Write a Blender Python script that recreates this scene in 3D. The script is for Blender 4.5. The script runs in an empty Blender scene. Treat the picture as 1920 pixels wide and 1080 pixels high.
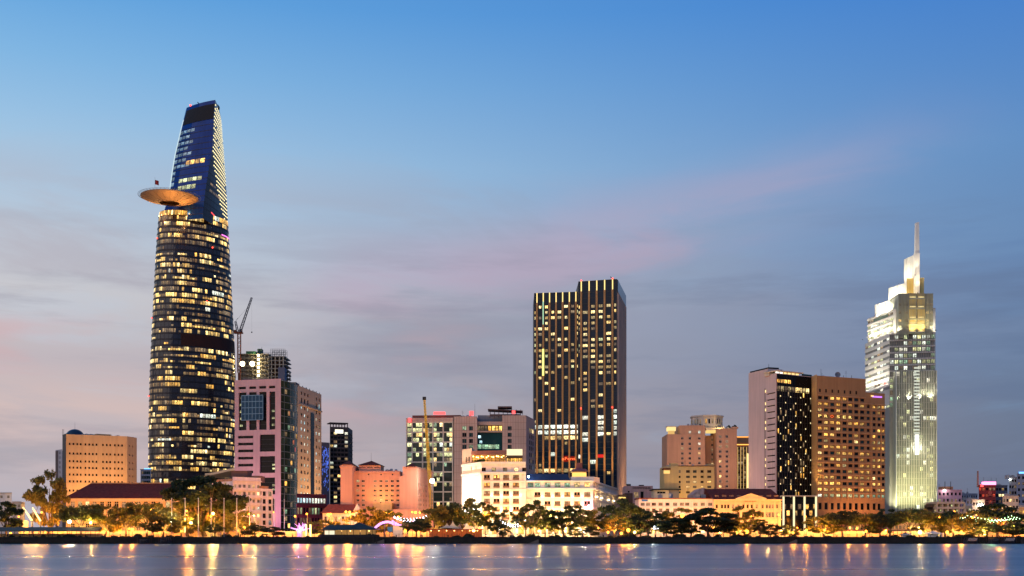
import bpy, bmesh, math, random
from mathutils import Vector, Matrix
random.seed(7)
sc = bpy.context.scene
COL = sc.collection
R = math.radians

# ---------------------------------------------------------------- camera (level lens, shifted up)
F, CX, HY, CZ = 2160.0, 960.0, 998.0, 4.0      # focal length, principal point in photo pixels, eye height
cam_d = bpy.data.cameras.new('camera')
cam = bpy.data.objects.new('camera', cam_d)
COL.objects.link(cam)
cam.location = (0, 0, CZ)
cam.rotation_euler = (R(90), 0, 0)
cam_d.sensor_width = 36.0
cam_d.lens = F / 1920 * 36
cam_d.shift_y = (HY - 540) / 1920
cam_d.clip_end = 30000
sc.camera = cam

def lin(c):
    return tuple((v / 255 / 12.92 if v / 255 <= .04045 else ((v / 255 + .055) / 1.055) ** 2.4) for v in c)

# ---------------------------------------------------------------- dusk sky
SUN_AZ, SUN_EL = R(-138), R(13)                # afterglow, from behind-left of the camera
w = bpy.data.worlds.new('World'); sc.world = w; w.use_nodes = True
nt = w.node_tree; nt.nodes.clear()
def N(t, **k):
    n = nt.nodes.new(t)
    for a, b in k.items(): setattr(n, a, b)
    return n
def L(a, b): nt.links.new(a, b)
def math_(op, a, b=None, c=None, clamp=False):
    n = N('ShaderNodeMath', operation=op, use_clamp=clamp)
    for i, v in enumerate((a, b, c)):
        if v is None: continue
        if isinstance(v, (int, float)): n.inputs[i].default_value = v
        else: L(v, n.inputs[i])
    return n.outputs[0]
def mixc(f, a, b, kind='MIX'):
    n = N('ShaderNodeMix', data_type='RGBA', blend_type=kind)
    for i, v in ((0, f), (6, a), (7, b)):
        if isinstance(v, (int, float)): n.inputs[i].default_value = v
        elif isinstance(v, tuple): n.inputs[i].default_value = (*v, 1)
        else: L(v, n.inputs[i])
    return n.outputs[2]
def ramp(f, stops):
    n = N('ShaderNodeValToRGB'); cr = n.color_ramp; cr.interpolation = 'EASE'
    cr.interpolation = 'LINEAR'
    while len(cr.elements) > 1: cr.elements.remove(cr.elements[0])
    cr.elements[0].position = stops[0][0]; cr.elements[0].color = (*lin(stops[0][1]), 1)
    for p, c in stops[1:]:
        e = cr.elements.new(p); e.color = (*lin(c), 1)
    L(f, n.inputs[0]); return n.outputs[0]
def smooth(v, a, b):
    n = N('ShaderNodeMapRange', interpolation_type='SMOOTHSTEP')
    L(v, n.inputs[0]); n.inputs[1].default_value = a; n.inputs[2].default_value = b
    return n.outputs[0]
tc = N('ShaderNodeTexCoord'); sx = N('ShaderNodeSeparateXYZ'); L(tc.outputs['Generated'], sx.inputs[0])
X, Y, Z = sx.outputs
west = math_('ADD', math_('MULTIPLY', X, -.80), math_('MULTIPLY', Y, .60))
glow = smooth(west, .12, .98)
zc = math_('MAXIMUM', Z, 0.0)
left = ramp(zc, [(0, (176, 178, 194)), (.05, (198, 182, 188)), (.10, (216, 191, 188)), (.14, (196, 184, 190)), (.19, (206, 203, 207)), (.24, (190, 202, 217)), (.30, (166, 202, 231)), (.36, (132, 186, 230)), (.41, (100, 168, 226)), (.5, (72, 142, 214)), (1, (45, 100, 180))])
right = ramp(zc, [(0, (82, 98, 128)), (.10, (88, 110, 146)), (.20, (90, 122, 168)), (.30, (90, 138, 194)), (.41, (60, 124, 204)), (1, (30, 80, 155))])
col = mixc(glow, right, left)
# cloud veils: stretched noise, mauve and grey
mp = N('ShaderNodeMapping'); L(tc.outputs['Generated'], mp.inputs[0])
mp.inputs['Rotation'].default_value = (0, R(-6), 0); mp.inputs['Scale'].default_value = (2.4, 2.4, 9)
mp.inputs['Location'].default_value = (.7, .2, 1.3)
nz = N('ShaderNodeTexNoise'); nz.inputs['Scale'].default_value = 1.5; nz.inputs['Detail'].default_value = 8; nz.inputs['Roughness'].default_value = .58
nz.inputs['Distortion'].default_value = .5
L(mp.outputs[0], nz.inputs['Vector'])
cl = smooth(nz.outputs['Fac'], .47, .64)
low = math_('SUBTRACT', 1.0, smooth(Z, .20, .34))
cl1 = math_('MULTIPLY', math_('MULTIPLY', cl, low), .72)
ccol = mixc(glow, lin((104, 126, 164)), lin((186, 180, 190)))
col = mixc(cl1, col, ccol)
clear = math_('MULTIPLY', math_('MULTIPLY', math_('SUBTRACT', 1.0, smooth(nz.outputs['Fac'], .34, .47)), low), .40)
col = mixc(clear, col, mixc(glow, lin((104, 142, 186)), lin((196, 206, 220))))
# a long pink band rising to the right, with greyer cloud beneath it
az = math_('ARCTAN2', X, Y)
cen = math_('ADD', math_('MULTIPLY', az, .17), .232)
d = math_('SUBTRACT', Z, cen)
wob = math_('MULTIPLY', math_('SUBTRACT', nz.outputs['Fac'], .5), .10)
d = math_('ADD', d, wob)
band = math_('POWER', 2.718, math_('MULTIPLY', math_('MULTIPLY', d, d), -1 / (.028 ** 2)))
inaz = math_('MULTIPLY', smooth(az, -.22, -.12), math_('SUBTRACT', 1.0, smooth(az, .18, .44)))
col = mixc(math_('MULTIPLY', math_('MULTIPLY', band, inaz), math_('MULTIPLY', smooth(nz.outputs['Fac'], .18, .55), .66)), col, lin((184, 164, 188)))
under = math_('MULTIPLY', math_('SUBTRACT', 1.0, smooth(d, -.05, -.005)), smooth(Z, .02, .12))
uaz = math_('MULTIPLY', smooth(az, -.26, -.10), math_('SUBTRACT', 1.0, smooth(az, .0, .35)))
mp2 = N('ShaderNodeMapping'); L(tc.outputs['Generated'], mp2.inputs[0]); mp2.inputs['Scale'].default_value = (5, 5, 22)
nz2 = N('ShaderNodeTexNoise'); nz2.inputs['Scale'].default_value = 1.2; nz2.inputs['Detail'].default_value = 5; L(mp2.outputs[0], nz2.inputs['Vector'])
col = mixc(math_('MULTIPLY', math_('MULTIPLY', under, uaz), math_('MULTIPLY', smooth(nz2.outputs['Fac'], .25, .7), .75)), col, lin((138, 142, 164)))
# low rosy streaks towards the sunset side
st = math_('MULTIPLY', smooth(nz2.outputs['Fac'], .52, .70), math_('MULTIPLY', smooth(glow, .45, .8), math_('MULTIPLY', smooth(Z, .04, .10), math_('SUBTRACT', 1.0, smooth(Z, .15, .21)))))
col = mixc(math_('MULTIPLY', st, .5), col, lin((212, 170, 174)))
mp3 = N('ShaderNodeMapping'); L(tc.outputs['Generated'], mp3.inputs[0]); mp3.inputs['Scale'].default_value = (3.2, 3.2, 26); mp3.inputs['Location'].default_value = (2.1, .4, .2); mp3.inputs['Rotation'].default_value = (0, R(4), 0)
nz3 = N('ShaderNodeTexNoise'); nz3.inputs['Scale'].default_value = 1.3; nz3.inputs['Detail'].default_value = 7; nz3.inputs['Roughness'].default_value = .6; L(mp3.outputs[0], nz3.inputs['Vector'])
dk_ = math_('MULTIPLY', smooth(nz3.outputs['Fac'], .50, .68), math_('SUBTRACT', 1.0, smooth(Z, .17, .30)))
col = mixc(math_('MULTIPLY', dk_, .5), col, mixc(glow, lin((84, 106, 146)), lin((160, 156, 170))))
bg = N('ShaderNodeBackground'); L(col, bg.inputs[0]); bg.inputs[1].default_value = .97
sky = N('ShaderNodeTexSky'); sky.sky_type = 'NISHITA'; sky.sun_disc = False
sky.sun_elevation = SUN_EL * .2; sky.sun_rotation = SUN_AZ
bg2 = N('ShaderNodeBackground'); L(sky.outputs[0], bg2.inputs[0]); bg2.inputs[1].default_value = .015
ad = N('ShaderNodeAddShader'); L(bg.outputs[0], ad.inputs[0]); L(bg2.outputs[0], ad.inputs[1])
out = N('ShaderNodeOutputWorld'); L(ad.outputs[0], out.inputs[0])

sd = bpy.data.lights.new('sun', 'SUN'); sd.energy = 1.1; sd.angle = R(75); sd.color = (1.0, .82, .68)
sun = bpy.data.objects.new('sun', sd); COL.objects.link(sun)
sun.rotation_euler = Vector((-math.sin(SUN_AZ) * math.cos(SUN_EL), -math.cos(SUN_AZ) * math.cos(SUN_EL), -math.sin(SUN_EL))).to_track_quat('-Z', 'Y').to_euler()
vs = sc.view_settings
vs.view_transform = 'Standard'; vs.look = 'None'; vs.exposure = 0.0; vs.gamma = 1.0; vs.use_curve_mapping = False
sc.render.engine = 'CYCLES'
sc.cycles.use_denoising = True
sc.cycles.max_bounces = 5; sc.cycles.diffuse_bounces = 2; sc.cycles.glossy_bounces = 3
sc.cycles.sample_clamp_indirect = 4.0

# ---------------------------------------------------------------- helpers
def px(x, Y): return (x - CX) / F * Y
def pz(y, Y): return CZ + (HY - y) / F * Y
def P(x, Y): return Vector((px(x, Y), Y))
def rb(p, d): return Vector(p) * (1 + d / p[1])     # a hidden rear corner, in line with the front one
GZ = 2.2                                        # street level above the river

MATS = {}
def mat(name, c, rough=.8, metal=0.0, var=.10, scale=.12, streak=.10, spec=.2, bump=0.0, bscale=2.0, ior=1.5):
    if name in MATS: return MATS[name]
    m = bpy.data.materials.new(name); m.use_nodes = True
    t = m.node_tree; ns = t.nodes; b = ns['Principled BSDF']
    b.inputs['Roughness'].default_value = rough; b.inputs['Metallic'].default_value = metal
    b.inputs['IOR'].default_value = ior
    b.inputs['Specular IOR Level'].default_value = spec
    g = ns.new('ShaderNodeNewGeometry')
    n1 = ns.new('ShaderNodeTexNoise'); n1.inputs['Scale'].default_value = scale; n1.inputs['Detail'].default_value = 6
    t.links.new(g.outputs['Position'], n1.inputs['Vector'])
    mpp = ns.new('ShaderNodeMapping'); mpp.inputs['Scale'].default_value = (.9, .9, .05); t.links.new(g.outputs['Position'], mpp.inputs[0])
    n2 = ns.new('ShaderNodeTexNoise'); n2.inputs['Scale'].default_value = 1.0; n2.inputs['Detail'].default_value = 4; t.links.new(mpp.outputs[0], n2.inputs['Vector'])
    def mr(src, a):
        r = ns.new('ShaderNodeMapRange'); r.inputs[1].default_value = .25; r.inputs[2].default_value = .75
        r.inputs[3].default_value = 1 - a; r.inputs[4].default_value = 1 + a; t.links.new(src, r.inputs[0]); return r.outputs[0]
    mu = ns.new('ShaderNodeMath'); mu.operation = 'MULTIPLY'
    t.links.new(mr(n1.outputs['Fac'], var), mu.inputs[0]); t.links.new(mr(n2.outputs['Fac'], streak), mu.inputs[1])
    vm = ns.new('ShaderNodeVectorMath'); vm.operation = 'SCALE'; vm.inputs[0].default_value = c
    t.links.new(mu.outputs[0], vm.inputs['Scale']); t.links.new(vm.outputs[0], b.inputs['Base Color'])
    if bump:
        n3 = ns.new('ShaderNodeTexNoise'); n3.inputs['Scale'].default_value = bscale; n3.inputs['Detail'].default_value = 4
        t.links.new(g.outputs['Position'], n3.inputs['Vector'])
        bp = ns.new('ShaderNodeBump'); bp.inputs['Strength'].default_value = bump; bp.inputs['Distance'].default_value = .3
        t.links.new(n3.outputs['Fac'], bp.inputs['Height']); t.links.new(bp.outputs[0], b.inputs['Normal'])
    MATS[name] = m; return m

def emit(name, c, s):
    if name + '_lamp' in MATS: return MATS[name + '_lamp']
    m = bpy.data.materials.new(name + '_lamp'); m.use_nodes = True
    t = m.node_tree; t.nodes.clear()
    e = t.nodes.new('ShaderNodeEmission'); e.inputs[0].default_value = (*c, 1); e.inputs[1].default_value = s
    o = t.nodes.new('ShaderNodeOutputMaterial'); t.links.new(e.outputs[0], o.inputs[0])
    MATS[name + '_lamp'] = m; return m

def lit(name, ca, cb, s0, s1):
    """Glazing with a lamp-lit room behind it: brightness differs by window and by panel, furniture and blinds as noise."""
    if name in MATS: return MATS[name]
    m = bpy.data.materials.new(name); m.use_nodes = True
    t = m.node_tree; ns = t.nodes; b = ns['Principled BSDF']; lk = t.links.new
    b.inputs['Base Color'].default_value = (.03, .03, .03, 1); b.inputs['Roughness'].default_value = .15
    uv = ns.new('ShaderNodeUVMap'); sp = ns.new('ShaderNodeSeparateXYZ'); lk(uv.outputs[0], sp.inputs[0])
    fl = ns.new('ShaderNodeMath'); fl.operation = 'FLOOR'; lk(sp.outputs[0], fl.inputs[0])
    oi = ns.new('ShaderNodeObjectInfo')
    cb_ = ns.new('ShaderNodeCombineXYZ'); lk(fl.outputs[0], cb_.inputs[0]); lk(oi.outputs['Random'], cb_.inputs[1])
    wn = ns.new('ShaderNodeTexWhiteNoise'); wn.noise_dimensions = '3D'; lk(cb_.outputs[0], wn.inputs['Vector'])
    s2 = ns.new('ShaderNodeSeparateColor'); lk(wn.outputs['Color'], s2.inputs[0])
    st = ns.new('ShaderNodeMapRange'); pw_ = ns.new('ShaderNodeMath'); pw_.operation = 'POWER'; lk(s2.outputs[0], pw_.inputs[0]); pw_.inputs[1].default_value = 1.7; lk(pw_.outputs[0], st.inputs[0]); st.inputs[3].default_value = s0; st.inputs[4].default_value = s1
    mx = ns.new('ShaderNodeMix'); mx.data_type = 'RGBA'; lk(s2.outputs[1], mx.inputs[0]); mx.inputs[6].default_value = (*ca, 1); mx.inputs[7].default_value = (*cb, 1)
    off = ns.new('ShaderNodeVectorMath'); off.operation = 'ADD'
    sc_ = ns.new('ShaderNodeVectorMath'); sc_.operation = 'SCALE'; lk(wn.outputs['Color'], sc_.inputs[0]); sc_.inputs['Scale'].default_value = 37
    lk(uv.outputs[0], off.inputs[0]); lk(sc_.outputs[0], off.inputs[1])
    mp_ = ns.new('ShaderNodeMapping'); mp_.inputs['Scale'].default_value = (3.4, 2.4, 1); lk(off.outputs[0], mp_.inputs[0])
    nz_ = ns.new('ShaderNodeTexNoise'); nz_.inputs['Scale'].default_value = 1.0; nz_.inputs['Detail'].default_value = 2; lk(mp_.outputs[0], nz_.inputs['Vector'])
    mr_ = ns.new('ShaderNodeMapRange'); lk(nz_.outputs['Fac'], mr_.inputs[0]); mr_.inputs[1].default_value = .32; mr_.inputs[2].default_value = .66; mr_.inputs[3].default_value = .18; mr_.inputs[4].default_value = 1.45
    tp = ns.new('ShaderNodeMapRange'); lk(sp.outputs[1], tp.inputs[0]); tp.inputs[1].default_value = .0; tp.inputs[2].default_value = 1; tp.inputs[3].default_value = .65; tp.inputs[4].default_value = 1.25
    m1 = ns.new('ShaderNodeMath'); m1.operation = 'MULTIPLY'; lk(st.outputs[0], m1.inputs[0]); lk(mr_.outputs[0], m1.inputs[1])
    m2 = ns.new('ShaderNodeMath'); m2.operation = 'MULTIPLY'; lk(m1.outputs[0], m2.inputs[0]); lk(tp.outputs[0], m2.inputs[1])
    lk(mx.outputs[2], b.inputs['Emission Color']); lk(m2.outputs[0], b.inputs['Emission Strength'])
    MATS[name] = m; return m

GL = dict(
    glass=mat('dark_glass', (.010, .018, .028), .06, var=.3, streak=.15, spec=.3),
    navy=mat('navy_glass', (.006, .016, .034), .07, var=.3, streak=.1, spec=.16),
    blue=mat('blue_glass', (.006, .038, .21), .06, var=.25, streak=.15, spec=.14),
    teal=mat('teal_glass', (.008, .04, .045), .10, var=.2, streak=.1, spec=.25),
    black=mat('black_glass', (.006, .007, .008), .12, var=.2, streak=.1, spec=.12),
    warm=lit('lit_warm', (1.0, .60, .16), (1.0, .78, .36), .35, 2.9),
    amber=lit('lit_amber', (1.0, .46, .07), (1.0, .60, .15), .6, 2.4),
    white=lit('lit_white', (1.0, .93, .72), (.86, 1.0, .86), .7, 2.0),
    pale=lit('lit_pale', (.90, 1.0, .50), (1.0, .92, .42), .4, 1.6),
    dim=lit('lit_dim', (1.0, .58, .24), (1.0, .72, .40), .12, .5),
    faint=lit('lit_faint', (1.0, .50, .14), (1.0, .66, .28), .03, .42),
    gold=lit('lit_gold', (1.0, .55, .12), (1.0, .72, .26), .5, 3.0),
    green=lit('lit_green', (.55, 1.0, .62), (.8, 1.0, .6), .2, .8),
    cyan=lit('lit_cyan', (.55, .9, 1.0), (.85, 1.0, 1.0), .8, 2.0),
    red=lit('lit_red', (1.0, .08, .03), (1.0, .25, .06), .4, 1.4),
    steel=lit('lit_steel', (.35, .60, .85), (.6, .8, .95), .25, .6),
)

def origin(o):
    v = Vector((0, 0, 0))
    while o is not None: v = v + o.location; o = o.parent
    return v

class MB:
    def __init__(s): s.v = []; s.f = []; s.m = []; s.uv = {}
    def quad(s, a, b, c, d, m=0, uv=None):
        i = len(s.v); s.v += [tuple(a), tuple(b), tuple(c), tuple(d)]
        if uv: s.uv[len(s.f)] = uv
        s.f.append((i, i + 1, i + 2, i + 3)); s.m.append(m)
    def poly(s, pts, m=0):
        i = len(s.v); s.v += [tuple(p) for p in pts]; s.f.append(tuple(range(i, i + len(pts)))); s.m.append(m)
    def hexa(s, p, m=0):
        """p: four bottom corners (counter-clockwise from above) then four top corners"""
        i = len(s.v); s.v += [tuple(q) for q in p]
        for f in ((3, 2, 1, 0), (4, 5, 6, 7), (0, 1, 5, 4), (1, 2, 6, 5), (2, 3, 7, 6), (3, 0, 4, 7)):
            s.f.append(tuple(i + k for k in f)); s.m.append(m)
    def box(s, x0, x1, y0, y1, z0, z1, m=0):
        s.hexa([(x0, y0, z0), (x1, y0, z0), (x1, y1, z0), (x0, y1, z0), (x0, y0, z1), (x1, y0, z1), (x1, y1, z1), (x0, y1, z1)], m)
    def prism(s, pts, z0, z1, m=0, top=True, bottom=True):
        n = len(pts); i = len(s.v)
        s.v += [(p[0], p[1], z0) for p in pts] + [(p[0], p[1], z1) for p in pts]
        for k in range(n):
            j = (k + 1) % n; s.f.append((i + k, i + j, i + n + j, i + n + k)); s.m.append(m)
        if top: s.f.append(tuple(range(i + n, i + 2 * n))); s.m.append(m)
        if bottom: s.f.append(tuple(range(i + n - 1, i - 1, -1))); s.m.append(m)
    def tube(s, a, b, r0, r1=None, n=6, m=0, cap=True):
        a = Vector(a); b = Vector(b); r1 = r0 if r1 is None else r1
        d = (b - a).normalized(); u = d.orthogonal().normalized(); v = d.cross(u); i = len(s.v)
        for c, r in ((a, r0), (b, r1)):
            for k in range(n):
                t = 2 * math.pi * k / n; s.v.append(tuple(c + (u * math.cos(t) + v * math.sin(t)) * r))
        for k in range(n):
            j = (k + 1) % n; s.f.append((i + k, i + j, i + n + j, i + n + k)); s.m.append(m)
        if cap:
            s.f.append(tuple(range(i + n - 1, i - 1, -1))); s.m.append(m)
            s.f.append(tuple(range(i + n, i + 2 * n))); s.m.append(m)
    def ball(s, c, r, n=8, k=5, m=0, sz=1.0):
        i = len(s.v)
        for a in range(k + 1):
            t = math.pi * a / k
            for b in range(n):
                q = 2 * math.pi * b / n
                s.v.append((c[0] + r * math.sin(t) * math.cos(q), c[1] + r * math.sin(t) * math.sin(q), c[2] + r * math.cos(t) * sz))
        for a in range(k):
            for b in range(n):
                d = (b + 1) % n
                s.f.append((i + a * n + b, i + (a + 1) * n + b, i + (a + 1) * n + d, i + a * n + d)); s.m.append(m)
    def mesh(s, name, mats, org=Vector((0, 0, 0)), smooth=False):
        me = bpy.data.meshes.new(name)
        me.from_pydata([(p[0] - org[0], p[1] - org[1], p[2] - org[2]) for p in s.v], [], s.f)
        for m in (mats if isinstance(mats, (list, tuple)) else [mats]): me.materials.append(m)
        me.polygons.foreach_set('material_index', s.m)
        if smooth: me.polygons.foreach_set('use_smooth', [True] * len(s.f))
        if s.uv:
            ul = me.uv_layers.new(name='UVMap').data
            for fi, p in enumerate(me.polygons):
                if fi in s.uv:
                    for li, q in zip(p.loop_indices, s.uv[fi]): ul[li].uv = q
        me.update(); return me
    def build(s, name, mats, parent=None, smooth=False, kind=None):
        o = bpy.data.objects.new(name, s.mesh(name, mats, origin(parent), smooth)); COL.objects.link(o)
        o.parent = parent
        if kind: o['kind'] = kind
        return o

def tag(o, label, cat, group=None):
    o['label'] = label; o['category'] = cat
    if group: o['group'] = group
    return o
def thing(name, label, cat, loc, group=None):
    o = bpy.data.objects.new(name, None); COL.objects.link(o); o.location = loc; o.empty_display_size = 1
    return tag(o, label, cat, group)
def copy_tree(o, parent=None):
    c = o.copy(); COL.objects.link(c); c.parent = parent
    for ch in o.children: copy_tree(ch, c)
    return c

class Face:
    """A vertical plane from A to B in plan, left to right as seen from outside."""
    def __init__(s, A, B):
        s.A = Vector(A); s.B = Vector(B); d = s.B - s.A; s.L = d.length; s.U = d / s.L; s.N = Vector((s.U.y, -s.U.x))
    def pt(s, u, o, z):
        q = s.A + s.U * u + s.N * o; return Vector((q.x, q.y, z))
    def u(s, x):
        k = (x - CX) / F; return (k * s.A.y - s.A.x) / (s.U.x - k * s.U.y)
    def Y(s, u): return s.A.y + s.U.y * u
    def z(s, y, u=0): return pz(y, s.Y(u))
    def box(s, mb, u0, u1, z0, z1, o0, o1, m=0):
        a, b, c, d = s.pt(u0, o1, 0), s.pt(u1, o1, 0), s.pt(u1, o0, 0), s.pt(u0, o0, 0)
        mb.hexa([(q.x, q.y, z0) for q in (a, b, c, d)] + [(q.x, q.y, z1) for q in (a, b, c, d)], m)

WM = {}
FRAME = mat('window_frame', (.25, .24, .22), .5)
FRAMED = mat('window_frame_dark', (.03, .03, .035), .4, .3)
def window_mesh(w, h, kind, style, fm):
    key = (round(w, 2), round(h, 2), kind, style, fm.name)
    if key in WM: return WM[key]
    mb = MB(); x = w / 2; z = h / 2; t = min(.12, w * .08)
    mb.quad((-x, 0, -z), (x, 0, -z), (x, 0, z), (-x, 0, z), 0, [(.02, 0), (.98, 0), (.98, 1), (.02, 1)])
    if style != 'bare':
        for a, b, c, d in ((-x, x, -z, -z + t), (-x, x, z - t, z), (-x, -x + t, -z + t, z - t), (x - t, x, -z + t, z - t)):
            mb.box(a, b, -.07, .02, c, d, 1)
    if style in ('cross', 'two'):
        mb.box(-t / 2, t / 2, -.06, .02, -z + t, z - t, 1)
    if style == 'three':
        for q in (-x / 3, x / 3): mb.box(q - t / 2, q + t / 2, -.06, .02, -z + t, z - t, 1)
    if style == 'cross':
        mb.box(-x + t, x - t, -.05, .02, z * .3, z * .3 + t, 1)
    if style == 'sill':
        mb.box(-x - .1, x + .1, -.45, .0, -z - .12, -z, 1)
    if style == 'french':                      # two doors with a pier of wall light between, and a shallow balcony rail
        mb.box(-w * .13, w * .13, -.08, .02, -z, z, 1)
        mb.box(-x - .1, x + .1, -.55, -.35, -z, -z + .75, 1)
    WM[key] = mb.mesh('window', [GL[kind], fm]); return WM[key]
def window(parent, face, u, z, w, h, kind='glass', style='frame', rec=.25, fm=None, name='window'):
    o = bpy.data.objects.new(name, window_mesh(w, h, kind, style, fm or FRAME)); COL.objects.link(o)
    o.parent = parent
    q = face.pt(u, -rec, z); M = Matrix(((face.U.x, -face.N.x, 0), (face.U.y, -face.N.y, 0), (0, 0, 1))).to_4x4()
    M.translation = q - origin(parent); o.matrix_local = M
    return o
def pick(**p):
    ks = list(p); ws = [p[k] for k in ks]
    return lambda i, j: random.choices(ks, ws)[0]
def grid(face, us, zs, w, h, kindf, style='frame'):
    return [(u, z, w, h, kindf(i, j), style) for j, z in enumerate(zs) for i, u in enumerate(us)]

def shell(root, pts, z0, z1, m, ops=None, rec=.3, roofm=None, parapet=.7, fm=None, wname='wall'):
    """Closed walls round a footprint, real openings with reveals, each opening closed by its own window."""
    ops = ops or {}; mb = MB(); n = len(pts)
    for k in range(n):
        f = Face(pts[k], pts[(k + 1) % n]); wl = ops.get(k, [])
        us = {0.0, f.L}; zs = {z0, z1}; rects = []
        for (u, z, w_, h_, kd, stl) in wl:
            r = (max(.02, u - w_ / 2), min(f.L - .02, u + w_ / 2), z - h_ / 2, z + h_ / 2); rects.append(r)
            us |= {r[0], r[1]}; zs |= {max(z0, r[2]), min(z1, r[3])}
        us = sorted(us); zs = sorted(zs)
        for a, b in zip(us, us[1:]):
            run = None
            for c, d in zip(zs, zs[1:]):
                um, zm = (a + b) / 2, (c + d) / 2
                hole = any(r[0] < um < r[1] and r[2] < zm < r[3] for r in rects)
                if hole:
                    if run is not None: mb.quad(f.pt(a, 0, run), f.pt(b, 0, run), f.pt(b, 0, c), f.pt(a, 0, c)); run = None
                elif run is None: run = c
            if run is not None: mb.quad(f.pt(a, 0, run), f.pt(b, 0, run), f.pt(b, 0, z1), f.pt(a, 0, z1))
        for (a, b, c, d) in rects:
            q = lambda u, o, z: f.pt(u, o, z)
            mb.quad(q(a, 0, c), q(a, -rec - .1, c), q(a, -rec - .1, d), q(a, 0, d)); mb.quad(q(b, -rec - .1, c), q(b, 0, c), q(b, 0, d), q(b, -rec - .1, d))
            mb.quad(q(a, 0, c), q(b, 0, c), q(b, -rec - .1, c), q(a, -rec - .1, c)); mb.quad(q(a, -rec - .1, d), q(b, -rec - .1, d), q(b, 0, d), q(a, 0, d))
        for (u, z, w_, h_, kd, stl) in wl: window(root, f, u, z, w_, h_, kd, stl, rec, fm)
    mb.build(wname, m, root)
    rm = MB(); rm.poly([(p[0], p[1], z1 - parapet) for p in pts]); rm.build('roof', roofm or ROOF, root)
    return [Face(pts[k], pts[(k + 1) % n]) for k in range(n)]

def glazing(mb, f, us, zs, out=0.0, jit=.03, m=0):
    """Curtain wall: every pane sits a little out of true so reflections break up."""
    for a, b in zip(us, us[1:]):
        for c, d in zip(zs, zs[1:]):
            j = [out + random.uniform(-jit, jit) for _ in range(3)]; e = j[1] + j[2] - j[0]
            mb.quad(f.pt(a, j[0], c), f.pt(b, j[1], c), f.pt(b, e, d), f.pt(a, j[2], d), m)
def lin_(a, b, n): return [a + (b - a) * i / n for i in range(n + 1)]
ROOF = mat('flat_roof', (.16, .15, .15), .9)

def plight(parent, loc, power, c=(1, .6, .25), r=.3):
    d = bpy.data.lights.new('lamp_light', 'POINT'); d.energy = power; d.color = c; d.shadow_soft_size = r
    o = bpy.data.objects.new('lamp_light', d); COL.objects.link(o); o.parent = parent; o.location = Vector(loc) - origin(parent); return o
def spot(parent, loc, target, power, c, ang=80, r=.4, blend=.6):
    d = bpy.data.lights.new('flood_light', 'SPOT'); d.energy = power; d.color = c; d.spot_size = R(ang); d.spot_blend = blend; d.shadow_soft_size = r
    o = bpy.data.objects.new('flood_light', d); COL.objects.link(o); o.parent = parent; o.location = Vector(loc) - origin(parent)
    o.rotation_euler = (Vector(target) - Vector(loc)).to_track_quat('-Z', 'Y').to_euler(); return o
def wash(root, face, n, power, c=(1, .58, .26), dist=18, zt=22, ang=120, z=None):  # added ground floodlights, fill standing in for city glow on the fronts
    for k in range(n):
        u = face.L * (k + .5) / n; floodlight(root, face.pt(u, dist, GZ + .6 if z is None else z), face.pt(u, 0, GZ + zt), power * 1.3, c, ang, .5, 4)
FLH = mat('floodlight_housing', (.05, .05, .05), .5, .5)
def floodlight(parent, loc, target, power, c=(1, .85, .6), ang=90, s=.5, lens=6):
    """A floodlight: housing, glowing lens and the light it throws."""
    loc = Vector(loc); d = (Vector(target) - loc).normalized(); mb = MB()
    mb.tube(loc - d * .5 * s, loc, .35 * s, .7 * s, 8, 0); e = MB(); e.tube(loc + d * .005, loc + d * .02, .6 * s, .6 * s, 8, 0)
    o = mb.build('floodlight', FLH, parent); e.build('lens', emit('flood_lens_%d_%d_%d_%d' % (c[0] * 99, c[1] * 99, c[2] * 99, lens), c, lens), o)
    spot(o, loc + d * .1, target, power, c, ang)
    return o
TXT = {}
def text(parent, s, face, u, z, h, m, out=.12, name='lettering', width=None):
    cu = bpy.data.curves.new('t', 'FONT'); cu.body = s; cu.size = h * 1.38; cu.extrude = .06; cu.align_x = 'CENTER'; cu.align_y = 'CENTER'
    o = bpy.data.objects.new('t', cu); COL.objects.link(o); dg = bpy.context.evaluated_depsgraph_get()
    me = bpy.data.meshes.new_from_object(o.evaluated_get(dg)); bpy.data.objects.remove(o)
    if width:
        xs = [v.co.x for v in me.vertices]; k = width / max(.01, max(xs) - min(xs))
        for v in me.vertices: v.co.x *= k
    me.materials.clear(); me.materials.append(m)
    ob = bpy.data.objects.new(name, me); COL.objects.link(ob); ob.parent = parent
    M = Matrix(((face.U.x, 0, face.N.x), (face.U.y, 0, face.N.y), (0, 1, 0))).to_4x4(); M.translation = face.pt(u, out, z) - origin(parent)
    ob.matrix_local = M; return ob

RC = random.Random(55)
def clutter(root, f, z, dep, n):
    """Rooftop tanks, air-conditioning units and aerials."""
    for k in range(n):
        u = f.L * RC.uniform(.1, .9); o_ = -RC.uniform(1.5, max(2, dep * .7)); p = f.pt(u, o_, z); r = RC.random(); mb = MB()
        if r < .35: mb.tube(p, p + Vector((0, 0, 1.8)), .65, .65, 10); mb.tube(p + Vector((0, 0, 1.8)), p + Vector((0, 0, 2.05)), .65, .2, 10); mb.build('water_tank', mat('tank_steel', (.35, .36, .38), .45, .4), root)
        elif r < .75:
            mb.box(p.x - .9, p.x + .9, p.y - .6, p.y + .6, p.z, p.z + 1.5); mb.tube((p.x, p.y, p.z + 1.5), (p.x, p.y, p.z + 1.7), .45, n=10); mb.build('air_conditioner', mat('unit_grey', (.32, .31, .3), .7), root)
        else:
            h = RC.uniform(3, 5.5); mb.tube(p, p + Vector((0, 0, h)), .06, .03, 5)
            for q in range(3): mb.tube(p + Vector((-.5, 0, h * (.7 + .1 * q))), p + Vector((.5, 0, h * (.7 + .1 * q))), .03, n=4)
            mb.build('aerial', mat('aerial_metal', (.06, .06, .06), .5, .5), root)
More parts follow.
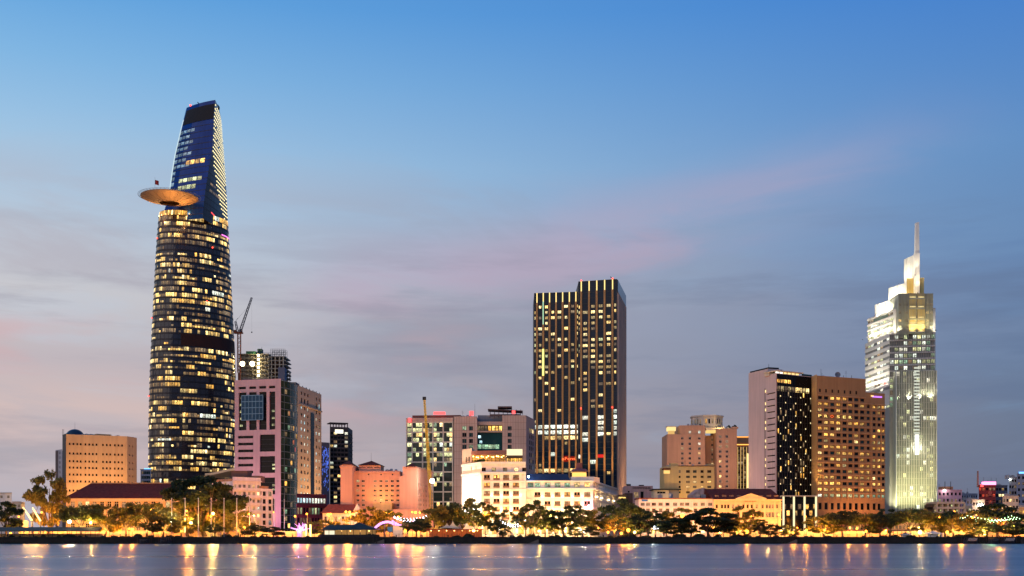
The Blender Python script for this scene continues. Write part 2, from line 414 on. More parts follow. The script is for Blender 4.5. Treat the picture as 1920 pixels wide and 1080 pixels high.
# ================================================================ the setting
def water_mat():
    m = bpy.data.materials.new('river_water'); m.use_nodes = True; t = m.node_tree; ns = t.nodes; b = ns['Principled BSDF']; lk = t.links.new
    b.inputs['Base Color'].default_value = (.03, .14, .22, 1); b.inputs['Roughness'].default_value = .3; b.inputs['IOR'].default_value = 1.45
    g = ns.new('ShaderNodeNewGeometry')
    def nz(sx, sy, detail):
        mp = ns.new('ShaderNodeMapping'); mp.inputs['Scale'].default_value = (sx, sy, 1); lk(g.outputs['Position'], mp.inputs[0])
        n = ns.new('ShaderNodeTexNoise'); n.inputs['Scale'].default_value = 1; n.inputs['Detail'].default_value = detail; lk(mp.outputs[0], n.inputs['Vector']); return n.outputs['Fac']
    a = nz(.012, .09, 4); c = nz(.03, .2, 2)
    ad = ns.new('ShaderNodeMath'); ad.operation = 'MULTIPLY_ADD'; lk(a, ad.inputs[0]); ad.inputs[1].default_value = 3.0; lk(c, ad.inputs[2])
    bp = ns.new('ShaderNodeBump'); bp.inputs['Strength'].default_value = .45; bp.inputs['Distance'].default_value = .22
    lk(ad.outputs[0], bp.inputs['Height']); lk(bp.outputs[0], b.inputs['Normal'])
    # wind lanes: long bands of rougher and calmer water
    r = ns.new('ShaderNodeMapRange'); lk(nz(.004, .045, 5), r.inputs[0]); r.inputs[1].default_value = .3; r.inputs[2].default_value = .7; r.inputs[3].default_value = .25; r.inputs[4].default_value = .38
    lk(r.outputs[0], b.inputs['Roughness'])
    return m
def struct(mb, name, m):
    o = mb.build(name, m); o['kind'] = 'structure'; return o
mb = MB(); mb.quad((-1500, -600, 0), (1500, -600, 0), (1500, 400.5, 0), (-1500, 400.5, 0)); struct(mb, 'river', water_mat())
mb = MB(); mb.quad((-9000, 401, GZ), (9000, 401, GZ), (9000, 12000, GZ), (-9000, 12000, GZ)); struct(mb, 'ground', mat('city_ground', (.13, .12, .11), .9))
mb = MB(); mb.quad((-700, 428, GZ + .004), (700, 428, GZ + .004), (700, 446, GZ + .004), (-700, 446, GZ + .004)); struct(mb, 'road', mat('asphalt', (.05, .05, .052), .75))
mb = MB(); mb.quad((-700, 402.2, GZ + .12), (700, 402.2, GZ + .12), (700, 427.8, GZ + .12), (-700, 427.8, GZ + .12)); struct(mb, 'promenade', mat('promenade_paving', (.30, .26, .22), .8))
STONE = mat('quay_stone', (.03, .024, .018), .85, var=.35, scale=.5, bump=.6, bscale=1.5)
mb = MB(); mb.box(-1500, 1500, 400, 401, -3, GZ - .1); struct(mb, 'quay_wall', STONE)
mb = MB(); mb.box(-1500, 1500, 399.8, 402.2, GZ - .1, GZ + .18); struct(mb, 'quay_coping', mat('coping_stone', (.035, .028, .022), .85, var=.3, scale=.6))
mb = MB()
for y0, y1 in ((427.8, 428), (446, 446.25)): mb.box(-700, 700, y0, y1, GZ - .05, GZ + .14)
struct(mb, 'kerb', mat('kerb_stone', (.3, .28, .26), .85))
mb = MB(); mb.quad((-700, 446.25, GZ + .12), (700, 446.25, GZ + .12), (700, 452, GZ + .12), (-700, 452, GZ + .12)); struct(mb, 'pavement', mat('pavement_slabs', (.28, .25, .22), .85))
mb = MB()
for x in range(-640, 640, 9): mb.quad((x, 436.9, GZ + .008), (x + 3, 436.9, GZ + .008), (x + 3, 437.1, GZ + .008), (x, 437.1, GZ + .008))
o = struct(mb, 'lane_marking', mat('road_paint', (.75, .74, .7), .7))

# ================================================================ left: tan slab block
TAN = mat('tan_render', (.60, .36, .18), .85, var=.06)
A, B_, C_ = P(124, 560), P(238.5, 572), P(256.5, 581)
t = thing('office_block', 'tan slab block with rows of tiny windows and a dark dome on its roof', 'building', (A.x + 14, 575, GZ))
f = Face(A, B_); f2 = Face(B_, C_); zt = f.z(814.2)
rows = [f.z(y) for y in (832, 849.8, 864.3, 876.4, 889.5, 902.2, 919.5, 934)]
cols = [f.u(x) for x in (130.7, 137.8, 144.9, 151.4, 160.3, 167.4, 174.2, 181, 193.2, 200.3, 206.8, 215.4, 222.2, 229)]
ops = {0: grid(f, cols, rows, .85, 1.15, pick(black=1), 'sill'), 1: grid(f2, [f2.u(243), f2.u(249)], rows, .85, 1.1, pick(black=1), 'sill')}
D_ = rb(C_, 20); E_ = A + Vector((-2, 25))
shell(t, [A, B_, C_, D_, E_], GZ, zt, TAN, ops, fm=TAN)
for x in (126.5, 134.2, 141.3, 148, 156, 187, 203.5, 218.8, 234):
    mb = MB(); f.box(mb, f.u(x) - .15, f.u(x) + .15, GZ, zt - 1.2, -.02, .18); mb.build('pilaster', TAN, t)
DARK = mat('dark_cladding', (.025, .022, .022), .5)
mb = MB(); a, b = P(117, 570), P(123.8, 563); mb.prism([a, b, b + Vector((1, 12)), a + Vector((0, 12))], GZ, zt + .6); mb.build('stair_core', DARK, t)
mb = MB(); c = P(140.5, 572); r = 17 / F * 572
for k in range(10):
    t0, t1 = k / 10 * R(90), (k + 1) / 10 * R(90)
    for j in range(24):
        q0, q1 = j / 24 * R(360), (j + 1) / 24 * R(360)
        S = lambda q, tt: (c.x + r * math.cos(tt) * math.cos(q), c.y + r * math.cos(tt) * math.sin(q), zt - .6 + r * .92 * math.sin(tt))
        mb.quad(S(q0, t0), S(q1, t0), S(q1, t1), S(q0, t1))
mb.tube((c.x, c.y, zt + 3), (c.x, c.y, zt + 7), .08, .03); mb.build('dome', mat('dome_metal', (.03, .06, .085), .35, .4), t, smooth=True)
mb = MB(); g2 = Face(P(152, 566), P(255, 584)); g2.box(mb, .5, g2.L - 1, zt - .6, zt + .55, -4, 0); mb.build('parapet', mat('grey_metal', (.28, .28, .3), .6), t)
mb = MB(); g2.box(mb, 8, 15.5, zt + .55, zt + 1.3, -4, -1); mb.build('plant_room', TAN, t)
mb = MB(); a = P(118.3, 566)
for dx in (-.35, .35): mb.tube((a.x + dx, a.y, zt), (a.x + dx, a.y, zt + 3), .06)
for k in range(6): mb.tube((a.x - .35, a.y, zt + .3 + k * .5), (a.x + .35, a.y, zt + .3 + k * .5), .05)
mb.build('roof_ladder', DARK, t)
wash(t, f, 4, 26000, (1, .56, .2), 26, 26, 130); wash(t, f2, 1, 8000, (1, .5, .2), 22, 20, 120)
clutter(t, f, zt - .7, 16, 6)
# slim block behind
A, B_ = P(104, 622), P(116.5, 615)
t = thing('apartment_block', 'slim grey tower squeezed behind the tan slab block', 'building', (A.x + 4, 625, GZ)); f = Face(A, B_); zt = f.z(844)
ops = {0: grid(f, [f.L * .66], [f.z(y) for y in range(850, 950, 9)], 1.2, 1.5, pick(black=3, dim=1))}
shell(t, [A, B_, rb(B_, 15), A + Vector((0, 15))], GZ, zt, mat('pale_grey_render', (.42, .38, .38), .85), ops)
mb = MB(); f.box(mb, .2, f.L * .42, GZ, zt - .5, -.1, .12); mb.build('dark_panel', mat('brown_panel', (.14, .10, .09), .8), t)
# far-left low pale buildings
CREAM = mat('cream_render', (.62, .50, .36), .85); WHITE = mat('white_render', (.72, .66, .58), .85); PINKW = mat('pink_white_render', (.72, .56, .54), .85)
for nm, lab, x0, x1, yt, Y0, nw in (('low_house', 'pale flat-roofed house beside the dark riverside tree', -30, 22, 923, 560, 4), ('low_house', 'small cream house adjoining the pale flat-roofed house', 23, 40, 940, 540, 2)):
    A, B_ = P(x0, Y0), P(x1, Y0); f = Face(A, B_); zt = f.z(yt)
    t = thing(nm, lab, 'building', (A.x + 3, Y0 + 8, GZ))
    ops = {0: grid(f, [f.L * (i + .5) / nw for i in range(nw)], [zt - 2.2, zt - 5.4, zt - 8.6], 1.2, 1.3, pick(black=3, dim=2), 'cross')}
    shell(t, [A, B_, rb(B_, 14), A + Vector((0, 14))], GZ, zt, WHITE if x0 < 0 else CREAM, ops)
    mb = MB(); f.box(mb, -.2, f.L + .2, zt - .6, zt - .3, -.05, .3); mb.build('cornice', CREAM, t)

# ================================================================ long colonial building with the hipped roof
OCHRE = mat('ochre_render', (.62, .43, .20), .85, var=.07)
TILE = mat('dark_red_tiles', (.15, .030, .020), .9, var=.3, scale=.9, bump=.6, bscale=3)
Yf = 470; A, B_ = P(126, Yf), P(352, Yf); f = Face(A, B_); ze = f.z(932.5)
t = thing('colonial_building', 'long ochre colonial building with a dark red hipped roof below the curved tower', 'building', ((A.x + B_.x) / 2, Yf + 12, GZ))
us = lin_(2.2, f.L - 2.2, 15)
ops = {0: grid(f, us, [f.z(946)], 1.7, 2.6, pick(black=3, dim=3, pale=1), 'cross') + grid(f, us, [f.z(966)], 1.7, 3.0, pick(black=3, dim=3), 'cross') + grid(f, us, [f.z(988)], 1.7, 3.0, pick(black=2, dim=3), 'cross')}
shell(t, [A, B_, B_ + Vector((0, 26)), A + Vector((0, 26))], GZ, ze - .02, OCHRE, ops, fm=mat('cream_frame', (.6, .52, .36), .7))
mb = MB(); f.box(mb, -.6, f.L + .6, ze - 1.5, ze - .9, -.1, .55); f.box(mb, -.9, f.L + .9, ze - .9, ze - .45, -.1, .9); mb.build('cornice', CREAM, t)
for u in us:                                    # moulded arch over each upper window
    mb = MB(); zc_ = f.z(946) + 1.3
    for k in range(8):
        a0, a1 = math.pi * k / 8, math.pi * (k + 1) / 8
        for rr0, rr1 in ((.95, 1.25),):
            q = lambda a, r_, o: f.pt(u + r_ * math.cos(a), o, zc_ - .25 + r_ * .8 * math.sin(a))
            mb.quad(q(a0, rr0, .15), q(a0, rr1, .15), q(a1, rr1, .15), q(a1, rr0, .15)); mb.quad(q(a0, rr1, .15), q(a0, rr1, 0), q(a1, rr1, 0), q(a1, rr1, .15))
    mb.build('window_arch', CREAM, t)
for u in [(a + b) / 2 for a, b in zip(us, us[1:])]:
    mb = MB(); f.box(mb, u - .35, u + .35, GZ, ze - 1.5, -.02, .22); mb.build('pilaster', OCHRE, t)
zr = pz(906.5, 483); x0, x1 = A.x - 1.2, B_.x + 1.2; y0, y1 = Yf - 1.3, Yf + 27; rx0 = px(170, 483); rx1 = x1 - 12; ry = Yf + 13
mb = MB(); mb.quad((x0, y0, ze - .45), (x1, y0, ze - .45), (rx1, ry, zr), (rx0, ry, zr)); mb.quad((x1, y1, ze - .45), (x0, y1, ze - .45), (rx0, ry, zr), (rx1, ry, zr))
mb.poly([(x0, y1, ze - .45), (x0, y0, ze - .45), (rx0, ry, zr)]); mb.poly([(x1, y0, ze - .45), (x1, y1, ze - .45), (rx1, ry, zr)]); rf = mb.build('hipped_roof', TILE, t)
mb = MB(); mb.box(rx0, rx1, ry - .5, ry + .5, zr - .15, zr + .35); mb.build('ridge_cap', mat('ridge_tiles', (.30, .18, .10), .8), rf)
for x in lin_(rx0 + 3, rx1 - 3, 4)[1:-1]:
    pass

for k in range(8): floodlight(t, f.pt(f.L * (k + .5) / 8, 5, GZ + .8), f.pt(f.L * (k + .5) / 8, 0, GZ + 12), 1100, (1, .52, .14), 140)
# ================================================================ curved skyscraper with the helipad
def interp(tab, y):
    tab = sorted(tab)
    if y <= tab[0][0]: return tab[0][1:]
    for p, q in zip(tab, tab[1:]):
        if p[0] <= y <= q[0]:
            k = (y - p[0]) / (q[0] - p[0]); k = k
            return tuple(a + (b - a) * k for a, b in zip(p[1:], q[1:]))
    return tab[-1][1:]
LO = [(1006, 283, 434), (900, 280, 437), (800, 280.3, 440), (700, 282.5, 441), (600, 286.5, 437.5), (500, 291, 433), (440, 294, 430), (400, 297, 428.5), (385, 299, 428)]
YC = 722
t = thing('skyscraper', 'tall curved dark glass tower with a round helipad jutting from its side', 'skyscraper', (px(360, YC), YC, GZ)); TW = t
def zy(y): return pz(y, 702)
FLO = [GZ + 2 + i * 3.66 for i in range(54)]                       # storey levels
def yz(z): return HY - (z - CZ) * F / 702
e1, e2 = Vector((.7071, .7071)), Vector((-.7071, .7071)); NS = 96
def body(i, z, out=0.0):
    l, r = interp(LO, yz(z)); xl, xr = px(l, YC - 10.5), px(r, YC + 10.5); c = Vector(((xl + xr) / 2, YC)); s = (xr - xl) / 2 / 25.3
    th = 2 * math.pi * i / NS; ca, sa = math.cos(th), math.sin(th)
    p = c + e1 * (30 * s * ca) + e2 * (19.5 * s * sa); nn = (e1 * (ca / 30) + e2 * (sa / 19.5)).normalized()
    p = p + nn * out; return Vector((p.x, p.y, z)), nn
ZTOP = zy(392)
FLO = [z for z in FLO if z < ZTOP - 1]
SKIN = mat('tower_glass', (.030, .025, .030), .10, var=.35, scale=.25, streak=.1, spec=.45)
BANDM = mat('tower_band', (.035, .030, .032), .35, .6, var=.2)
mb = MB()
for z0, z1 in zip(FLO, FLO[1:] + [ZTOP]):
    for i in range(NS):
        j = [random.uniform(-.03, .03) for _ in range(2)]
        mb.quad(body(i, z0, j[0])[0], body(i + 1, z0, j[1])[0], body(i + 1, z1, j[0])[0], body(i, z1, j[1])[0])
mb.poly([body(i, ZTOP)[0] for i in range(NS)]); mb.build('glass_skin', SKIN, t, kind='stuff')
vis = [i for i in range(NS) if body(i + .5, 90)[1].dot(Vector((px(360, YC), YC)).normalized()) < .12]
i0 = min(i for i in range(NS) if i in vis and (i - 1) % NS not in vis); vis = [(i0 + k) for k in range(len(vis))]
for z in FLO:                                                       # spandrel ring of every storey
    mb = MB()
    for i in range(vis[0] - 2, vis[-1] + 3):
        a0, b0, a1, b1 = body(i, z - .45, .22)[0], body(i + 1, z - .45, .22)[0], body(i, z + .45, .22)[0], body(i + 1, z + .45, .22)[0]
        c0, d0, c1, d1 = body(i, z - .45, -.1)[0], body(i + 1, z - .45, -.1)[0], body(i, z + .45, -.1)[0], body(i + 1, z + .45, -.1)[0]
        mb.quad(a0, b0, b1, a1); mb.quad(c0, d0, b0, a0); mb.quad(a1, b1, d1, c1)
    mb.build('storey_band', BANDM, t, smooth=True)
mb = MB()
for z0, z1 in zip(FLO, FLO[1:]):
    for i in vis[::2]:
        a, b, c, d = body(i - .06, z0, .12)[0], body(i + .06, z0, .12)[0], body(i + .06, z1, .12)[0], body(i - .06, z1, .12)[0]; mb.quad(a, b, c, d)
mb.build('mullions', BANDM, t, kind='stuff')
def run_obj(z0, z1, ia, ib, kind, out=.09, fn=body, name='lit_window'):
    mb = MB()
    for k in range(ia, ib):
        mb.quad(fn(k + .09, z0, out)[0], fn(k + .91, z0, out)[0], fn(k + .91, z1, out)[0], fn(k + .09, z1, out)[0], 0, [(k + .1, 0), (k + .9, 0), (k + .9, 1), (k + .1, 1)])
    mb.build(name, GL[kind], t)
def add_run(mb, z0, z1, ia, ib, out, off, fn=body):
    for k in range(ia, ib): mb.quad(fn(k + .09, z0, out)[0], fn(k + .91, z0, out)[0], fn(k + .91, z1, out)[0], fn(k + .09, z1, out)[0], 0, [(k + off + .1, 0), (k + off + .9, 0), (k + off + .9, 1), (k + off + .1, 1)])
FAINT = MB(); RUNS = []
rng = random.Random(21); nv = len(vis)
for fi, (z0, z1) in enumerate(zip(FLO, FLO[1:])):
    y = yz((z0 + z1) / 2)
    dens = 1.1 if y < 545 else .8 if y < 620 else .9 if y < 690 else .7 if y < 760 else 1.05 if y < 870 else 1.3
    if 622 < y < 652:                                               # plant storeys behind brown louvres
        mb = MB()
        for k in range(vis[int(nv * .42)], vis[int(nv * .97)]): mb.quad(body(k, z0, .3)[0], body(k + 1, z0, .3)[0], body(k + 1, z1, .3)[0], body(k, z1, .3)[0])
        mb.build('louvre_panel', mat('brown_louvre', (.045, .016, .010), .7, var=.15), t)
        dens = .25
    rowd = dens * rng.uniform(.35, 1.6); k = vis[1]
    kk = vis[1] + rng.randint(0, 4)
    while kk < vis[-2] and not (622 < y < 652):                      # faint light of back rooms along the storey
        ln = min(rng.randint(5, 16), vis[-2] - kk)
        if rng.random() < .72: add_run(FAINT, z0 + .55, z0 + rng.choice((1.6, 2.2, 2.7)), kk, kk + ln, .07, fi * 211)
        kk += ln + rng.randint(0, 3)
    if abs(y - 871) < 6 : rowd = 1.6
    dark = rng.random() < .07
    while k < vis[-2]:
        ln = rng.choice((1, 1, 2, 2, 3, 4, 6))
        lim = int(vis[0] + nv * .40) if 622 < y < 652 else vis[-2]
        if not dark and rng.random() < rowd and k + ln <= lim:
            kind = rng.choices(['gold', 'warm', 'white', 'dim', 'amber'], [4.5, 2.5, .4, 3.0, 1.4])[0]
            zz1 = z1 - .75 if rng.random() < .7 else z0 + 1.7
            RUNS.append((z0 + .6, zz1, k, k + ln, kind))
        k += ln + (0 if rng.random() < .35 else rng.randint(1, 3))
FAINT.build('back_room_glow', GL['faint'], t, kind='stuff')
RUNS.sort(key=lambda r: -(r[3] - r[2]) * (r[1] - r[0])); REST = {}
for i_, r in enumerate(RUNS):
    if i_ < 280: run_obj(*r)
    else: add_run(REST.setdefault(r[4], MB()), r[0], r[1], r[2], r[3], .09, i_ * 113)
for kd, m_ in REST.items(): m_.build('small_lit_windows', GL[kd], t, kind='stuff')
# base: curved pale canopy
mb = MB(); zc1 = pz(884, 640)
p0, p1 = P(384, 645), P(440, 632)
for k in range(12):
    a, b = k / 12, (k + 1) / 12
    def q(s_, dy, dz):
        v = p0.lerp(p1, s_); return (v.x, v.y + dy, zc1 + dz + 2.4 * math.sin(s_ * 1.4) ** 2 - 1.2)
    mb.hexa([q(a, 0, -.9), q(b, 0, -.9), q(b, 30, -.9), q(a, 30, -.9), q(a, 0, .4), q(b, 0, .4), q(b, 30, .4), q(a, 30, .4)])
mb.build('entrance_canopy', mat('canopy_cream', (.55, .42, .28), .6), t)
# crown
CR = [(404, 302, 380, 428.3), (357, 316.5, 385, 426), (312, 322.5, 392.5, 424), (281, 327.5, 398, 422), (223, 341, 400.5, 418), (190, 350, 403.5, 415.5)]
SEG = 8
def crown_pts(z):
    l, c, r = interp(CR, yz(z)); a, b, d = P(l, 714), P(c, 701), P(r, 742); e = P((l * .62 + r * .38), 748)
    out = []
    for p, q, bow in ((a, b, 1.2), (b, d, .8), (d, e, 3), (e, a, 4)):
        n = Vector(((q - p).y, -(q - p).x)).normalized()
        for k in range(SEG):
            s_ = k / SEG; out.append(p.lerp(q, s_) + n * bow * 4 * s_ * (1 - s_))
    return out
def crown(i, z, out=0.0):
    pts = crown_pts(z); n = len(pts); i0 = int(math.floor(i)); fr = i - i0
    p, q = pts[i0 % n], pts[(i0 + 1) % n]; v = p.lerp(q, fr); nn = Vector(((q - p).y, -(q - p).x)).normalized()
    v = v + nn * out; return Vector((v.x, v.y, z)), nn
CZ0, CZ1 = ZTOP - 6, pz(193, 706)
cz = lin_(CZ0, CZ1, 20)
mb = MB(); mr_ = MB()
for z0, z1 in zip(cz, cz[1:]):
    for i in range(4 * SEG):
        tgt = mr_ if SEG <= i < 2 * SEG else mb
        tgt.quad(crown(i, z0)[0], crown(i + .9999, z0)[0], crown(i + .9999, z1)[0], crown(i, z1)[0])
mb.poly([crown(i, CZ1)[0] for i in range(4 * SEG)])
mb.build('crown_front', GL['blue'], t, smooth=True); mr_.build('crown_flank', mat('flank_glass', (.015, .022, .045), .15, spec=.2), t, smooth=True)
mb = MB(); zt0, zt1 = pz(228, 706), pz(200, 706)
for i in range(SEG):
    for z0, z1 in zip(lin_(zt0, zt1, 4), lin_(zt0, zt1, 4)[1:]):
        if i == 0: mb.quad(crown(.35, z0, .2)[0], crown(.999, z0, .2)[0], crown(.999, z1, .2)[0], crown(.35, z1, .2)[0])
        else: mb.quad(crown(i, z0, .2)[0], crown(i + .999, z0, .2)[0], crown(i + .999, z1, .2)[0], crown(i, z1, .2)[0])
mb.build('louvre_panel', mat('black_louvre', (.012, .010, .012), .6), t)
for z in lin_(CZ0 + 3, zt0 - 3, 15):                                # storey lines of the crown
    mb = MB()
    for i in range(2 * SEG):
        mb.quad(crown(i, z - .15, .1)[0], crown(i + .999, z - .15, .1)[0], crown(i + .999, z + .15, .1)[0], crown(i, z + .15, .1)[0])
    mb.build('storey_band', BANDM, t)
for k, y in enumerate((238, 249, 260, 271, 282, 293, 304, 315, 326, 336)):   # lit atrium galleries behind the left edge
    z = zy(y) ; run_obj(z - 1.2, z + .9, 0, 1, 'steel', .12, crown)
    if k < 7: run_obj(z - .9, z + .9, 1, 4 - k % 2, 'steel', .12, crown)
for y, a, b, kd, h in ((300, 3, 7, 'amber', 2.6), (333, 2, 7, 'pale', 2.2), (347, 2, 6, 'pale', 2.6), (340, 9, 11, 'dim', 1.2), (352, 9, 13, 'dim', 1.4)):
    z = zy(y); run_obj(z - h / 2, z + h / 2, a, b, kd, .13, crown)
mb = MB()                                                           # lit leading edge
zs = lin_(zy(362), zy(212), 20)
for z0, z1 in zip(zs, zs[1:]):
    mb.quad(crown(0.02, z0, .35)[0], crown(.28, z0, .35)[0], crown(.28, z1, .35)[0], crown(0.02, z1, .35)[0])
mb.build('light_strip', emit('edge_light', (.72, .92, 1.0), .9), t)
mb = MB(); led = emit('led_yellow', (1.0, .84, .42), 2.4)            # LED wall on the flank
for r_ in range(29):
    y = 196 + r_ * 7.2; z = zy(y)
    lo = 0 if y < 284 else (y - 284) / 124 * 7.4
    for c_ in range(14):
        u = SEG + .2 + c_ * .56
        if u < SEG + lo or rng.random() < .035: continue
        mb.quad(crown(u, z - .34, .15)[0], crown(u + .34, z - .34, .15)[0], crown(u + .34, z + .34, .15)[0], crown(u, z + .34, .15)[0])
mb.build('led_wall', led, t, kind='stuff')
for y, c, a, b in ((396, (1, .08, .10), 10, 15.9), (433, (.9, .2, .75), 12, 15.9)):
    mb = MB(); fn = crown if y < 404 else body
    if fn is crown:
        z = zy(y); mb.quad(fn(a, z + 1.5, .3)[0], fn(b, z - 1.5, .3)[0], fn(b, z - .8, .3)[0], fn(a, z + 2.2, .3)[0])
    else:
        z = zy(426); k0 = vis[int(nv * .78)]
        for k in range(k0, vis[-1] - 1): mb.quad(body(k, z, .4)[0], body(k + 1, z, .4)[0], body(k + 1, z + .7, .4)[0], body(k, z + .7, .4)[0])
    mb.build('neon_strip', emit('neon_%d' % y, c, 2.0), t)
mb = MB(); a = P(376, 712); b = P(412, 716); zz = CZ1
mb.box(a.x, b.x, 712, 716, zz - .5, zz + 1.2); mb.box(b.x - 3.5, b.x - 1, 711, 715, zz + 1.2, zz + 2.2); mb.tube((a.x, 713, zz + .8), (a.x - 1.6, 711, zz + 2.4), .25); mb.build('maintenance_rig', DARK, t)
# lit restaurant ring and sky deck beneath the helipad
for k in range(vis[2], vis[-3], 3):
    z = zy(401)
    kd = rng.choices(['amber', 'warm', 'white', 'dim'], [5, 2, 1, 1])[0]; run_obj(z - .2, z + 2.6, k, min(k + 3, vis[-3]), kd, .25)
# helipad
hc = Vector((px(316, 688), 690, pz(370, 690))); hr = 52.5 / F * 690
mb = MB()
prof = [(hr * .34, -3.6), (hr * .66, -2.1), (hr * .93, -.8), (hr, -.25), (hr, .15), (0, .15)]
for (r0, q0), (r1, q1) in zip(prof, prof[1:]):
    for k in range(40):
        a0, a1 = 2 * math.pi * k / 40, 2 * math.pi * (k + 1) / 40
        S = lambda a, r_, q: (hc.x + r_ * math.cos(a), hc.y + r_ * math.sin(a), hc.z + q)
        mb.quad(S(a0, r0, q0), S(a1, r0, q0), S(a1, r1, q1), S(a0, r1, q1))
RIBS = MB()
for k in range(20):
    a0 = 2 * math.pi * k / 20
    for (r0, q0), (r1, q1) in zip(prof[:2], prof[1:3]): RIBS.tube((hc.x + r0 * math.cos(a0), hc.y + r0 * math.sin(a0), hc.z + q0 - .02), (hc.x + r1 * math.cos(a0), hc.y + r1 * math.sin(a0), hc.z + q1 - .02), .12, n=4)
hp = mb.build('helipad', mat('helipad_soffit', (.50, .34, .20), .6, var=.06), t, smooth=False)
mb = MB()
for k in range(48):
    a0, a1 = 2 * math.pi * k / 48, 2 * math.pi * (k + 1) / 48
    S = lambda a, r_, q: Vector((hc.x + r_ * math.cos(a), hc.y + r_ * math.sin(a), hc.z + q))
    mb.tube(S(a0, hr + 1.4, .5), S(a1, hr + 1.4, .5), .09, n=4); mb.tube(S(a0, hr, .0), S(a0, hr + 1.4, .5), .07, n=4); mb.tube(S(a0, hr + .7, .25), S(a1, hr + .7, .25), .06, n=4)
RIBS.build('soffit_ribs', mat('soffit_rib', (.32, .21, .12), .6), hp); mb.build('safety_net', mat('net_steel', (.25, .26, .28), .5, .5), hp)
for k in range(7):
    p = body(vis[3] + k * 4, zy(399), 1.5)[0]; plight(t, (p.x, p.y, zy(398)), 900, (1, .42, .10), .4)
for (x, y) in ((289, 700), (322, 676), (350, 690)): plight(t, (px(x, y), y, hc.z - 9), 4000, (1, .45, .12), .5)
for y, i in ((443, .1), (592, .02), (560, .60), (455, .66), (740, .02)):
    p = body(vis[0] + nv * i, zy(y), .4)[0]; mb = MB(); mb.ball(p, .45); mb.build('beacon', emit('red_beacon', (1, .05, .03), 6), t)
mb = MB(); p = crown(1.3, CZ1 + .5)[0]; mb.ball(p, .55); mb.build('beacon', emit('red_beacon', (1, .05, .03), 6), t)
# flag on the helipad
fx = px(290.5, 694); t = thing('flag', 'small red flag on a thin pole above the helipad', 'flag', (fx, 694, hc.z + .15))
mb = MB(); mb.tube((fx, 694, hc.z + .15), (fx, 694, pz(332, 694)), .10, .06); mb.build('flagpole', mat('pole_steel', (.35, .35, .36), .4, .6), t)
mb = MB(); z0, z1 = pz(345.5, 694), pz(337, 694)
for k in range(5):
    q = lambda s_, z: (fx + s_ * .45, 694 + .25 * math.sin(s_ * 1.6), z - s_ * .14)
    mb.quad(q(k, z0), q(k + 1, z0), q(k + 1, z1), q(k, z1))
mb.build('flag_cloth', mat('red_cloth', (.45, .03, .02), .8), t)
# ================================================================ small grey block between slab and tower
A, B_ = P(263.5, 640), P(283, 640); f = Face(A, B_); zt = f.z(881)
t = thing('office_block', 'small blue-grey block with glass bands beside the curved tower', 'building', (A.x + 3, 646, GZ))
shell(t, [A, B_, rb(B_, 14), A + Vector((0, 14))], GZ, zt, mat('blue_grey_clad', (.20, .24, .32), .6), {0: grid(f, lin_(1, f.L - 1, 4), [zt - 1.6 - 2.6 * k for k in range(5)], 1.1, 1.6, pick(teal=4, dim=1), 'bare')})
mb = MB(); f.box(mb, -.2, f.L + .2, zt, zt + .35, -8, .2); mb.build('cornice', DARK, t)
mb = MB(); f.box(mb, 2, f.L, zt + .4, zt + .9, -.5, .1); mb.build('light_strip', emit('blue_sign', (.15, .45, 1), 2.5), t)

# ================================================================ white balcony apartments with their brown flank
BR = mat('brown_stained_render', (.40, .22, .13), .9, var=.2, streak=.3); LIL = mat('lilac_white_render', (.70, .62, .64), .85, var=.08, streak=.15)
K = P(436.5, 470); Lf = P(393, 482); Rt = P(489, 480); f = Face(K, Rt); fl = Face(Lf, K); zt = f.z(897.5)
t = thing('apartment_building', 'white balconied apartment house with a brown side wall and roof garden', 'building', (px(445, 478), 478, GZ))
bay = [f.L * (i + .5) / 6 for i in range(6)]; fls = [f.z(y) for y in (911.5, 925, 939, 953, 966.5, 980)]
ops = {1: grid(f, bay, fls, 1.25, 1.7, pick(black=3, warm=2, dim=3, white=1), 'two'), 0: [(fl.u(422), fl.z(908.5), 2.0, 1.3, 'warm', 'two'), (fl.u(432), fl.z(915), 1, 1.6, 'black', 'frame')]}
back = Vector((0, 16)); pts = [Lf, K, Rt, rb(Rt, 16), Lf + back]
wl = shell(t, pts, GZ, zt, LIL, ops, fm=LIL)
mb = MB(); fl.box(mb, .02, fl.L - .05, GZ, fl.z(917.8), -.02, .05); fl.box(mb, .02, fl.L - .05, fl.z(904.5), zt - .02, -.02, .05); mb.build('brown_flank', BR, t)
for z in fls:
    mb = MB(); f.box(mb, .1, f.L - .1, z - 1.55, z - .55, .75, .95); f.box(mb, .1, f.L - .1, z - 1.7, z - 1.5, .0, .95); mb.build('balcony', LIL, t)
mb = MB(); f.box(mb, -.2, f.L + .2, zt - .9, zt - .55, -.05, .7); f.box(mb, 0, f.L, zt, zt + .8, -.2, .0); mb.build('cornice', LIL, t)
mb = MB(); a = P(434, 480); b = P(462, 480); mb.box(a.x, b.x, 480, 490, zt - .7, pz(882.5, 480)); mb.build('penthouse', mat('dark_brown_render', (.16, .09, .07), .85), t)
mb = MB(); a = P(460, 482); b = P(487, 482); mb.box(a.x, b.x, 484, 492, zt - .7, pz(892, 484)); mb.build('penthouse', mat('brown_render', (.24, .14, .10), .85), t)
A2, B2 = P(490, 479), P(511.5, 484); f = Face(A2, B2); zt = f.z(916)
t = thing('apartment_building', 'narrow white annex with dark paired windows joined to the balcony apartments', 'building', (px(500, 482), 482, GZ))
fls = [f.z(y) for y in (925.5, 940, 953, 967, 980)]
shell(t, [A2, B2, rb(B2, 16), A2 + back], GZ, zt, LIL, {0: grid(f, [f.L * .26, f.L * .76], fls, 1.7, 1.9, pick(black=5, dim=1, steel=1), 'three')}, fm=FRAMED)
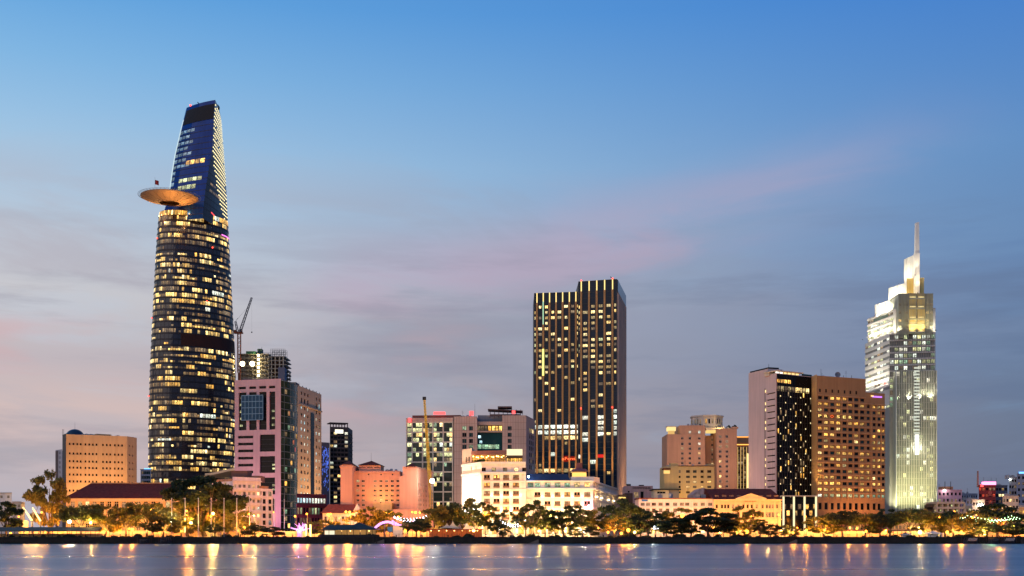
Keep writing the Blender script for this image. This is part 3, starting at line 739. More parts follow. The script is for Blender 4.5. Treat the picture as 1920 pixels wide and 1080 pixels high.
for z in fls:
    mb = MB(); f.box(mb, -.05, f.L + .05, z - 1.4, z - 1.15, -.02, .25); mb.build('ledge', LIL, t)
mb = MB(); f.box(mb, 0, f.L * .7, zt, zt + 1.1, -4, -.5); mb.build('plant_room', BR, t)

# ================================================================ pink framed office block with the curved glass corner
PINK = mat('pink_granite', (.56, .36, .34), .75, var=.07); BEI = mat('beige_stone', (.60, .42, .27), .8, var=.07)
A, B_, C_, D_ = P(440, 566), P(526.5, 560), P(558, 582), P(602.6, 622)
f, g, h = Face(A, B_), Face(B_, C_), Face(C_, D_); zt = f.z(713)
t = thing('office_block', 'pink granite office block with framed openings and a curved green glass corner', 'building', (px(500, 580), 585, GZ)); OB = t
U = f.u; Zf = lambda y: pz(y, 563)
def op(x0, x1, y0, y1, kind, style='frame'): return ((U(x0) + U(x1)) / 2, (Zf(y0) + Zf(y1)) / 2, U(x1) - U(x0), Zf(y0) - Zf(y1), kind, style)
o0 = [op(a, b, 724, 729, 'black') for a, b in ((447, 461), (467, 480), (485.5, 499), (504, 516))]
o0 += [op(a, b, 735, 806, 'black', 'bare') for a, b in ((447.5, 462), (467, 481), (486, 499.7), (505, 516))]
o0 += [op(446, 474.7, y - 2.6, y + 2.6, 'black', 'three') for y in (819, 832, 845, 858.5, 871.7, 884.7, 898, 911)]
o0 += [op(487, 515.6, a, b, 'black', 'bare') for a, b in ((815, 847), (855.5, 887), (895.5, 927), (935, 962))]
back = Vector((-8, 40))
shell(t, [A, B_, B_ + Vector((1.5, 30)), A + Vector((4, 38))], GZ, zt, PINK, {0: o0}, rec=.9, fm=FRAMED)
mb = MB()
for x0, x1, ys in ((447.5, 516, range(744, 806, 13)), (487, 515.6, (824, 833, 842, 865, 874, 905, 914, 945, 953))):
    for y in ys: f.box(mb, U(x0) + .05, U(x1) - .05, Zf(y) - .12, Zf(y) + .12, -.85, -.7)
mb.build('floor_slabs', FRAMED, t, kind='stuff')
for x, ys, kd in ((451, (745, 758, 771, 784, 797), 'pale'), (511, (771, 784, 797), 'pale'), (512, (872, 879, 910, 918), 'pale')):
    for y in ys: window(t, f, U(x), Zf(y), 1.7, 1.2, kd if random.random() < .8 else 'dim', 'two', .8, FRAMED)
bb = MB(); u0, u1 = U(454.5), U(494.5)                               # projecting blue glass bay
zs = lin_(Zf(787.5), Zf(741.5), 4); us = lin_(u0, u1, 6)
glazing(bb, f, us, zs, .9, .02); f.box(bb, u0, u1, Zf(787.5), Zf(741.5), -.5, .85); by = bb.build('glass_bay', [mat('bay_glass', (.012, .055, .10), .12, spec=.10)], t)
mb = MB()
for z in zs: f.box(mb, u0 - .05, u1 + .05, z - .14, z + .14, .84, 1.05)
for u in us: f.box(mb, u - .1, u + .1, zs[0], zs[-1], .84, 1.0)
mb.build('bay_frame', mat('bay_steel', (.16, .28, .36), .5, .4), by)
# curved glass corner
cp = []
for k in range(9):
    s_ = k / 8; p = B_.lerp(C_, s_); n = g.N; cp.append(p + n * (1.6 * math.sin(math.pi * s_) + .05))
GREEN = mat('green_glass', (.026, .048, .026), .12, spec=.25, var=.4); zg = pz(714, 562)
mb = MB(); zs = [zg - 3.45 * k for k in range(40) if zg - 3.45 * k > GZ] + [GZ]
for p, q in zip(cp, cp[1:]):
    ff = Face(p, q); glazing(mb, ff, [0, ff.L], zs[::-1], 0, .04)
mb.poly([(p.x, p.y, zg) for p in cp] + [(cp[-1].x - 6, cp[-1].y, zg), (cp[0].x - 3, cp[0].y + 12, zg)]); gc = mb.build('curved_glazing', GREEN, t, kind='stuff')
LINE = mat('glass_transom', (.22, .24, .20), .5, .4)
for z in zs[:-1]:
    mb = MB()
    for p, q in zip(cp, cp[1:]): ff = Face(p, q); ff.box(mb, -.02, ff.L + .02, z - .16, z + .16, -.05, .14)
    mb.build('transom', LINE, t)
mb = MB()
for p in cp[1::2]: mb.box(p.x - .1, p.x + .1, p.y - .15, p.y + .1, GZ, zg)
mb.build('mullions', LINE, t, kind='stuff')
rng = random.Random(5)
for k in range(36):
    i = rng.randrange(1, 8); j = rng.randrange(1, len(zs) - 2); ff = Face(cp[i], cp[i + 1])
    window(t, ff, ff.L / 2, zs[j] - 1.7, ff.L * .7, 2.2, rng.choices(['dim', 'red', 'green', 'amber'], [6, 1.2, 1.5, .6])[0], 'bare', -.06)
# beige rear wing
zh = pz(723, 584)
r0 = [pz(738 + 13.4 * k, 590) for k in range(16)]
Hu = h.u
ops = []
for k, z in enumerate(r0):
    hh = 2.7 if k == 1 else 1.7
    for x in (565.5, 571.5, 577.5, 593.5, 599): ops.append((Hu(x), z, 2.3 if x < 590 else 2.1, hh, random.choices(['white', 'cyan', 'black', 'teal', 'dim'], [5, 1.5, 3, 2, 1] if k > 2 else [1, 1, 4, 3, 0])[0], 'two'))
shell(t, [C_, D_, rb(D_, 10), C_ + Vector((-9, 10))], GZ, zh, BEI, {0: ops}, rec=.4, fm=FRAMED, wname='rear_wing')
mb = MB(); h.box(mb, Hu(582.3), Hu(588.5), GZ, r0[2] - 1.2, -.02, .25); mb.build('glass_strip', GL['black'], t)
mb = MB(); h.box(mb, Hu(561), h.L - .02, r0[1] - 2.6, r0[1] - 2.0, -.02, .6); mb.build('ledge', BEI, t)
for k in range(7):
    u = h.L * (k + .5) / 7; mb = MB(); h.box(mb, u - .15, u + .15, zh, zh + .7, -.3, .0); mb.build('parapet_post', FRAMED, t)
mb = MB(); p = P(543.5, 575); mb.tube((p.x, p.y, zg), (p.x, p.y, zg + 5.5), .15)
for k in range(5): mb.box(p.x - .45, p.x + .45, p.y - .2, p.y + .2, zg + 1.8 + k * .8, zg + 2.3 + k * .8)
mb.build('antenna_mast', DARK, t)
mb = MB(); mb.box(px(456, 575), px(500, 575), 574, 582, zt - .7, zt + 1.8); mb.box(px(545, 585), px(556, 585), 584, 592, zg, zg + 2.2); mb.build('plant_room', mat('plant_grey', (.12, .11, .12), .8), t)
plight(t, (px(527, 548), 545, GZ + 6), 2600, (.75, .12, 1.0), .6)
plight(t, (px(480, 548), 548, GZ + 7), 1600, (.75, .15, 1.0), .6)
clutter(t, Face(P(500, 570), P(524, 568)), zt - .7, 20, 5); clutter(t, h, zh - .7, 6, 6); wash(t, h, 3, 30000, (1, .58, .26), 24, 45, 120); wash(t, f, 3, 15000, (1, .50, .46), 30, 40, 120)
# floodlights on poles on its roof
for x in (454.5, 473):
    tt = thing('floodlight_pole', 'glaring white floodlight on a pole atop the pink granite block', 'floodlight', (px(x, 576), 576, zt - .7), 'rooftop floodlights on the pink block')
    zz = pz(682, 576); mb = MB(); mb.tube((px(x, 576), 576, zt - .7), (px(x, 576), 576, zz), .12); mb.build('pole', DARK, tt)
    mb = MB(); mb.ball((px(x, 576), 576, zz), 1.15, 10, 6); mb.build('lamp_head', emit('flood_glare', (1, .82, .45), 30), tt)
    plight(tt, (px(x, 576), 577.5, zz + 1.5), 9000, (1, .80, .42), .8)

# red banded podium
RED = mat('maroon_panel', (.22, .045, .045), .6)
A, B_ = P(556, 542), P(612, 556); f = Face(A, B_); Z_ = lambda y: pz(y, 546); zt = Z_(926)
t = thing('podium_building', 'low maroon-banded annex with a strip of bright white windows', 'building', (px(580, 550), 552, GZ))
us = lin_(1.2, f.L - 1.2, 9)
ops = {0: grid(f, us, [Z_(938.5)], 1.35, 2.3, pick(cyan=3, white=2, steel=1), 'bare') + grid(f, us, [Z_(958)], 1.3, 3.2, pick(dim=2, green=1, black=3, pale=1), 'two') + grid(f, us, [Z_(977)], 1.3, 3.2, pick(dim=2, black=3), 'two')}
shell(t, [A, B_, rb(B_, 14), A + Vector((0, 14))], GZ, zt, RED, ops, fm=FRAMED)
mb = MB(); f.box(mb, -.3, f.L + .3, Z_(948.5), Z_(946), -.05, .7); mb.build('ledge', RED, t)
plight(t, (px(575, 535), 536, GZ + 4), 1500, (.8, .2, 1), .5)

# ================================================================ concrete frame under construction + luffing crane
CONC = mat('raw_concrete', (.40, .36, .28), .9, var=.15, streak=.2); Yc_ = 760
t = thing('unfinished_tower', 'unfinished concrete tower with open floor slabs and scaffolding behind the pink block', 'building', (px(490, Yc_), Yc_ + 10, GZ))
Zc = lambda y: pz(y, Yc_)
A = P(446, Yc_)
mb = MB(); mb.box(px(449, Yc_), px(503, Yc_), Yc_ + 3, Yc_ + 22, GZ, Zc(664)); mb.build('core_wall', CONC, t)
for k, y in enumerate((664, 671.5, 679, 686.5, 694, 701.5, 709, 717)):
    mb = MB(); mb.box(px(447, Yc_), px(505, Yc_), Yc_ - 1, Yc_ + 22, Zc(y) - .35, Zc(y) + .2)
    mb.box(px(504, Yc_) + .02, px(535.5 if k else 534, Yc_), Yc_ + .5, Yc_ + 20, Zc(y + 4) - .35, Zc(y + 4) + .25); mb.build('floor_slab', CONC, t)
for x in (450, 458, 466, 474, 482, 490, 497, 503, 509, 516, 524, 531):
    mb = MB(); mb.box(px(x, Yc_) - .35, px(x, Yc_) + .35, Yc_, Yc_ + .7, GZ, Zc(665 if x < 504 else 669)); mb.build('column', CONC, t)
for k in range(6):
    mb = MB(); z = Zc(667.5 + 7.5 * k); mb.box(px(483, Yc_), px(487.5, Yc_), Yc_ - 1.3, Yc_ - 1.1, z - .6, z + .9); mb.build('work_lamp', emit('work_lamp', (1, .85, .5), 4), t)
    plight(t, (px(485, Yc_), Yc_ - 2.2, z), 500, (1, .78, .4))
mb = MB(); mb.box(px(506, Yc_), px(530, Yc_), Yc_ + 6, Yc_ + 18, Zc(716), Zc(672)); mb.build('infill', mat('brick_infill', (.13, .06, .05), .9), t)
mb = MB(); mb.box(px(523, Yc_), px(535.5, Yc_), Yc_ - 3, Yc_ + 4, Zc(716), Zc(690)); mb.build('sheeting', mat('grey_sheeting', (.16, .17, .22), .8), t)
mb = MB(); SCF = mat('scaffold_steel', (.10, .12, .12), .6, .3)
xs = lin_(px(493, Yc_), px(534, Yc_), 12); zs = lin_(Zc(668), Zc(654), 4)
for yy in (Yc_ + 1, Yc_ + 8):
    for i, x in enumerate(xs):
        top = zs[2] if i < 4 else zs[-1]; mb.tube((x, yy, zs[0]), (x, yy, top), .11, n=4)
    for k, z in enumerate(zs): mb.tube((xs[0] if k < 3 else xs[4], yy, z), (xs[-1], yy, z), .10, n=4)
    for i in range(4, 12): mb.tube((xs[i], yy, zs[i % 3]), (xs[i + 1], yy, zs[i % 3 + 1]), .08, n=4)
mb.build('scaffolding', SCF, t)
mb = MB(); mb.box(px(462, Yc_), px(480, Yc_), Yc_ - 1.2, Yc_ + 8, Zc(664), Zc(659)); mb.build('safety_mesh', mat('green_netting', (.10, .30, .14), .9), t)
mb = MB(); mb.box(px(482, Yc_), px(490, Yc_), Yc_ + 1, Yc_ + 6, Zc(664), Zc(653.5)); mb.tube((px(489, Yc_), Yc_ + 3, Zc(654)), (px(489, Yc_), Yc_ + 3, Zc(649)), .1); mb.build('hoist_housing', mat('hoist_green', (.08, .14, .10), .8), t)

def lattice(mb, a, b, w0, w1, n, r=.14):
    a = Vector(a); b = Vector(b); d = (b - a).normalized(); u = Vector((0, 1, 0)).cross(d).normalized(); v = d.cross(u)
    def c(s_, i):
        w_ = (w0 + (w1 - w0) * s_) / 2; p = a.lerp(b, s_); return p + u * w_ * (1 if i in (0, 1) else -1) + v * w_ * (1 if i in (1, 2) else -1)
    for i in range(4):
        mb.tube(c(0, i), c(1, i), r * 1.4, n=4)
        for k in range(n): mb.tube(c(k / n, i if k % 2 else (i + 1) % 4), c((k + 1) / n, (i + 1) % 4 if k % 2 else i), r * .8, n=4, cap=False)
ORG = mat('crane_orange', (.42, .13, .06), .6); GRY = mat('crane_grey', (.13, .13, .15), .6, .3)
t = thing('tower_crane', 'orange luffing tower crane with a raised lattice jib above the unfinished tower', 'crane', (px(450, Yc_), Yc_ + 2, GZ))
zj = Zc(627); X0 = px(450.5, Yc_)
mb = MB(); lattice(mb, (X0, Yc_ - 3, Zc(700)), (X0, Yc_ - 3, zj), 1.9, 1.9, 18, .16); mb.tube((X0, Yc_ - 3, GZ), (X0, Yc_ - 3, Zc(700)), 1.0, n=4); mb.build('mast', ORG, t)
mb = MB(); mb.box(X0 - 3.3, X0 + 2.4, Yc_ - 4.4, Yc_ - 1.6, zj, zj + .9); mb.box(X0 - 3.6, X0 - 1.6, Yc_ - 4.6, Yc_ - 1.4, zj + .9, zj + 2.2); mb.build('slewing_deck', ORG, t)
mb = MB(); mb.box(X0 + .9, X0 + 2.4, Yc_ - 5.4, Yc_ - 3.8, zj + .95, zj + 2.6); mb.build('cab', GRY, t)
mb = MB(); lattice(mb, (X0 + .5, Yc_ - 3, zj + 1), (px(474, Yc_), Yc_ - 3, Zc(559.5)), 1.5, .8, 20, .12); mb.build('jib', GRY, t)
mb = MB(); lattice(mb, (X0 - 1, Yc_ - 3, zj + 1), (px(443.5, Yc_), Yc_ - 3, Zc(604)), 1.3, .9, 6, .13); mb.tube((px(443.5, Yc_), Yc_ - 3, Zc(604)), (px(448, Yc_), Yc_ - 3, Zc(598)), .1); mb.build('a_frame', GRY, t)
mb = MB(); mb.tube((px(443.5, Yc_), Yc_ - 3, Zc(604)), (px(468, Yc_), Yc_ - 3, Zc(576)), .05, n=4); mb.tube((px(474, Yc_), Yc_ - 3, Zc(560)), (px(474, Yc_), Yc_ - 3, Zc(624)), .03, n=4); mb.ball((px(474, Yc_), Yc_ - 3, Zc(624.5)), .5, 6, 4); mb.build('hoist_cable', DARK, t)

# ================================================================ dark tower
Y0 = 700; A, B_, C_ = P(618.5, Y0), P(653, Y0 + 4), P(661, Y0 + 26); f = Face(A, B_); g = Face(B_, C_); zt = f.z(800)
CHAR = mat('charcoal_clad', (.06, .045, .045), .6)
t = thing('office_tower', 'dark charcoal tower with a small white rooftop sign and blue light curtain', 'tower', (px(640, Y0), Y0 + 14, GZ))
fl = [f.z(y) for y in range(812, 945, 8)]
ops = {0: grid(f, lin_(1.2, f.L - 1.2, 4), fl, 1.9, 1.5, pick(black=9, warm=1, white=.5, dim=1.2), 'bare'), 1: grid(g, lin_(2.5, g.L - 2.5, 4), fl, 2.6, 1.5, pick(black=10, dim=1), 'bare')}
shell(t, [A, B_, C_, rb(C_, 6), A + Vector((-1, 22))], GZ, zt, CHAR, ops)
for z in fl:
    mb = MB(); f.box(mb, 0, f.L, z - 1.2, z - .95, -.02, .3); g.box(mb, 0, g.L, z - 1.2, z - .95, -.02, .3); mb.build('storey_band', mat('charcoal_band', (.11, .085, .08), .6), t)
mb = MB()
for u in lin_(.4, f.L - .4, 6): f.box(mb, u - .25, u + .25, zt, zt + 2.2, -.6, -.1)
f.box(mb, 0, f.L, zt + 2.2, zt + 2.7, -9, 0); mb.build('crown_frame', CHAR, t)
mb = MB(); f.box(mb, f.L * .28, f.L * .72, zt - 3.9, zt - 1.6, .05, .3); mb.build('sign_box', emit('white_sign', (1, .95, .78), 1.8), t)
mb = MB(); p = g.pt(g.L * .3, .4, fl[10]); mb.ball(p, .5); mb.build('beacon', emit('red_beacon', (1, .05, .03), 6), t)
A, B_ = P(602, Y0 - 8), P(618, Y0 - 4); f = Face(A, B_); zz = f.z(829)
mb = MB(); mb.prism([A, B_, rb(B_, 16), A + Vector((0, 16))], GZ, zz); mb.build('low_wing', mat('grey_brown_clad', (.15, .12, .13), .6), t)
mb = MB(); rng = random.Random(3)
for k in range(100):
    u = rng.uniform(.8, f.L - .6); z = zz - 3 - abs(rng.gauss(0, 12)); 
    if z < GZ + 12: continue
    f.box(mb, u, u + .22, z, z + rng.uniform(.4, 1.5), .02, .1)
mb.build('light_curtain', emit('led_blue', (.12, .22, 1), 1.1), t, kind='stuff')
plight(t, f.pt(2, 3, GZ + 10), 600, (.6, .2, 1))

# ================================================================ low house with red roof and white turret
A, B_ = P(605, 478), P(668, 478); f = Face(A, B_); ze = f.z(962)
t = thing('villa', 'low white villa with a red tiled roof and pointed white turret', 'building', (px(640, 480), 486, GZ)); PW = mat('warm_white_render', (.78, .68, .56), .85)
us = lin_(1.2, f.L - 1.2, 8)
shell(t, [A, B_, B_ + Vector((0, 12)), A + Vector((0, 12))], GZ, ze, PW, {0: grid(f, us, [ze - 2.3], 1.0, 1.8, pick(black=2, dim=2, warm=1), 'cross') + grid(f, us, [ze - 5.8], 1.0, 2.1, pick(black=2, dim=1), 'cross')})
zr = f.z(945); mb = MB(); mb.quad((A.x - .8, 477, ze), (B_.x + .8, 477, ze), (B_.x - 1.5, 484, zr), (A.x + 1.5, 484, zr)); mb.quad((B_.x + .8, 491, ze), (A.x - .8, 491, ze), (A.x + 1.5, 484, zr), (B_.x - 1.5, 484, zr))
mb.poly([(A.x - .8, 491, ze), (A.x - .8, 477, ze), (A.x + 1.5, 484, zr)]); mb.poly([(B_.x + .8, 477, ze), (B_.x + .8, 491, ze), (B_.x - 1.5, 484, zr)]); mb.build('tiled_roof', mat('red_tiles', (.26, .06, .035), .8, var=.25, scale=1, bump=.5, bscale=3), t)
c = P(670, 475); mb = MB(); mb.tube((c.x, c.y, GZ), (c.x, c.y, pz(957, 475)), 1.3, 1.2, 8); mb.tube((c.x, c.y, pz(957, 475)), (c.x, c.y, pz(943.5, 475)), 1.6, .05, 8); mb.build('turret', PW, t)
floodlight(t, (c.x - 1, c.y - 6, GZ + .6), (c.x, c.y, GZ + 8), 2500, (1, .82, .6))

# ================================================================ pink hotel with red hipped roofs
SAL = mat('salmon_render', (.62, .33, .24), .85, var=.06); Yh = 500
t = thing('hotel', 'salmon pink hotel with dark red hipped roofs and small paired windows', 'building', (px(715, 505), 510, GZ))
Zh = lambda y: pz(y, Yh)
# left wing
A, B_ = P(638.5, Yh - 6), P(660.5, Yh - 6); zt = Zh(873)
shell(t, [A, B_, B_ + Vector((1, 26)), A + Vector((0, 26))], GZ, zt, SAL)
def hip(x0, x1, y0, y1, z, zp, m, root, name='hipped_roof'):
    mb = MB(); c = ((x0 + x1) / 2, (y0 + y1) / 2, zp); q = [(x0, y0, z), (x1, y0, z), (x1, y1, z), (x0, y1, z)]
    for k in range(4): mb.poly([q[k], q[(k + 1) % 4], c])
    return mb.build(name, m, root)
hip(A.x - .5, B_.x + .5, Yh - 6.5, Yh + 12, zt + .02, zt + 2.2, TILE, t)
mb = MB(); Face(A, B_).box(mb, -.3, Face(A, B_).L + .3, zt - 1.1, zt - .5, -.02, .35); mb.build('cornice', SAL, t)
# centre block with windows
A, B_ = P(661, Yh), P(750, Yh); f = Face(A, B_); zt = Zh(883)
us = [f.u(x) for x in (671, 681, 703.3, 714, 725, 735.5, 746)]
ops = {0: grid(f, us, [Zh(y) for y in (902, 911, 919.6, 929, 938, 947, 956)], 1.35, 1.0, pick(black=5, dim=2, pale=.7), 'two') + [(f.u(x), Zh(889.5), .7, .7, 'black', 'frame') for x in (691, 714.5, 736)]}
shell(t, [A, B_, B_ + Vector((0, 18)), A + Vector((0, 18))], GZ, zt, SAL, ops, fm=mat('white_frame', (.6, .5, .45), .7))
mb = MB(); f.box(mb, 0, f.L, zt - .9, zt - .4, -.02, .3); mb.build('cornice', SAL, t)
a, b = P(673, Yh + 3), P(714, Yh + 3); mb = MB(); mb.box(a.x, b.x, Yh + 3, Yh + 15, zt - .7, Zh(871.5)); mb.build('attic', SAL, t)
mb = MB(); ff = Face(a, b); 
for k in range(3): ff.box(mb, ff.L * (k + .1) / 3, ff.L * (k + .9) / 3, Zh(876.5), Zh(875), -.02, .06)
mb.build('vent_slots', DARK, t)
hip(a.x - .6, b.x + .6, Yh + 2.4, Yh + 16, Zh(871.5) + .02, Zh(861.5), TILE, t)
mb = MB(); p = P(696, Yh + 9); mb.tube((p.x, p.y, Zh(862.5)), (p.x, p.y, Zh(846)), .07, .03); mb.build('antenna_mast', DARK, t)
# right wing
A, B_, C_ = P(749, Yh - 10), P(782.5, Yh - 10), P(811, Yh + 22); f = Face(A, B_); g = Face(B_, C_); zt = pz(893, Yh - 10); z2 = pz(875, Yh - 10)
rows = [pz(y, Yh - 6) for y in (908, 919, 928, 937, 946, 955.5, 965, 974)]
ops = {1: grid(g, [g.u(x) for x in (786, 789.5, 794.5, 799.5, 804.5)], rows, 1.7, 1.1, pick(black=6, dim=1, pale=.4), 'two')}
shell(t, [A, B_, C_, C_ + Vector((-9, 6)), A + Vector((2, 22))], GZ, zt, SAL, ops)
A2 = P(755, Yh - 9.9); shell(t, [A2, B_ + Vector((-.02, .1)), C_ + Vector((-.05, 0)), C_ + Vector((-8, 5.5)), A2 + Vector((1, 20))], zt - .8, z2, SAL, {})
hip(px(764, Yh), px(783.5, Yh), Yh - 10.3, Yh + 3, z2 + .02, pz(867.5, Yh - 4), TILE, t)
for q in (0, 1):
    ff = (f, g)[q]; mb = MB(); ff.box(mb, 3 if q == 0 else 0, ff.L, z2 - 1.1, z2 - .6, -.02, .35); mb.build('cornice', SAL, t)
clutter(t, Face(P(715, Yh + 4), P(748, Yh + 4)), Zh(883) - .7, 12, 4)
# terrace block in front, amber floodlight on the recess
mb = MB(); mb.box(px(700, 492), px(735, 492), 492, 499.6, GZ, Zh(944)); mb.build('terrace', OCHRE, t)
mb = MB(); mb.box(px(735.5, 484), px(812, 484), 484, 489, GZ, pz(955, 484)); mb.build('podium', SAL, t)
floodlight(t, (px(713, 493), 494, Zh(943)), (px(718, Yh), Yh, Zh(920)), 4200, (1, .5, .12), 150)
floodlight(t, (px(690, 493), 493, GZ + 6), (px(688, Yh), Yh, Zh(915)), 2600, (1, .5, .16), 130)
wash(t, g, 2, 9000, (1, .56, .28), 16, 16, 120); wash(t, f, 1, 2500, (1, .40, .30), 20, 14, 130); floodlight(t, (px(648, 480), 478, GZ + 1), (px(650, 494), 494, GZ + 14), 3500, (1, .45, .3), 120)

# ================================================================ office block with tiled piers, left of the twin tower
STT = mat('tiled_stone', (.40, .30, .25), .75, var=.08); GRN = mat('green_office_glass', (.02, .035, .03), .1, spec=.25, var=.4); Yo = 540
Zo = lambda y: pz(y, Yo)
t = thing('office_block', 'wide stone-tiled office block with a lit glass wing and red rooftop signs', 'building', (px(880, Yo), Yo + 14, GZ))
A, B_ = P(762.5, Yo + 2), P(851, Yo); f = Face(A, B_); zt = Zo(783)
colx = (762.5, 772.8, 792.3, 811.7, 831, 848.8); rowy = [791.5 + 9.33 * k for k in range(20)]
mb = MB(); glazing(mb, f, [f.u(x) for x in colx] + [f.L - .3], [Zo(y) for y in rowy[::-1]], -.4, .03); mb.build('glazing', GRN, t, kind='stuff')
mb = MB(); mb.prism([A + Vector((0, .9)), B_ + Vector((0, .9)), B_ + Vector((0, 24)), A + Vector((3, 24))], GZ, zt - .8); mb.build('core', DARK, t)
STL = mat('pale_grid_stone', (.46, .43, .36), .7)
for k, y in enumerate(rowy):
    if k % 2 == 0: mb = MB(); f.box(mb, 0, f.L - .3, Zo(y) - .3, Zo(y) + .3, -.6, .12); mb.build('spandrel', STL, t)
    else: mb = MB(); f.box(mb, 0, f.L - .3, Zo(y) - .12, Zo(y) + .12, -.6, -.3); mb.build('spandrel', FRAMED, t)
for x in colx: mb = MB(); f.box(mb, f.u(x) - .28, f.u(x) + .28, GZ, zt, -.6, .16); mb.build('pier', STL, t)
mb = MB(); f.box(mb, -.1, f.L - .2, Zo(791.5) + .3, zt, -.6, .2); mb.build('parapet', STT, t)
rng = random.Random(11)
for j in range(19):
    for i in range(5):
        u0, u1 = f.u(colx[i]), f.u(colx[i + 1]); p_ = .82 if j < 4 else .72 if j < 9 else .45
        n = 3 if i else 1
        for k in range(n):
            if rng.random() > p_ * .75: continue
            a, b = u0 + .3 + (u1 - u0 - .6) * k / n, u0 + .3 + (u1 - u0 - .6) * (k + 1) / n
            window(t, f, (a + b) / 2, (Zo(rowy[j]) + Zo(rowy[j + 1])) / 2, b - a - .1, 1.75, rng.choices(['pale', 'white', 'dim', 'green', 'warm'], [7, .6, 2, .6, 2])[0], 'bare', .33, FRAMED)
mb = MB(); f.box(mb, 2.5, f.L + 3, zt - .7, zt + 1.3, -12, -1); mb.build('plant_room', mat('rust_clad', (.16, .07, .06), .8), t)
# stone pier left
A, B_ = P(851.2, Yo - .6), P(894.5, Yo - .6); f = Face(A, B_); zt = Zo(781)
def tiles(face, u0, u1, z0, z1, nu, nz):
    mb = MB()
    for u in lin_(u0, u1, nu)[1:-1]: face.box(mb, u - .05, u + .05, z0, z1, -.02, .02)
    for z in lin_(z0, z1, nz)[1:-1]: face.box(mb, u0, u1, z - .05, z + .05, -.02, .025)
    mb.build('tile_joints', mat('tile_joint', (.20, .14, .12), .9), t, kind='stuff')
rws = [Zo(y) for y in (803.3, 815.5, 827, 838, 850, 862, 874)]
def dk(i, j): return random.choices(['teal', 'black', 'green'], [4, 4, .6])[0]
shell(t, [A, B_, B_ + Vector((0, 20)), A + Vector((0, 20))], GZ, zt, STT, {0: grid(f, [f.u(870.7), f.u(883)], rws, 1.95, 1.95, dk, 'two')}, fm=FRAMED)
tiles(f, 0, f.L, GZ, zt, 9, 17)
# recessed glass
A, B_ = P(894.5, Yo + 5), P(942, Yo + 5); f = Face(A, B_); Zq = lambda y: pz(y, Yo + 5)
mb = MB(); glazing(mb, f, lin_(0, f.L, 8), lin_(GZ, Zq(811.5), 14), 0, .03); mb.build('glazing', GL['teal'], t, kind='stuff')
mb = MB(); f.box(mb, 0, f.L, GZ, Zq(791), -12, -.3); mb.build('core', DARK, t)
mb = MB(); f.box(mb, 0, f.L, Zq(797.5), Zq(791), -.2, 1.2); mb.build('parapet', STT, t)
mb = MB(); f.box(mb, 0, f.L, Zq(811), Zq(808.5), -.2, 2.2); mb.build('terrace', STT, t)
for k in range(7): window(t, f, f.L * (k + .5) / 7, Zq(803), f.L / 8, 2.4, random.choice(['dim', 'amber', 'black', 'dim']), 'two', .1, FRAMED)
for k in range(6): window(t, f, f.L * (k + .6) / 7, Zq(837.5), f.L / 7.4, 2.0, 'green', 'bare', -.06)
for k, y in enumerate((819, 828.5)): window(t, f, f.L * (.1 + .05 * k), Zq(y), 1.3, 1.3, 'cyan', 'bare', -.06)
# stone pier right with side wall
A, B_, C_ = P(942, Yo - .6), P(986.7, Yo - .6), P(1003.3, Yo + 22); f = Face(A, B_); g = Face(B_, C_); zt = Zo(779)
def sk(i, j): return 'warm' if j == 0 else random.choices(['black', 'dim', 'steel'], [5, 1, .5])[0]
ops = {0: grid(f, [f.u(955.5)], rws, 1.9, 1.95, dk, 'two'), 1: grid(g, [g.u(x) for x in (993.5, 996.5, 999.7)], rws, 3.0, 2.2, sk, 'frame')}
shell(t, [A, B_, C_, C_ + Vector((-14, 4)), A + Vector((0, 22))], GZ, zt, STT, ops, fm=FRAMED)
tiles(f, 0, f.L, GZ, zt, 9, 17)
# roof canopy, signs
mb = MB(); a, b = px(896, Yo + 8), px(942, Yo + 8); mb.box(a, b, Yo + 7, Yo + 16, Zq(791), pz(779, Yo + 8)); mb.build('plant_room', mat('plant_blue', (.16, .19, .22), .7), t)
mb = MB(); z1, z2 = pz(776, Yo + 8), pz(769, Yo + 8); a, b = px(919, Yo + 8), px(976, Yo + 8)
for x in lin_(a, b, 7):
    for yy in (Yo + 5, Yo + 12): mb.tube((x, yy, Zo(779) - .7), (x, yy, z2), .12, n=5)
mb.hexa([(a - 1, Yo + 4, z2 - .2), (b + 1, Yo + 4, z2 - 1), (b + 1, Yo + 14, z2 - 1), (a - 1, Yo + 14, z2 - .2), (a - 1, Yo + 4, z2 + .2), (b + 1, Yo + 4, z2 - .6), (b + 1, Yo + 14, z2 - .6), (a - 1, Yo + 14, z2 + .2)])
mb.box(px(933, Yo), px(960, Yo), Yo + 5, Yo + 13, z2 + .8, pz(763, Yo + 8)); mb.box(a, b, Yo + 3.8, Yo + 4, Zo(779), Zo(779) + 1); mb.build('roof_canopy', mat('canopy_dark', (.07, .05, .05), .7), t)
for x0, x1, y0, y1, Yq in ((765.5, 771, 792, 784, Yo + 1), (813, 835, 777.5, 772.5, Yo), (880, 888, 779, 771, Yo - 1), (960, 966, 776, 770, Yo + 3)):
    mb = MB(); mb.box(px(x0, Yq), px(x1, Yq), Yq - .6, Yq - .25, pz(y0, Yq), pz(y1, Yq)); mb.build('red_sign', emit('red_neon', (1, .07, .07), 3.2), t)
mb = MB(); mb.tube((px(890, Yo), Yo + 3, Zo(781)), (px(890, Yo), Yo + 3, Zo(756)), .08, .04); mb.tube((px(980, Yo), Yo + 3, Zo(779)), (px(980, Yo), Yo + 3, Zo(770)), .12, .08); mb.build('antenna_mast', DARK, t)

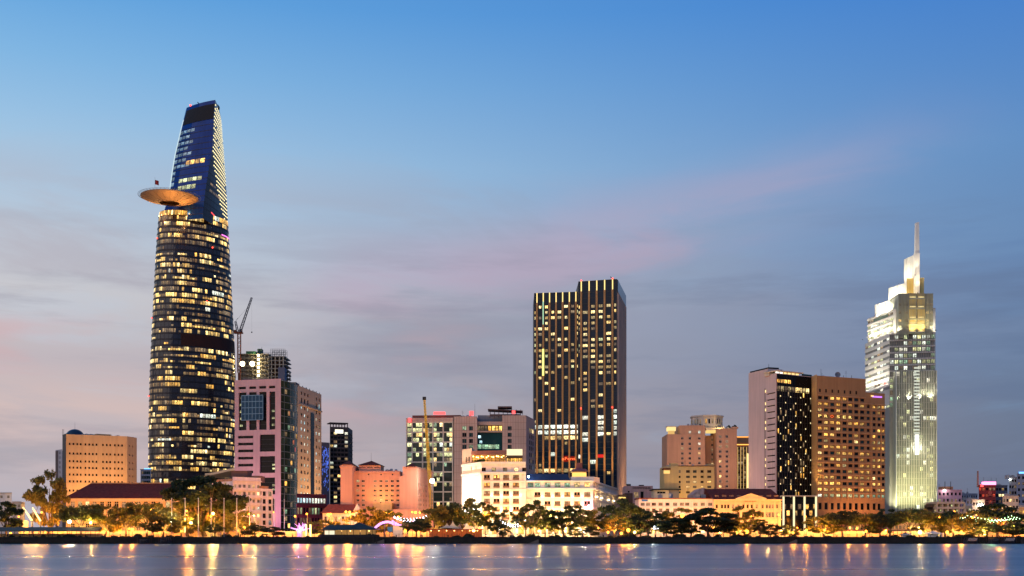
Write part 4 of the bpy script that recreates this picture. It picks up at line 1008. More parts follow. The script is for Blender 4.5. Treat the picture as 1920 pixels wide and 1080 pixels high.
wash(t, Face(P(851, Yo), P(895, Yo)), 1, 16000, (1, .66, .45), 22, 40, 120); wash(t, Face(P(942, Yo), P(987, Yo)), 1, 12000, (1, .62, .45), 22, 40, 120)
clutter(t, Face(P(851, Yo), P(895, Yo)), Zo(781) - .7, 18, 5); clutter(t, Face(P(942, Yo), P(985, Yo)), Zo(779) - .7, 16, 3)
# yellow mobile crane
YEL = mat('crane_yellow', (.62, .42, .05), .5); t = thing('mobile_crane', 'yellow telescopic crane boom leaning up in front of the lit glass wing', 'crane', (px(812, 505), 505, GZ))
a, b = Vector((px(812, 505), 505, GZ + 3)), Vector((px(795.3, 505), 505, pz(742.5, 505)))
for k, (s0, s1, w_) in enumerate(((0, .46, .95), (.44, .74, .75), (.72, .98, .55))):
    mb = MB(); lattice(mb, a.lerp(b, s0), a.lerp(b, s1), w_ * 1.5, w_ * 1.3, 9, .11); mb.tube(a.lerp(b, s0), a.lerp(b, s1), w_ * .42, w_ * .38, 4); mb.build('boom_section', YEL, t)
mb = MB(); q = a.lerp(b, .98); mb.box(q.x - .75, q.x + .75, 504.4, 505.6, q.z - .6, q.z + .8); mb.build('boom_head', DARK, t)
mb = MB(); mb.box(a.x - 3.5, a.x + 3.5, 503.5, 506.5, GZ + .9, GZ + 3.2); mb.build('carrier', YEL, t)
for k in range(4):
    mb = MB(); mb.tube((a.x - 3 + k * 1.9, 503.3, GZ + .55), (a.x - 3 + k * 1.9, 503.8, GZ + .55), .55, n=12); mb.build('wheel', DARK, t)
t = thing('floodlight_mast', 'tall mast with a glaring white floodlight beside the salmon hotel', 'floodlight', (px(810, 488), 488, GZ)); zz = pz(902, 488)
mb = MB(); lattice(mb, (px(810.5, 488), 488, GZ), (px(810.5, 488), 488, zz), .9, .7, 16, .07); mb.build('mast', GRY, t)
mb = MB(); mb.ball((px(810.7, 488), 487.2, zz), .95, 10, 6); mb.build('lamp_head', emit('flood_cold', (1, .96, .86), 40), t); plight(t, (px(810.7, 488), 485.5, zz + 1), 4500, (1, .93, .8), .6)
# ================================================================ white riverside hotel
WH = mat('hotel_white', (.82, .74, .62), .8, var=.04); Ym = 455; Zm = lambda y: pz(y, Ym)
t = thing('grand_hotel', 'brightly floodlit white colonial hotel with balconied windows and a roof terrace', 'building', (px(950, Ym), Ym + 12, GZ)); GH = t
A, B_, C_ = P(866, 474), P(903, Ym), P(985.5, Ym); s, f = Face(A, B_), Face(B_, C_)
FRN = mat('french_frame', (.62, .50, .36), .7); DKW = mat('brown_timber', (.20, .11, .06), .7)
cols = [f.u(x) for x in (913, 931, 949, 967.5)]; rows = [Zm(y) for y in (895, 909.7, 925, 939.7, 954.5, 969)]
ops = {1: grid(f, cols, rows, 2.3, 2.0, pick(amber=2, dim=5, black=2), 'french') + grid(f, [f.L * k for k in (.1, .3, .5, .7, .9)], [Zm(991)], 2.2, 4.6, pick(warm=3, amber=2), 'cross') + grid(f, [f.u(x) for x in (907, 926, 947, 968, 983)], [Zm(880.3)], 1.7, 1.5, pick(black=2, dim=2, warm=1), 'two'),
       0: [(s.L * .72, s.z(880), .9, 1.5, 'teal', 'frame'), (s.L * .5, s.z(880), .9, 1.5, 'pale', 'frame')]}
zt = Zm(867.5)
shell(t, [A, B_, C_, C_ + Vector((0, 24)), A + Vector((2, 10))], GZ, zt, WH, ops, rec=.35, fm=DKW)
for y, o_, hh, nm in ((887, 1.1, .7, 'cornice'), (902.3, .35, .3, 'string_course'), (917.3, .35, .3, 'string_course'), (932.3, .35, .3, 'string_course'), (947, .35, .3, 'string_course'), (962, .5, .5, 'string_course'), (977.5, 1.4, .6, 'cornice'), (868, .9, .9, 'cornice')):
    mb = MB(); f.box(mb, -.1, f.L + .1, Zm(y) - hh / 2, Zm(y) + hh / 2, -.02, o_)
    if y in (887, 868): s.box(mb, .1, s.L - .1, Zm(y) - hh / 2, Zm(y) + hh / 2, -.02, o_ * .5)
    mb.build(nm, WH, t)
for x in (904.5, 922, 940, 958.3, 976, 984):
    mb = MB(); f.box(mb, f.u(x) - .45, f.u(x) + .45, Zm(962), Zm(889), -.02, .28); mb.build('pilaster', WH, t)
# roof-terrace storey
a, b = P(866.5, 473.5), P(884.5, 466); mb = MB(); mb.prism([a, b, b + Vector((1, 8)), a + Vector((1, 8))], zt - .6, pz(842, 470)); mb.build('corner_pavilion', CREAM, t)
ff = Face(a, b)
for u in (.45, .75): window(t, ff, ff.L * u, pz(862, 470), .8, 2.2, 'dim', 'frame', -.03, FRAMED)
mb = MB(); q0, q1 = Face(P(884, 464), P(950, 459)), None; q0.box(mb, 0, q0.L, pz(852, 460), pz(844.5, 460), -6, .3); mb.build('terrace_roof', mat('terrace_roof', (.30, .15, .11), .8), t)
for k in range(9):
    mb = MB(); p = q0.pt(q0.L * (k + .1) / 9, -.2, 0); mb.tube((p.x, p.y, zt - .6), (p.x, p.y, pz(852, 460)), .10); mb.build('terrace_post', DKW, t)
for k in range(14):
    p = q0.pt(q0.L * (k + .5) / 14, -.6 - (k % 2), pz(854.5 + (k % 3), 460)); mb = MB(); mb.ball(p, .22); mb.build('terrace_lamp', emit('terrace_lamp', (1, .62, .18), 14), t)
    if k % 2 == 0: plight(t, (p.x, p.y - .1, p.z - .8), 160, (1, .55, .15), .2)
mb = MB(); mb.box(px(886, 465), px(948, 465), 466.5, 467, zt - .6, pz(852, 466)); mb.build('terrace_back_wall', OCHRE, t)
mb = MB(); rng = random.Random(2)
for k in range(160):
    p = s.pt(rng.uniform(s.L * .55, s.L), -.5 - rng.random(), zt + rng.uniform(.1, 1.4)); v = Vector((rng.uniform(-1, 1), rng.uniform(-1, 1), rng.uniform(-1, 1))) * .3; w_ = v.orthogonal().normalized() * .25; mb.quad(p - v - w_, p + v - w_, p + v + w_, p - v + w_)
LEAF = mat('leaf_green', (.045, .085, .02), .6, var=.5, scale=.6); mb.build('planter_hedge', LEAF, t, kind='stuff')
a, b = P(949.5, 459), P(980, 459); ff = Face(a, b)
mb = MB(); ff.box(mb, 0, ff.L, pz(857.5, 459), pz(854, 459), -5, .4); ff.box(mb, 0, ff.L, zt - .6, pz(857.5, 459), -5, -2); mb.build('bar_pavilion', DKW, t)
for k in range(8): window(t, ff, ff.L * (k + .5) / 8, pz(862.5, 459), ff.L / 9, 1.7, 'amber', 'frame', 1.9, FRAMED)
mb = MB(); ff.box(mb, .1, ff.L - .1, pz(853.6, 459), pz(842, 459), -.4, -.1); mb.build('backlit_sign', emit('cream_sign', (1, .84, .48), 1.35), t)
# right wing
A, B_, C_, D_ = P(986.5, 458), P(1112, 457), P(1134, 496), P(1158, 545); f, g, h = Face(A, B_), Face(B_, C_), Face(C_, D_); zt = Zm(901.5)
cx = (995, 1007.8, 1026.6, 1045.4, 1063.8, 1082, 1101)
us = [f.u(x) for x in cx]; k1 = lambda i, j: 'green' if i < 5 else 'warm'
ops = {0: grid(f, us, [Zm(908.5)], 2.3, 1.9, k1, 'three') + grid(f, us[1:], [Zm(y) for y in (927, 944, 961)], 2.3, 2.0, pick(amber=2, dim=4, black=2), 'french') + grid(f, lin_(2, f.L - 2, 9), [Zm(990)], 1.9, 4.8, pick(warm=2, amber=2, dim=1), 'cross'),
       1: grid(g, [g.L * (i + .5) / 6 for i in range(6)], [Zm(y) for y in (909, 927, 944, 961)], 2.6, 2.2, pick(warm=2, dim=3, black=2), 'two'),
       2: grid(h, [h.L * (i + .5) / 9 for i in range(9)], [Zm(y) for y in (909, 927, 944, 961)], 2.6, 2.4, pick(dim=4, black=3), 'two')}
shell(t, [A, B_, C_, D_, D_ + Vector((-14, 4)), A + Vector((0, 20))], GZ, zt, WH, ops, rec=.35, fm=DKW, wname='wing_wall')
for y, o_, hh in ((901.8, .6, .5), (916.5, 1.1, .7), (935.5, .4, .35), (952.5, .4, .35), (969, .5, .4), (978, 1.4, .6)):
    mb = MB()
    for k_, q in enumerate((f, g, h)): q.box(mb, -.02 - .3 * (k_ > 0), q.L + .05, Zm(y) - hh / 2, Zm(y) + hh / 2, -.02, o_ - .02 * k_)
    mb.build('cornice' if hh > .45 else 'string_course', WH, t)
for x in (1017, 1036, 1054.6, 1073, 1091.5, 1110):
    mb = MB(); f.box(mb, f.u(x) - .4, f.u(x) + .4, Zm(969), Zm(917), -.02, .25); mb.build('pilaster', WH, t)
SLT = mat('blue_slate', (.035, .055, .10), .6, var=.2); zr = Zm(887); a, b = A.x - .3, px(1070, 458)
mb = MB(); mb.hexa([(a, 458.3, zt + .02), (b, 458.3, zt + .02), (b, 472, zt + .02), (a, 472, zt + .02), (a, 461, zr), (b - 1.2, 461, zr), (b - 1.2, 470, zr), (a, 470, zr)]); mb.build('mansard_roof', SLT, t)
mb = MB(); a, b = P(1070.5, 458.4), P(1114, 458.4); mb.prism([a, b, b + Vector((3, 10)), a + Vector((0, 10))], zt - .5, Zm(893)); mb.build('parapet_block', WH, t)
c = P(1086, 464); mb = MB(); za, zb = Zm(893), pz(884, 464); mb.tube((c.x, c.y, za - .5), (c.x, c.y, zb), 2.9, 2.9, 12); pv = mb.build('roof_pavilion', OCHRE, t)
mb = MB(); mb.tube((c.x, c.y, zb), (c.x, c.y, pz(879.5, 464)), 3.9, 2.6, 12); mb.tube((c.x, c.y, pz(879.5, 464)), (c.x, c.y, pz(868, 464)), 1.3, 1.2, 8); mb.build('pavilion_roof', mat('plum_roof', (.22, .09, .09), .7), pv)
mb = MB(); mb.tube((c.x, c.y, zb - 2.2), (c.x, c.y, zb - .5), 2.95, 2.95, 12, cap=False); mb.build('pavilion_glazing', emit('pavilion_glow', (1, .58, .14), 1.6), pv)
# sconces and uplighters that wash the walls
SC = emit('sconce', (1, .80, .45), 22)
def sconce(face, u, z, pw=260, c=(1, .72, .38)):
    p = face.pt(u, .75, z); mb = MB(); mb.ball(p, .2, 6, 4); mb.tube(face.pt(u, 0, z - .1), p, .06, n=4, m=0); mb.build('wall_lamp', SC, GH); q = face.pt(u, 1.5, z); plight(GH, q, pw, c, .25)
fF = Face(P(903, Ym), P(985.5, Ym))
for x in (922, 940, 958.3, 976):
    for y in (929, 958): sconce(fF, fF.u(x), Zm(y), 150)
for x in (904.5, 922, 940, 958.3, 976): sconce(fF, fF.u(x), Zm(986), 200)
for x in (1017, 1036, 1054.6, 1073, 1091.5):
    for y in (931, 956): sconce(f, f.u(x), Zm(y), 150)
for x in (992, 1017, 1036, 1054.6, 1073, 1091.5, 1108): sconce(f, f.u(x), Zm(986), 200)
for u in (.2, .6): sconce(g, g.L * u, Zm(930), 420, (1, .7, .3)); sconce(h, h.L * u, Zm(930), 500, (1, .6, .2))
for u in (.25, .7): floodlight(t, s.pt(s.L * u, 9, GZ + 4), s.pt(s.L * u, 0, GZ + 18), 34000, (.95, 1.0, .88), 110)
floodlight(t, fF.pt(2, 12, GZ + 1), fF.pt(6, 0, GZ + 17), 2200, (1, .76, .42), 120); floodlight(t, fF.pt(14, 12, GZ + 1), fF.pt(13, 0, GZ + 17), 2200, (1, .76, .42), 120)
for u in (.12, .4, .68, .94): floodlight(t, f.pt(f.L * u, 11, GZ + 1), f.pt(f.L * u, 0, GZ + 14), 1900, (1, .76, .44), 130)
p = Vector((px(991, 457.2), 457.0, Zm(893.5))); mb = MB(); mb.ball(p, .4); mb.build('blue_spotlight', emit('cold_spot', (.55, .75, 1), 25), t); plight(t, (p.x + .6, p.y - .5, p.z + .6), 450, (.3, .5, 1), .3)
p = f.pt(f.u(1104), 1.2, Zm(948)); mb = MB(); mb.ball(p, .35); mb.build('magenta_spotlight', emit('magenta_spot', (1, .35, .95), 12), t); plight(t, p + Vector((0, -.6, 0)), 500, (1, .25, .9), .3)

# ================================================================ twin-block tower with copper fins
COP = mat('copper_fin', (.58, .32, .12), .55, .1, var=.08); Zt = lambda y, Y=642: pz(y, Y)
t = thing('skyscraper', 'dark twin-block tower striped with tall copper-coloured vertical fins', 'skyscraper', (px(1085, 650), 660, GZ))
GOLD = emit('gold_led', (1, .72, .25), 1.6)
rng = random.Random(77); nwin = 0
up = None
for bi, (xa, xb, Ya, Yb, ytop, pil) in enumerate(((1001.4, 1084.2, 657, 653, 549, (1006.9, 1018.7, 1030.5, 1042.7, 1055, 1067.6, 1079.8)), (1084.3, 1156.8, 646.5, 640, 526.5, (1090, 1104.7, 1119.1, 1133.8, 1148.7)))):
    A, B_ = P(xa, Ya), P(xb, Yb); f = Face(A, B_); zt = pz(ytop, (Ya + Yb) / 2)
    Bk = P(1172.3, 684) if bi else B_ + Vector((0, 28)); Ak = A + Vector((0, 34))
    fh = 10.4 / F * 645; nf = int((zt - GZ) / fh); zs = [zt - fh * k for k in range(nf, -1, -1)]
    uu = [0] + [f.u(x) for x in pil] + [f.L]
    mb = MB(); glazing(mb, f, sorted(set([0, f.L] + [x for a, b in zip(uu, uu[1:]) for x in (a, (a + b) / 2)])), [GZ] + zs, 0, .035); mb.build('glazing', GL['navy'], t, kind='stuff')
    mb = MB(); mb.prism([A + Vector((.05, .3)), B_ + Vector((-.05, .3)), Bk, Ak], GZ, zt - .05); mb.build('core', DARK, t)
    if not bi:
        pass
    for z in zs[::1]:
        mb = MB(); f.box(mb, 0, f.L, z - .2, z + .2, -.02, .07); mb.build('storey_band', mat('navy_band', (.016, .022, .03), .4), t)
    for x in pil:
        u = f.u(x); mb = MB(); f.box(mb, u - .45, u - .12, GZ, zt - 5.4, -.02, .6); f.box(mb, u + .12, u + .45, GZ, zt - 5.4, -.02, .6); f.box(mb, u - .15, u + .15, GZ, zt - 5.4, -.02, .25); fin = mb.build('fin', COP, t)
        mb = MB(); f.box(mb, u - .28, u + .28, zt - 5.35, zt + .2, -.02, .35); mb.build('light_strip', GOLD, fin)
    for j in range(len(zs) - 1):
        z = (zs[j] + zs[j + 1]) / 2; y = HY - (z - CZ) * F / 645
        for i in range(len(uu) - 1):
            a, b = uu[i] + (.62 if i else .1), uu[i + 1] - (.62 if i < len(uu) - 2 else .1)
            if y < 566 or b - a < .4: continue
            kind = None; p_ = .0
            if bi == 0:
                p_ = .62 if y < 625 else .55 if y < 670 else .34 if y < 700 else .2 if y < 770 else .1
                if 794 < y < 802: p_, kind = .9, 'white'
                elif 804 < y < 813: p_, kind = (.92 if i > 0 else 0), 'white'
                elif 815 < y < 823: p_, kind = (.9 if i > 1 else 0), 'warm'
                elif 841 < y < 850: p_, kind = .35, 'white'
                elif 875 < y < 886: p_, kind = .85, 'warm'
            else:
                p_ = .72 if y < 600 else .78 if y < 700 else .4 if y < 722 else .12
                if i == 0 and y > 620 : p_ *= .4
                if 770 < y < 830 and i in (1, 3, 5): p_, kind = .7, 'white'
                elif 852 < y < 870: p_, kind = .3, 'white'
            if rng.random() < p_:
                kd = kind or rng.choices(['warm', 'dim', 'pale'], [7, 1.5, .6])[0]
                wd = (b - a) * (1 if kind else rng.choice((.62, .75, .9))); window(t, f, (a + b) / 2, z - .15, wd, 1.75 if not kind else 2.1, kd, 'bare' if kind else 'two', -.06, FRAMED); nwin += 1
    if bi == 0: fL = f
    else: fR = f
# flank of ribbed copper
g = Face(P(1156.9, 640.1), P(1172.4, 684)); zt = pz(526.5, 643)
COP2 = mat('copper_flank', (.56, .38, .27), .6); mb = MB(); g.box(mb, 0, g.L, GZ, zt - .2, -.5, 0); mb.build('flank_wall', COP2, t)
for k in range(15):
    u = g.L * (k + .5) / 15; mb = MB(); g.box(mb, u - .5, u + .5, GZ, zt - 7, -.02, .8); mb.build('fin', COP2, t)
mb = MB(); g.box(mb, .1, g.L, zt - 6.5, zt, .0, .5); mb.build('flank_crown', GL['navy'], t)
mb = MB(); fR.box(mb, 0, fR.L, zt - .2, zt + .35, -.6, .1); mb.build('roof_rim', DARK, t)
for x in (1090, 1148.7): mb = MB(); mb.ball(fR.pt(fR.u(x), .2, zt + .7), .45); mb.build('beacon', emit('red_beacon', (1, .05, .03), 6), t)
for x in (1090, 1148.7): mb = MB(); mb.ball(fR.pt(fR.u(x), 1.0, pz(765, 643)), .4); mb.build('beacon', emit('red_beacon', (1, .05, .03), 6), t)
mb = MB(); fR.box(mb, fR.u(1146), fR.u(1150), zt + .3, zt + 1.1, -4, -2); mb.tube(fR.pt(fR.u(1147), -3, zt + 1.1), fR.pt(fR.u(1143), -2, zt + 2.3), .2); mb.build('maintenance_rig', DARK, t)
mb = MB(); u = fL.u(1018.7); fL.box(mb, u - .55, u + .55, pz(704, 655), pz(654, 655), .66, .8); mb.build('light_strip', emit('yellow_led', (1, .88, .22), 1.8), t)
mb = MB(); fL.box(mb, u - .25, u + .25, pz(608, 655), pz(565, 655), .66, .78); mb.build('light_strip', emit('mint_led', (.5, 1, .7), .9), t)
text(t, 'aFcns', fL, fL.u(1066.5), pz(860.5, 655), 1.7, emit('red_neon2', (1, .16, .05), 2.2), .7, 'lettering', width=fL.u(1079) - fL.u(1054))
mb = MB(); fL.box(mb, fL.u(1056.5), fL.u(1066), pz(866, 655), pz(855, 655), .04, .1); fL.box(mb, fL.u(1069), fL.u(1078), pz(864, 655), pz(856, 655), .04, .1); mb.build('red_sign', emit('red_dim', (1, .05, .02), .25), t)
mb = MB(); fR.box(mb, fR.u(1117), fR.u(1132), pz(858, 643), pz(852, 643), .04, .1); mb.build('red_sign', emit('red_panel', (1, .04, .03), .8), t)
# copper fins are washed from below
for q, n in ((fL, 4), (fR, 4)):
    for k in range(n): floodlight(t, q.pt(q.L * (k + .5) / n, 7, GZ + 26), q.pt(q.L * (k + .5) / n, 0, GZ + 75), 16000, (1, .56, .20), 60, .5, 3)
for k in range(2): floodlight(t, g.pt(g.L * (.3 + .4 * k), 16, GZ + .6), g.pt(g.L * (.3 + .4 * k), 0, GZ + 70), 80000, (1, .62, .34), 75, .5, 3)

# ================================================================ low roofs right of the tower
A, B_ = P(1172.5, 560), P(1224, 560); f = Face(A, B_); zt = f.z(911); SALM = mat('dusky_pink_render', (.50, .31, .28), .85)
t = thing('warehouse', 'flat pink block with dark rooftop lettering beside the copper-finned tower', 'building', (px(1200, 560), 568, GZ))
shell(t, [A, B_, B_ + Vector((0, 16)), A + Vector((0, 16))], GZ, zt, SALM, {0: [(f.u(1193), f.z(928), 2.4, 2.8, 'dim', 'two'), (f.u(1204), f.z(928), 1.6, 3.4, 'black', 'frame'), (f.u(1179), f.z(922), .9, .9, 'black', 'frame')]})
text(t, 'CANAMOTE NA BA', f, f.u(1203), f.z(915), 1.0, mat('sign_letters', (.04, .02, .02), .7), .1, width=f.u(1219.5) - f.u(1186))
mb = MB(); f.box(mb, 1, 3, zt - .5, zt + 1, -5, -3); f.box(mb, 7, 9.4, zt - .5, zt + .6, -5, -3); mb.build('plant_room', DARK, t)
t = thing('substation', 'dark windowless block with a glowing yellow canopy at its foot', 'building', (px(1178, 525), 530, GZ))
mb = MB(); mb.box(px(1172, 525), px(1186.5, 525), 525, 535, GZ, pz(924.5, 525)); mb.build('wall', mat('umber_render', (.10, .06, .05), .85), t)
mb = MB(); mb.box(px(1158, 524), px(1173, 524), 519, 524.5, pz(931, 522), pz(928, 522)); mb.build('canopy', DKW, t)
mb = MB(); mb.box(px(1159, 524), px(1172, 524), 521, 521.3, pz(940, 521), pz(932, 521)); mb.build('light_panel', emit('canopy_glow', (1, .66, .18), 1.6), t)
A, B_ = P(1226, 520), P(1273, 520); f = Face(A, B_); zt = f.z(918)
t = thing('rooftop_house', 'cream two-room house with a wide flat overhanging roof behind the long white building', 'building', (px(1250, 520), 526, GZ))
shell(t, [A, B_, B_ + Vector((0, 10)), A + Vector((0, 10))], GZ, zt, CREAM, {0: [(f.u(1240), f.z(923.5), 3.8, .95, 'black', 'three'), (f.u(1258), f.z(925), 1.4, 1.6, 'black', 'frame'), (f.u(1267), f.z(925), 1.2, 1.4, 'black', 'frame')]})
mb = MB(); f.box(mb, -.8, f.L + .8, zt - .2, zt + .35, -11, 1.1); mb.build('overhang', DARK, t)
mb = MB(); f.box(mb, f.u(1254), f.L + .02, GZ, f.z(918.5), -.02, .06); mb.build('dark_front_panel', mat('slate_panel', (.18, .15, .15), .8), t)  # darker panel over the right part of the front
mb = MB(); mb.tube((px(1262, 523), 523, zt), (px(1262, 523), 523, zt + 4), .06); mb.tube((px(1252, 523), 523, zt), (px(1252, 523), 523, zt + 2.5), .05); mb.build('antenna_mast', DARK, t)

# ================================================================ long white building
A, B_ = P(1197.7, 460), P(1338, 460); f = Face(A, B_); Z_ = lambda y: pz(y, 460); zt = Z_(935.5)
t = thing('office_building', 'long white two-storey building with a low red roof edge and grilled windows', 'building', (px(1265, 460), 468, GZ))
us = [f.u(x) for x in (1205, 1215, 1226, 1238.6, 1251.7, 1265.8, 1279, 1288.6, 1304, 1317.8, 1331.7)]
shell(t, [A, B_, B_ + Vector((0, 14)), A + Vector((0, 14))], GZ, zt, PINKW, {0: grid(f, us, [Z_(945.3)], 1.7, 1.3, pick(black=3, dim=2, pale=.6), 'three') + grid(f, us, [Z_(957), Z_(972)], 1.5, 1.6, pick(black=3, dim=2, warm=.5), 'three') + grid(f, us, [Z_(992)], 1.8, 3.2, pick(warm=3, amber=2), 'two')}, fm=mat('grille_frame', (.34, .24, .22), .7))
mb = MB(); f.box(mb, -.4, f.L + .1, zt + .01, zt + .35, -14, .6); mb.build('roof_edge', TILE, t)
for y in (950.5, 964, 980): mb = MB(); f.box(mb, 0, f.L, Z_(y) - .15, Z_(y) + .15, -.02, .35); mb.build('string_course', PINKW, t)
for x in (1199, 1210, 1232, 1245, 1259, 1272, 1296, 1310.5, 1325, 1337): mb = MB(); f.box(mb, f.u(x) - .25, f.u(x) + .25, GZ, zt - .4, -.02, .2); mb.build('pilaster', PINKW, t)
mb = MB(); f.box(mb, 1.2, 3.6, zt - 1.0, zt - .2, .05, .25); mb.build('blue_sign', mat('sign_blue', (.04, .13, .42), .5), t)
for k in range(5): sconce_u = f.L * (k + .5) / 5; floodlight(t, f.pt(sconce_u, 5, GZ + 1.5), f.pt(sconce_u, 0, GZ + 10), 350, (1, .66, .36), 140)
clutter(t, f, zt + .35, 10, 6)
# gabled house behind
A, B_ = P(1299.5, 482), P(1337.5, 482); f = Face(A, B_); ze = f.z(927); t = thing('gabled_house', 'weathered pink house end with a curved gable above the long white building', 'building', (px(1318, 482), 490, GZ))
mb = MB(); sh = [(0, GZ), (f.L, GZ), (f.L, ze), (f.L * .86, ze + 1.1), (f.L * .62, ze + 2.5), (f.L * .5, ze + 2.75), (f.L * .38, ze + 2.5), (f.L * .14, ze + 1.1), (0, ze)]
mb.poly([f.pt(u, 0, z) for u, z in sh]); mb.poly([f.pt(u, -16, z) for u, z in sh[::-1]])
for a, b in zip(sh, sh[1:] + sh[:1]): mb.quad(f.pt(a[0], 0, a[1]), f.pt(a[0], -16, a[1]), f.pt(b[0], -16, b[1]), f.pt(b[0], 0, b[1]))
mb.build('gable_wall', mat('weathered_pink', (.46, .30, .25), .9, var=.3, scale=.5, streak=.3), t)
for u in (.35, .65): window(t, f, f.L * u, ze - .8, 1.0, 1.4, 'black', 'cross', -.04)

# ================================================================ pedimented building
SAND = mat('sand_render', (.66, .45, .27), .85, var=.06); A, B_ = P(1338.5, 458), P(1464.5, 458); f = Face(A, B_); Z_ = lambda y: pz(y, 458); ze = Z_(936.5)
t = thing('colonial_building', 'sand-coloured colonial building with arched windows and a central triangular pediment', 'building', (px(1402, 458), 468, GZ))
xs = (1344, 1354, 1359.8, 1365.6, 1374, 1384.5, 1394, 1401.8, 1409.6, 1419, 1430, 1438, 1443.4, 1449, 1457)
us = [f.u(x) for x in xs]
shell(t, [A, B_, B_ + Vector((0, 20)), A + Vector((0, 20))], GZ, ze, SAND, {0: grid(f, us, [Z_(949.5)], .85, 1.5, pick(black=2, dim=3, warm=1.5), 'cross') + grid(f, us, [Z_(965)], 1.0, 2.0, pick(black=3, dim=3, warm=1), 'cross') + grid(f, us, [Z_(988)], 1.0, 2.6, pick(dim=3, amber=2), 'cross')}, fm=mat('timber_frame', (.24, .13, .06), .7))
for u in us:
    mb = MB()
    for k in range(6):
        a0, a1 = math.pi * k / 6, math.pi * (k + 1) / 6; q = lambda a, r_: f.pt(u + r_ * math.cos(a), .1, Z_(949.5) + .72 + r_ * math.sin(a)); mb.quad(q(a0, .42), q(a0, .6), q(a1, .6), q(a1, .42))
    mb.build('window_arch', SAND, t)
for y, o_, hh in ((937.5, .9, .5), (942.5, .3, .25), (956, .4, .35), (974, .5, .4)): mb = MB(); f.box(mb, -.2, f.L + .2, Z_(y) - hh / 2, Z_(y) + hh / 2, -.02, o_); mb.build('cornice', SAND, t)
for x in (1340, 1349, 1370, 1379.5, 1389.5, 1398, 1405.7, 1414, 1424.5, 1434, 1453, 1463): mb = MB(); f.box(mb, f.u(x) - .3, f.u(x) + .3, Z_(974), ze, -.02, .28); mb.build('pilaster', SAND, t)
a, b, c = f.pt(f.u(1379), .5, ze + .15), f.pt(f.u(1436), .5, ze + .15), f.pt(f.u(1407), .5, Z_(926.5)); dv = Vector((0, 5, 0)); mb = MB()
mb.poly([a, b, c]); mb.quad(a, c, c + dv, a + dv); mb.quad(c, b, b + dv, c + dv); pd = mb.build('pediment', SAND, t)
mb = MB()
for p, q in ((a, c), (c, b), (a, b)): mb.tube(p + Vector((0, -.25, .1)), q + Vector((0, -.25, .1)), .28, n=4)
p = (a + b + c) / 3; mb.tube(p + Vector((0, -.2, 0)), p + Vector((0, .05, 0)), .6, n=12); mb.build('pediment_moulding', SAND, pd)
text(t, 'CUC HAI QUAN', f, f.u(1407), Z_(940.2), .45, DKW, .32)
x0, x1 = A.x - .6, B_.x + .6; zr = pz(917, 470); mb = MB(); mb.quad((x0, 457.4, ze + .2), (x1, 457.4, ze + .2), (x1 - 2.5, 468, zr), (x0 - 1.5, 468, zr)); mb.poly([(x1, 457.4, ze + .2), (x1, 479, ze + .2), (x1 - 2.5, 468, zr)]); mb.quad((x1, 479, ze + .2), (x0, 479, ze + .2), (x0 - 1.5, 468, zr), (x1 - 2.5, 468, zr)); mb.poly([(x0, 479, ze + .2), (x0, 457.4, ze + .2), (x0 - 1.5, 468, zr)]); mb.build('tiled_roof', TILE, t)
for k in range(9):
    u = f.L * (k + .5) / 9; mb = MB(); p = f.pt(u, -2.2, ze + .9); mb.box(p.x - .8, p.x + .8, p.y - .6, p.y + 2, p.z - .3, p.z + .9); mb.build('dormer', mat('brown_dormer', (.22, .12, .08), .8), t)
for k in range(6): floodlight(t, f.pt(f.L * (k + .5) / 6, 5, GZ + 1.2), f.pt(f.L * (k + .5) / 6, 0, GZ + 11), 450, (1, .60, .24), 140)

# ================================================================ yellow hotel
YELR = mat('yellow_render', (.58, .40, .17), .85, var=.06); A, B_ = P(1245.5, 522), P(1339.5, 522); f = Face(A, B_); Z_ = lambda y: pz(y, 522)
t = thing('hotel', 'plain yellow mid-rise block with few small windows in front of the brown hotel', 'building', (px(1290, 522), 530, GZ))
ops = [(f.u(x), Z_(y), w_, 1.0 if y > 886 else 1.25, random.choices(['black', 'warm', 'dim', 'teal'], [3, 2, 2, 1])[0], st_) for y in (884, 894, 903.6, 913, 923) for x, w_, st_ in ((1274.5, .9, 'frame'), (1290, 1.7, 'three'), (1302.7, 1.7, 'three'), (1316.5, 1.4, 'two'), (1330, 1.8, 'three'))]
shell(t, [A, B_, B_ + Vector((0, 16)), A + Vector((0, 16))], GZ, Z_(874.5), YELR, {0: ops}, fm=mat('brown_frame', (.22, .13, .07), .7))
a, b = P(1258, 523), P(1272, 523); mb = MB(); mb.box(a.x, b.x, 523, 530, Z_(876), Z_(868)); mb.box(px(1328, 523), px(1340, 523), 524, 530, Z_(876), Z_(869)); mb.build('stair_head', YELR, t)
mb = MB(); f.box(mb, f.u(1272), f.L + .2, Z_(874.4), Z_(872.8), -12, .4); mb.build('roof_edge', DKW, t)
mb = MB(); f.box(mb, -.6, f.u(1257), Z_(880.5), Z_(878), -4, .9); mb.build('balcony_roof', TILE, t)
mb = MB(); f.box(mb, -.3, f.u(1256), Z_(888), Z_(882), .02, .2); mb.build('lit_balcony', emit('balcony_glow', (1, .64, .2), 1.2), t)
floodlight(t, f.pt(6, 14, GZ + 12), f.pt(10, 0, GZ + 24), 6500, (1, .62, .22), 120); floodlight(t, f.pt(17, 14, GZ + 12), f.pt(16, 0, GZ + 24), 5000, (1, .62, .22), 120)

clutter(t, f, Z_(874.5) - .7, 12, 6)
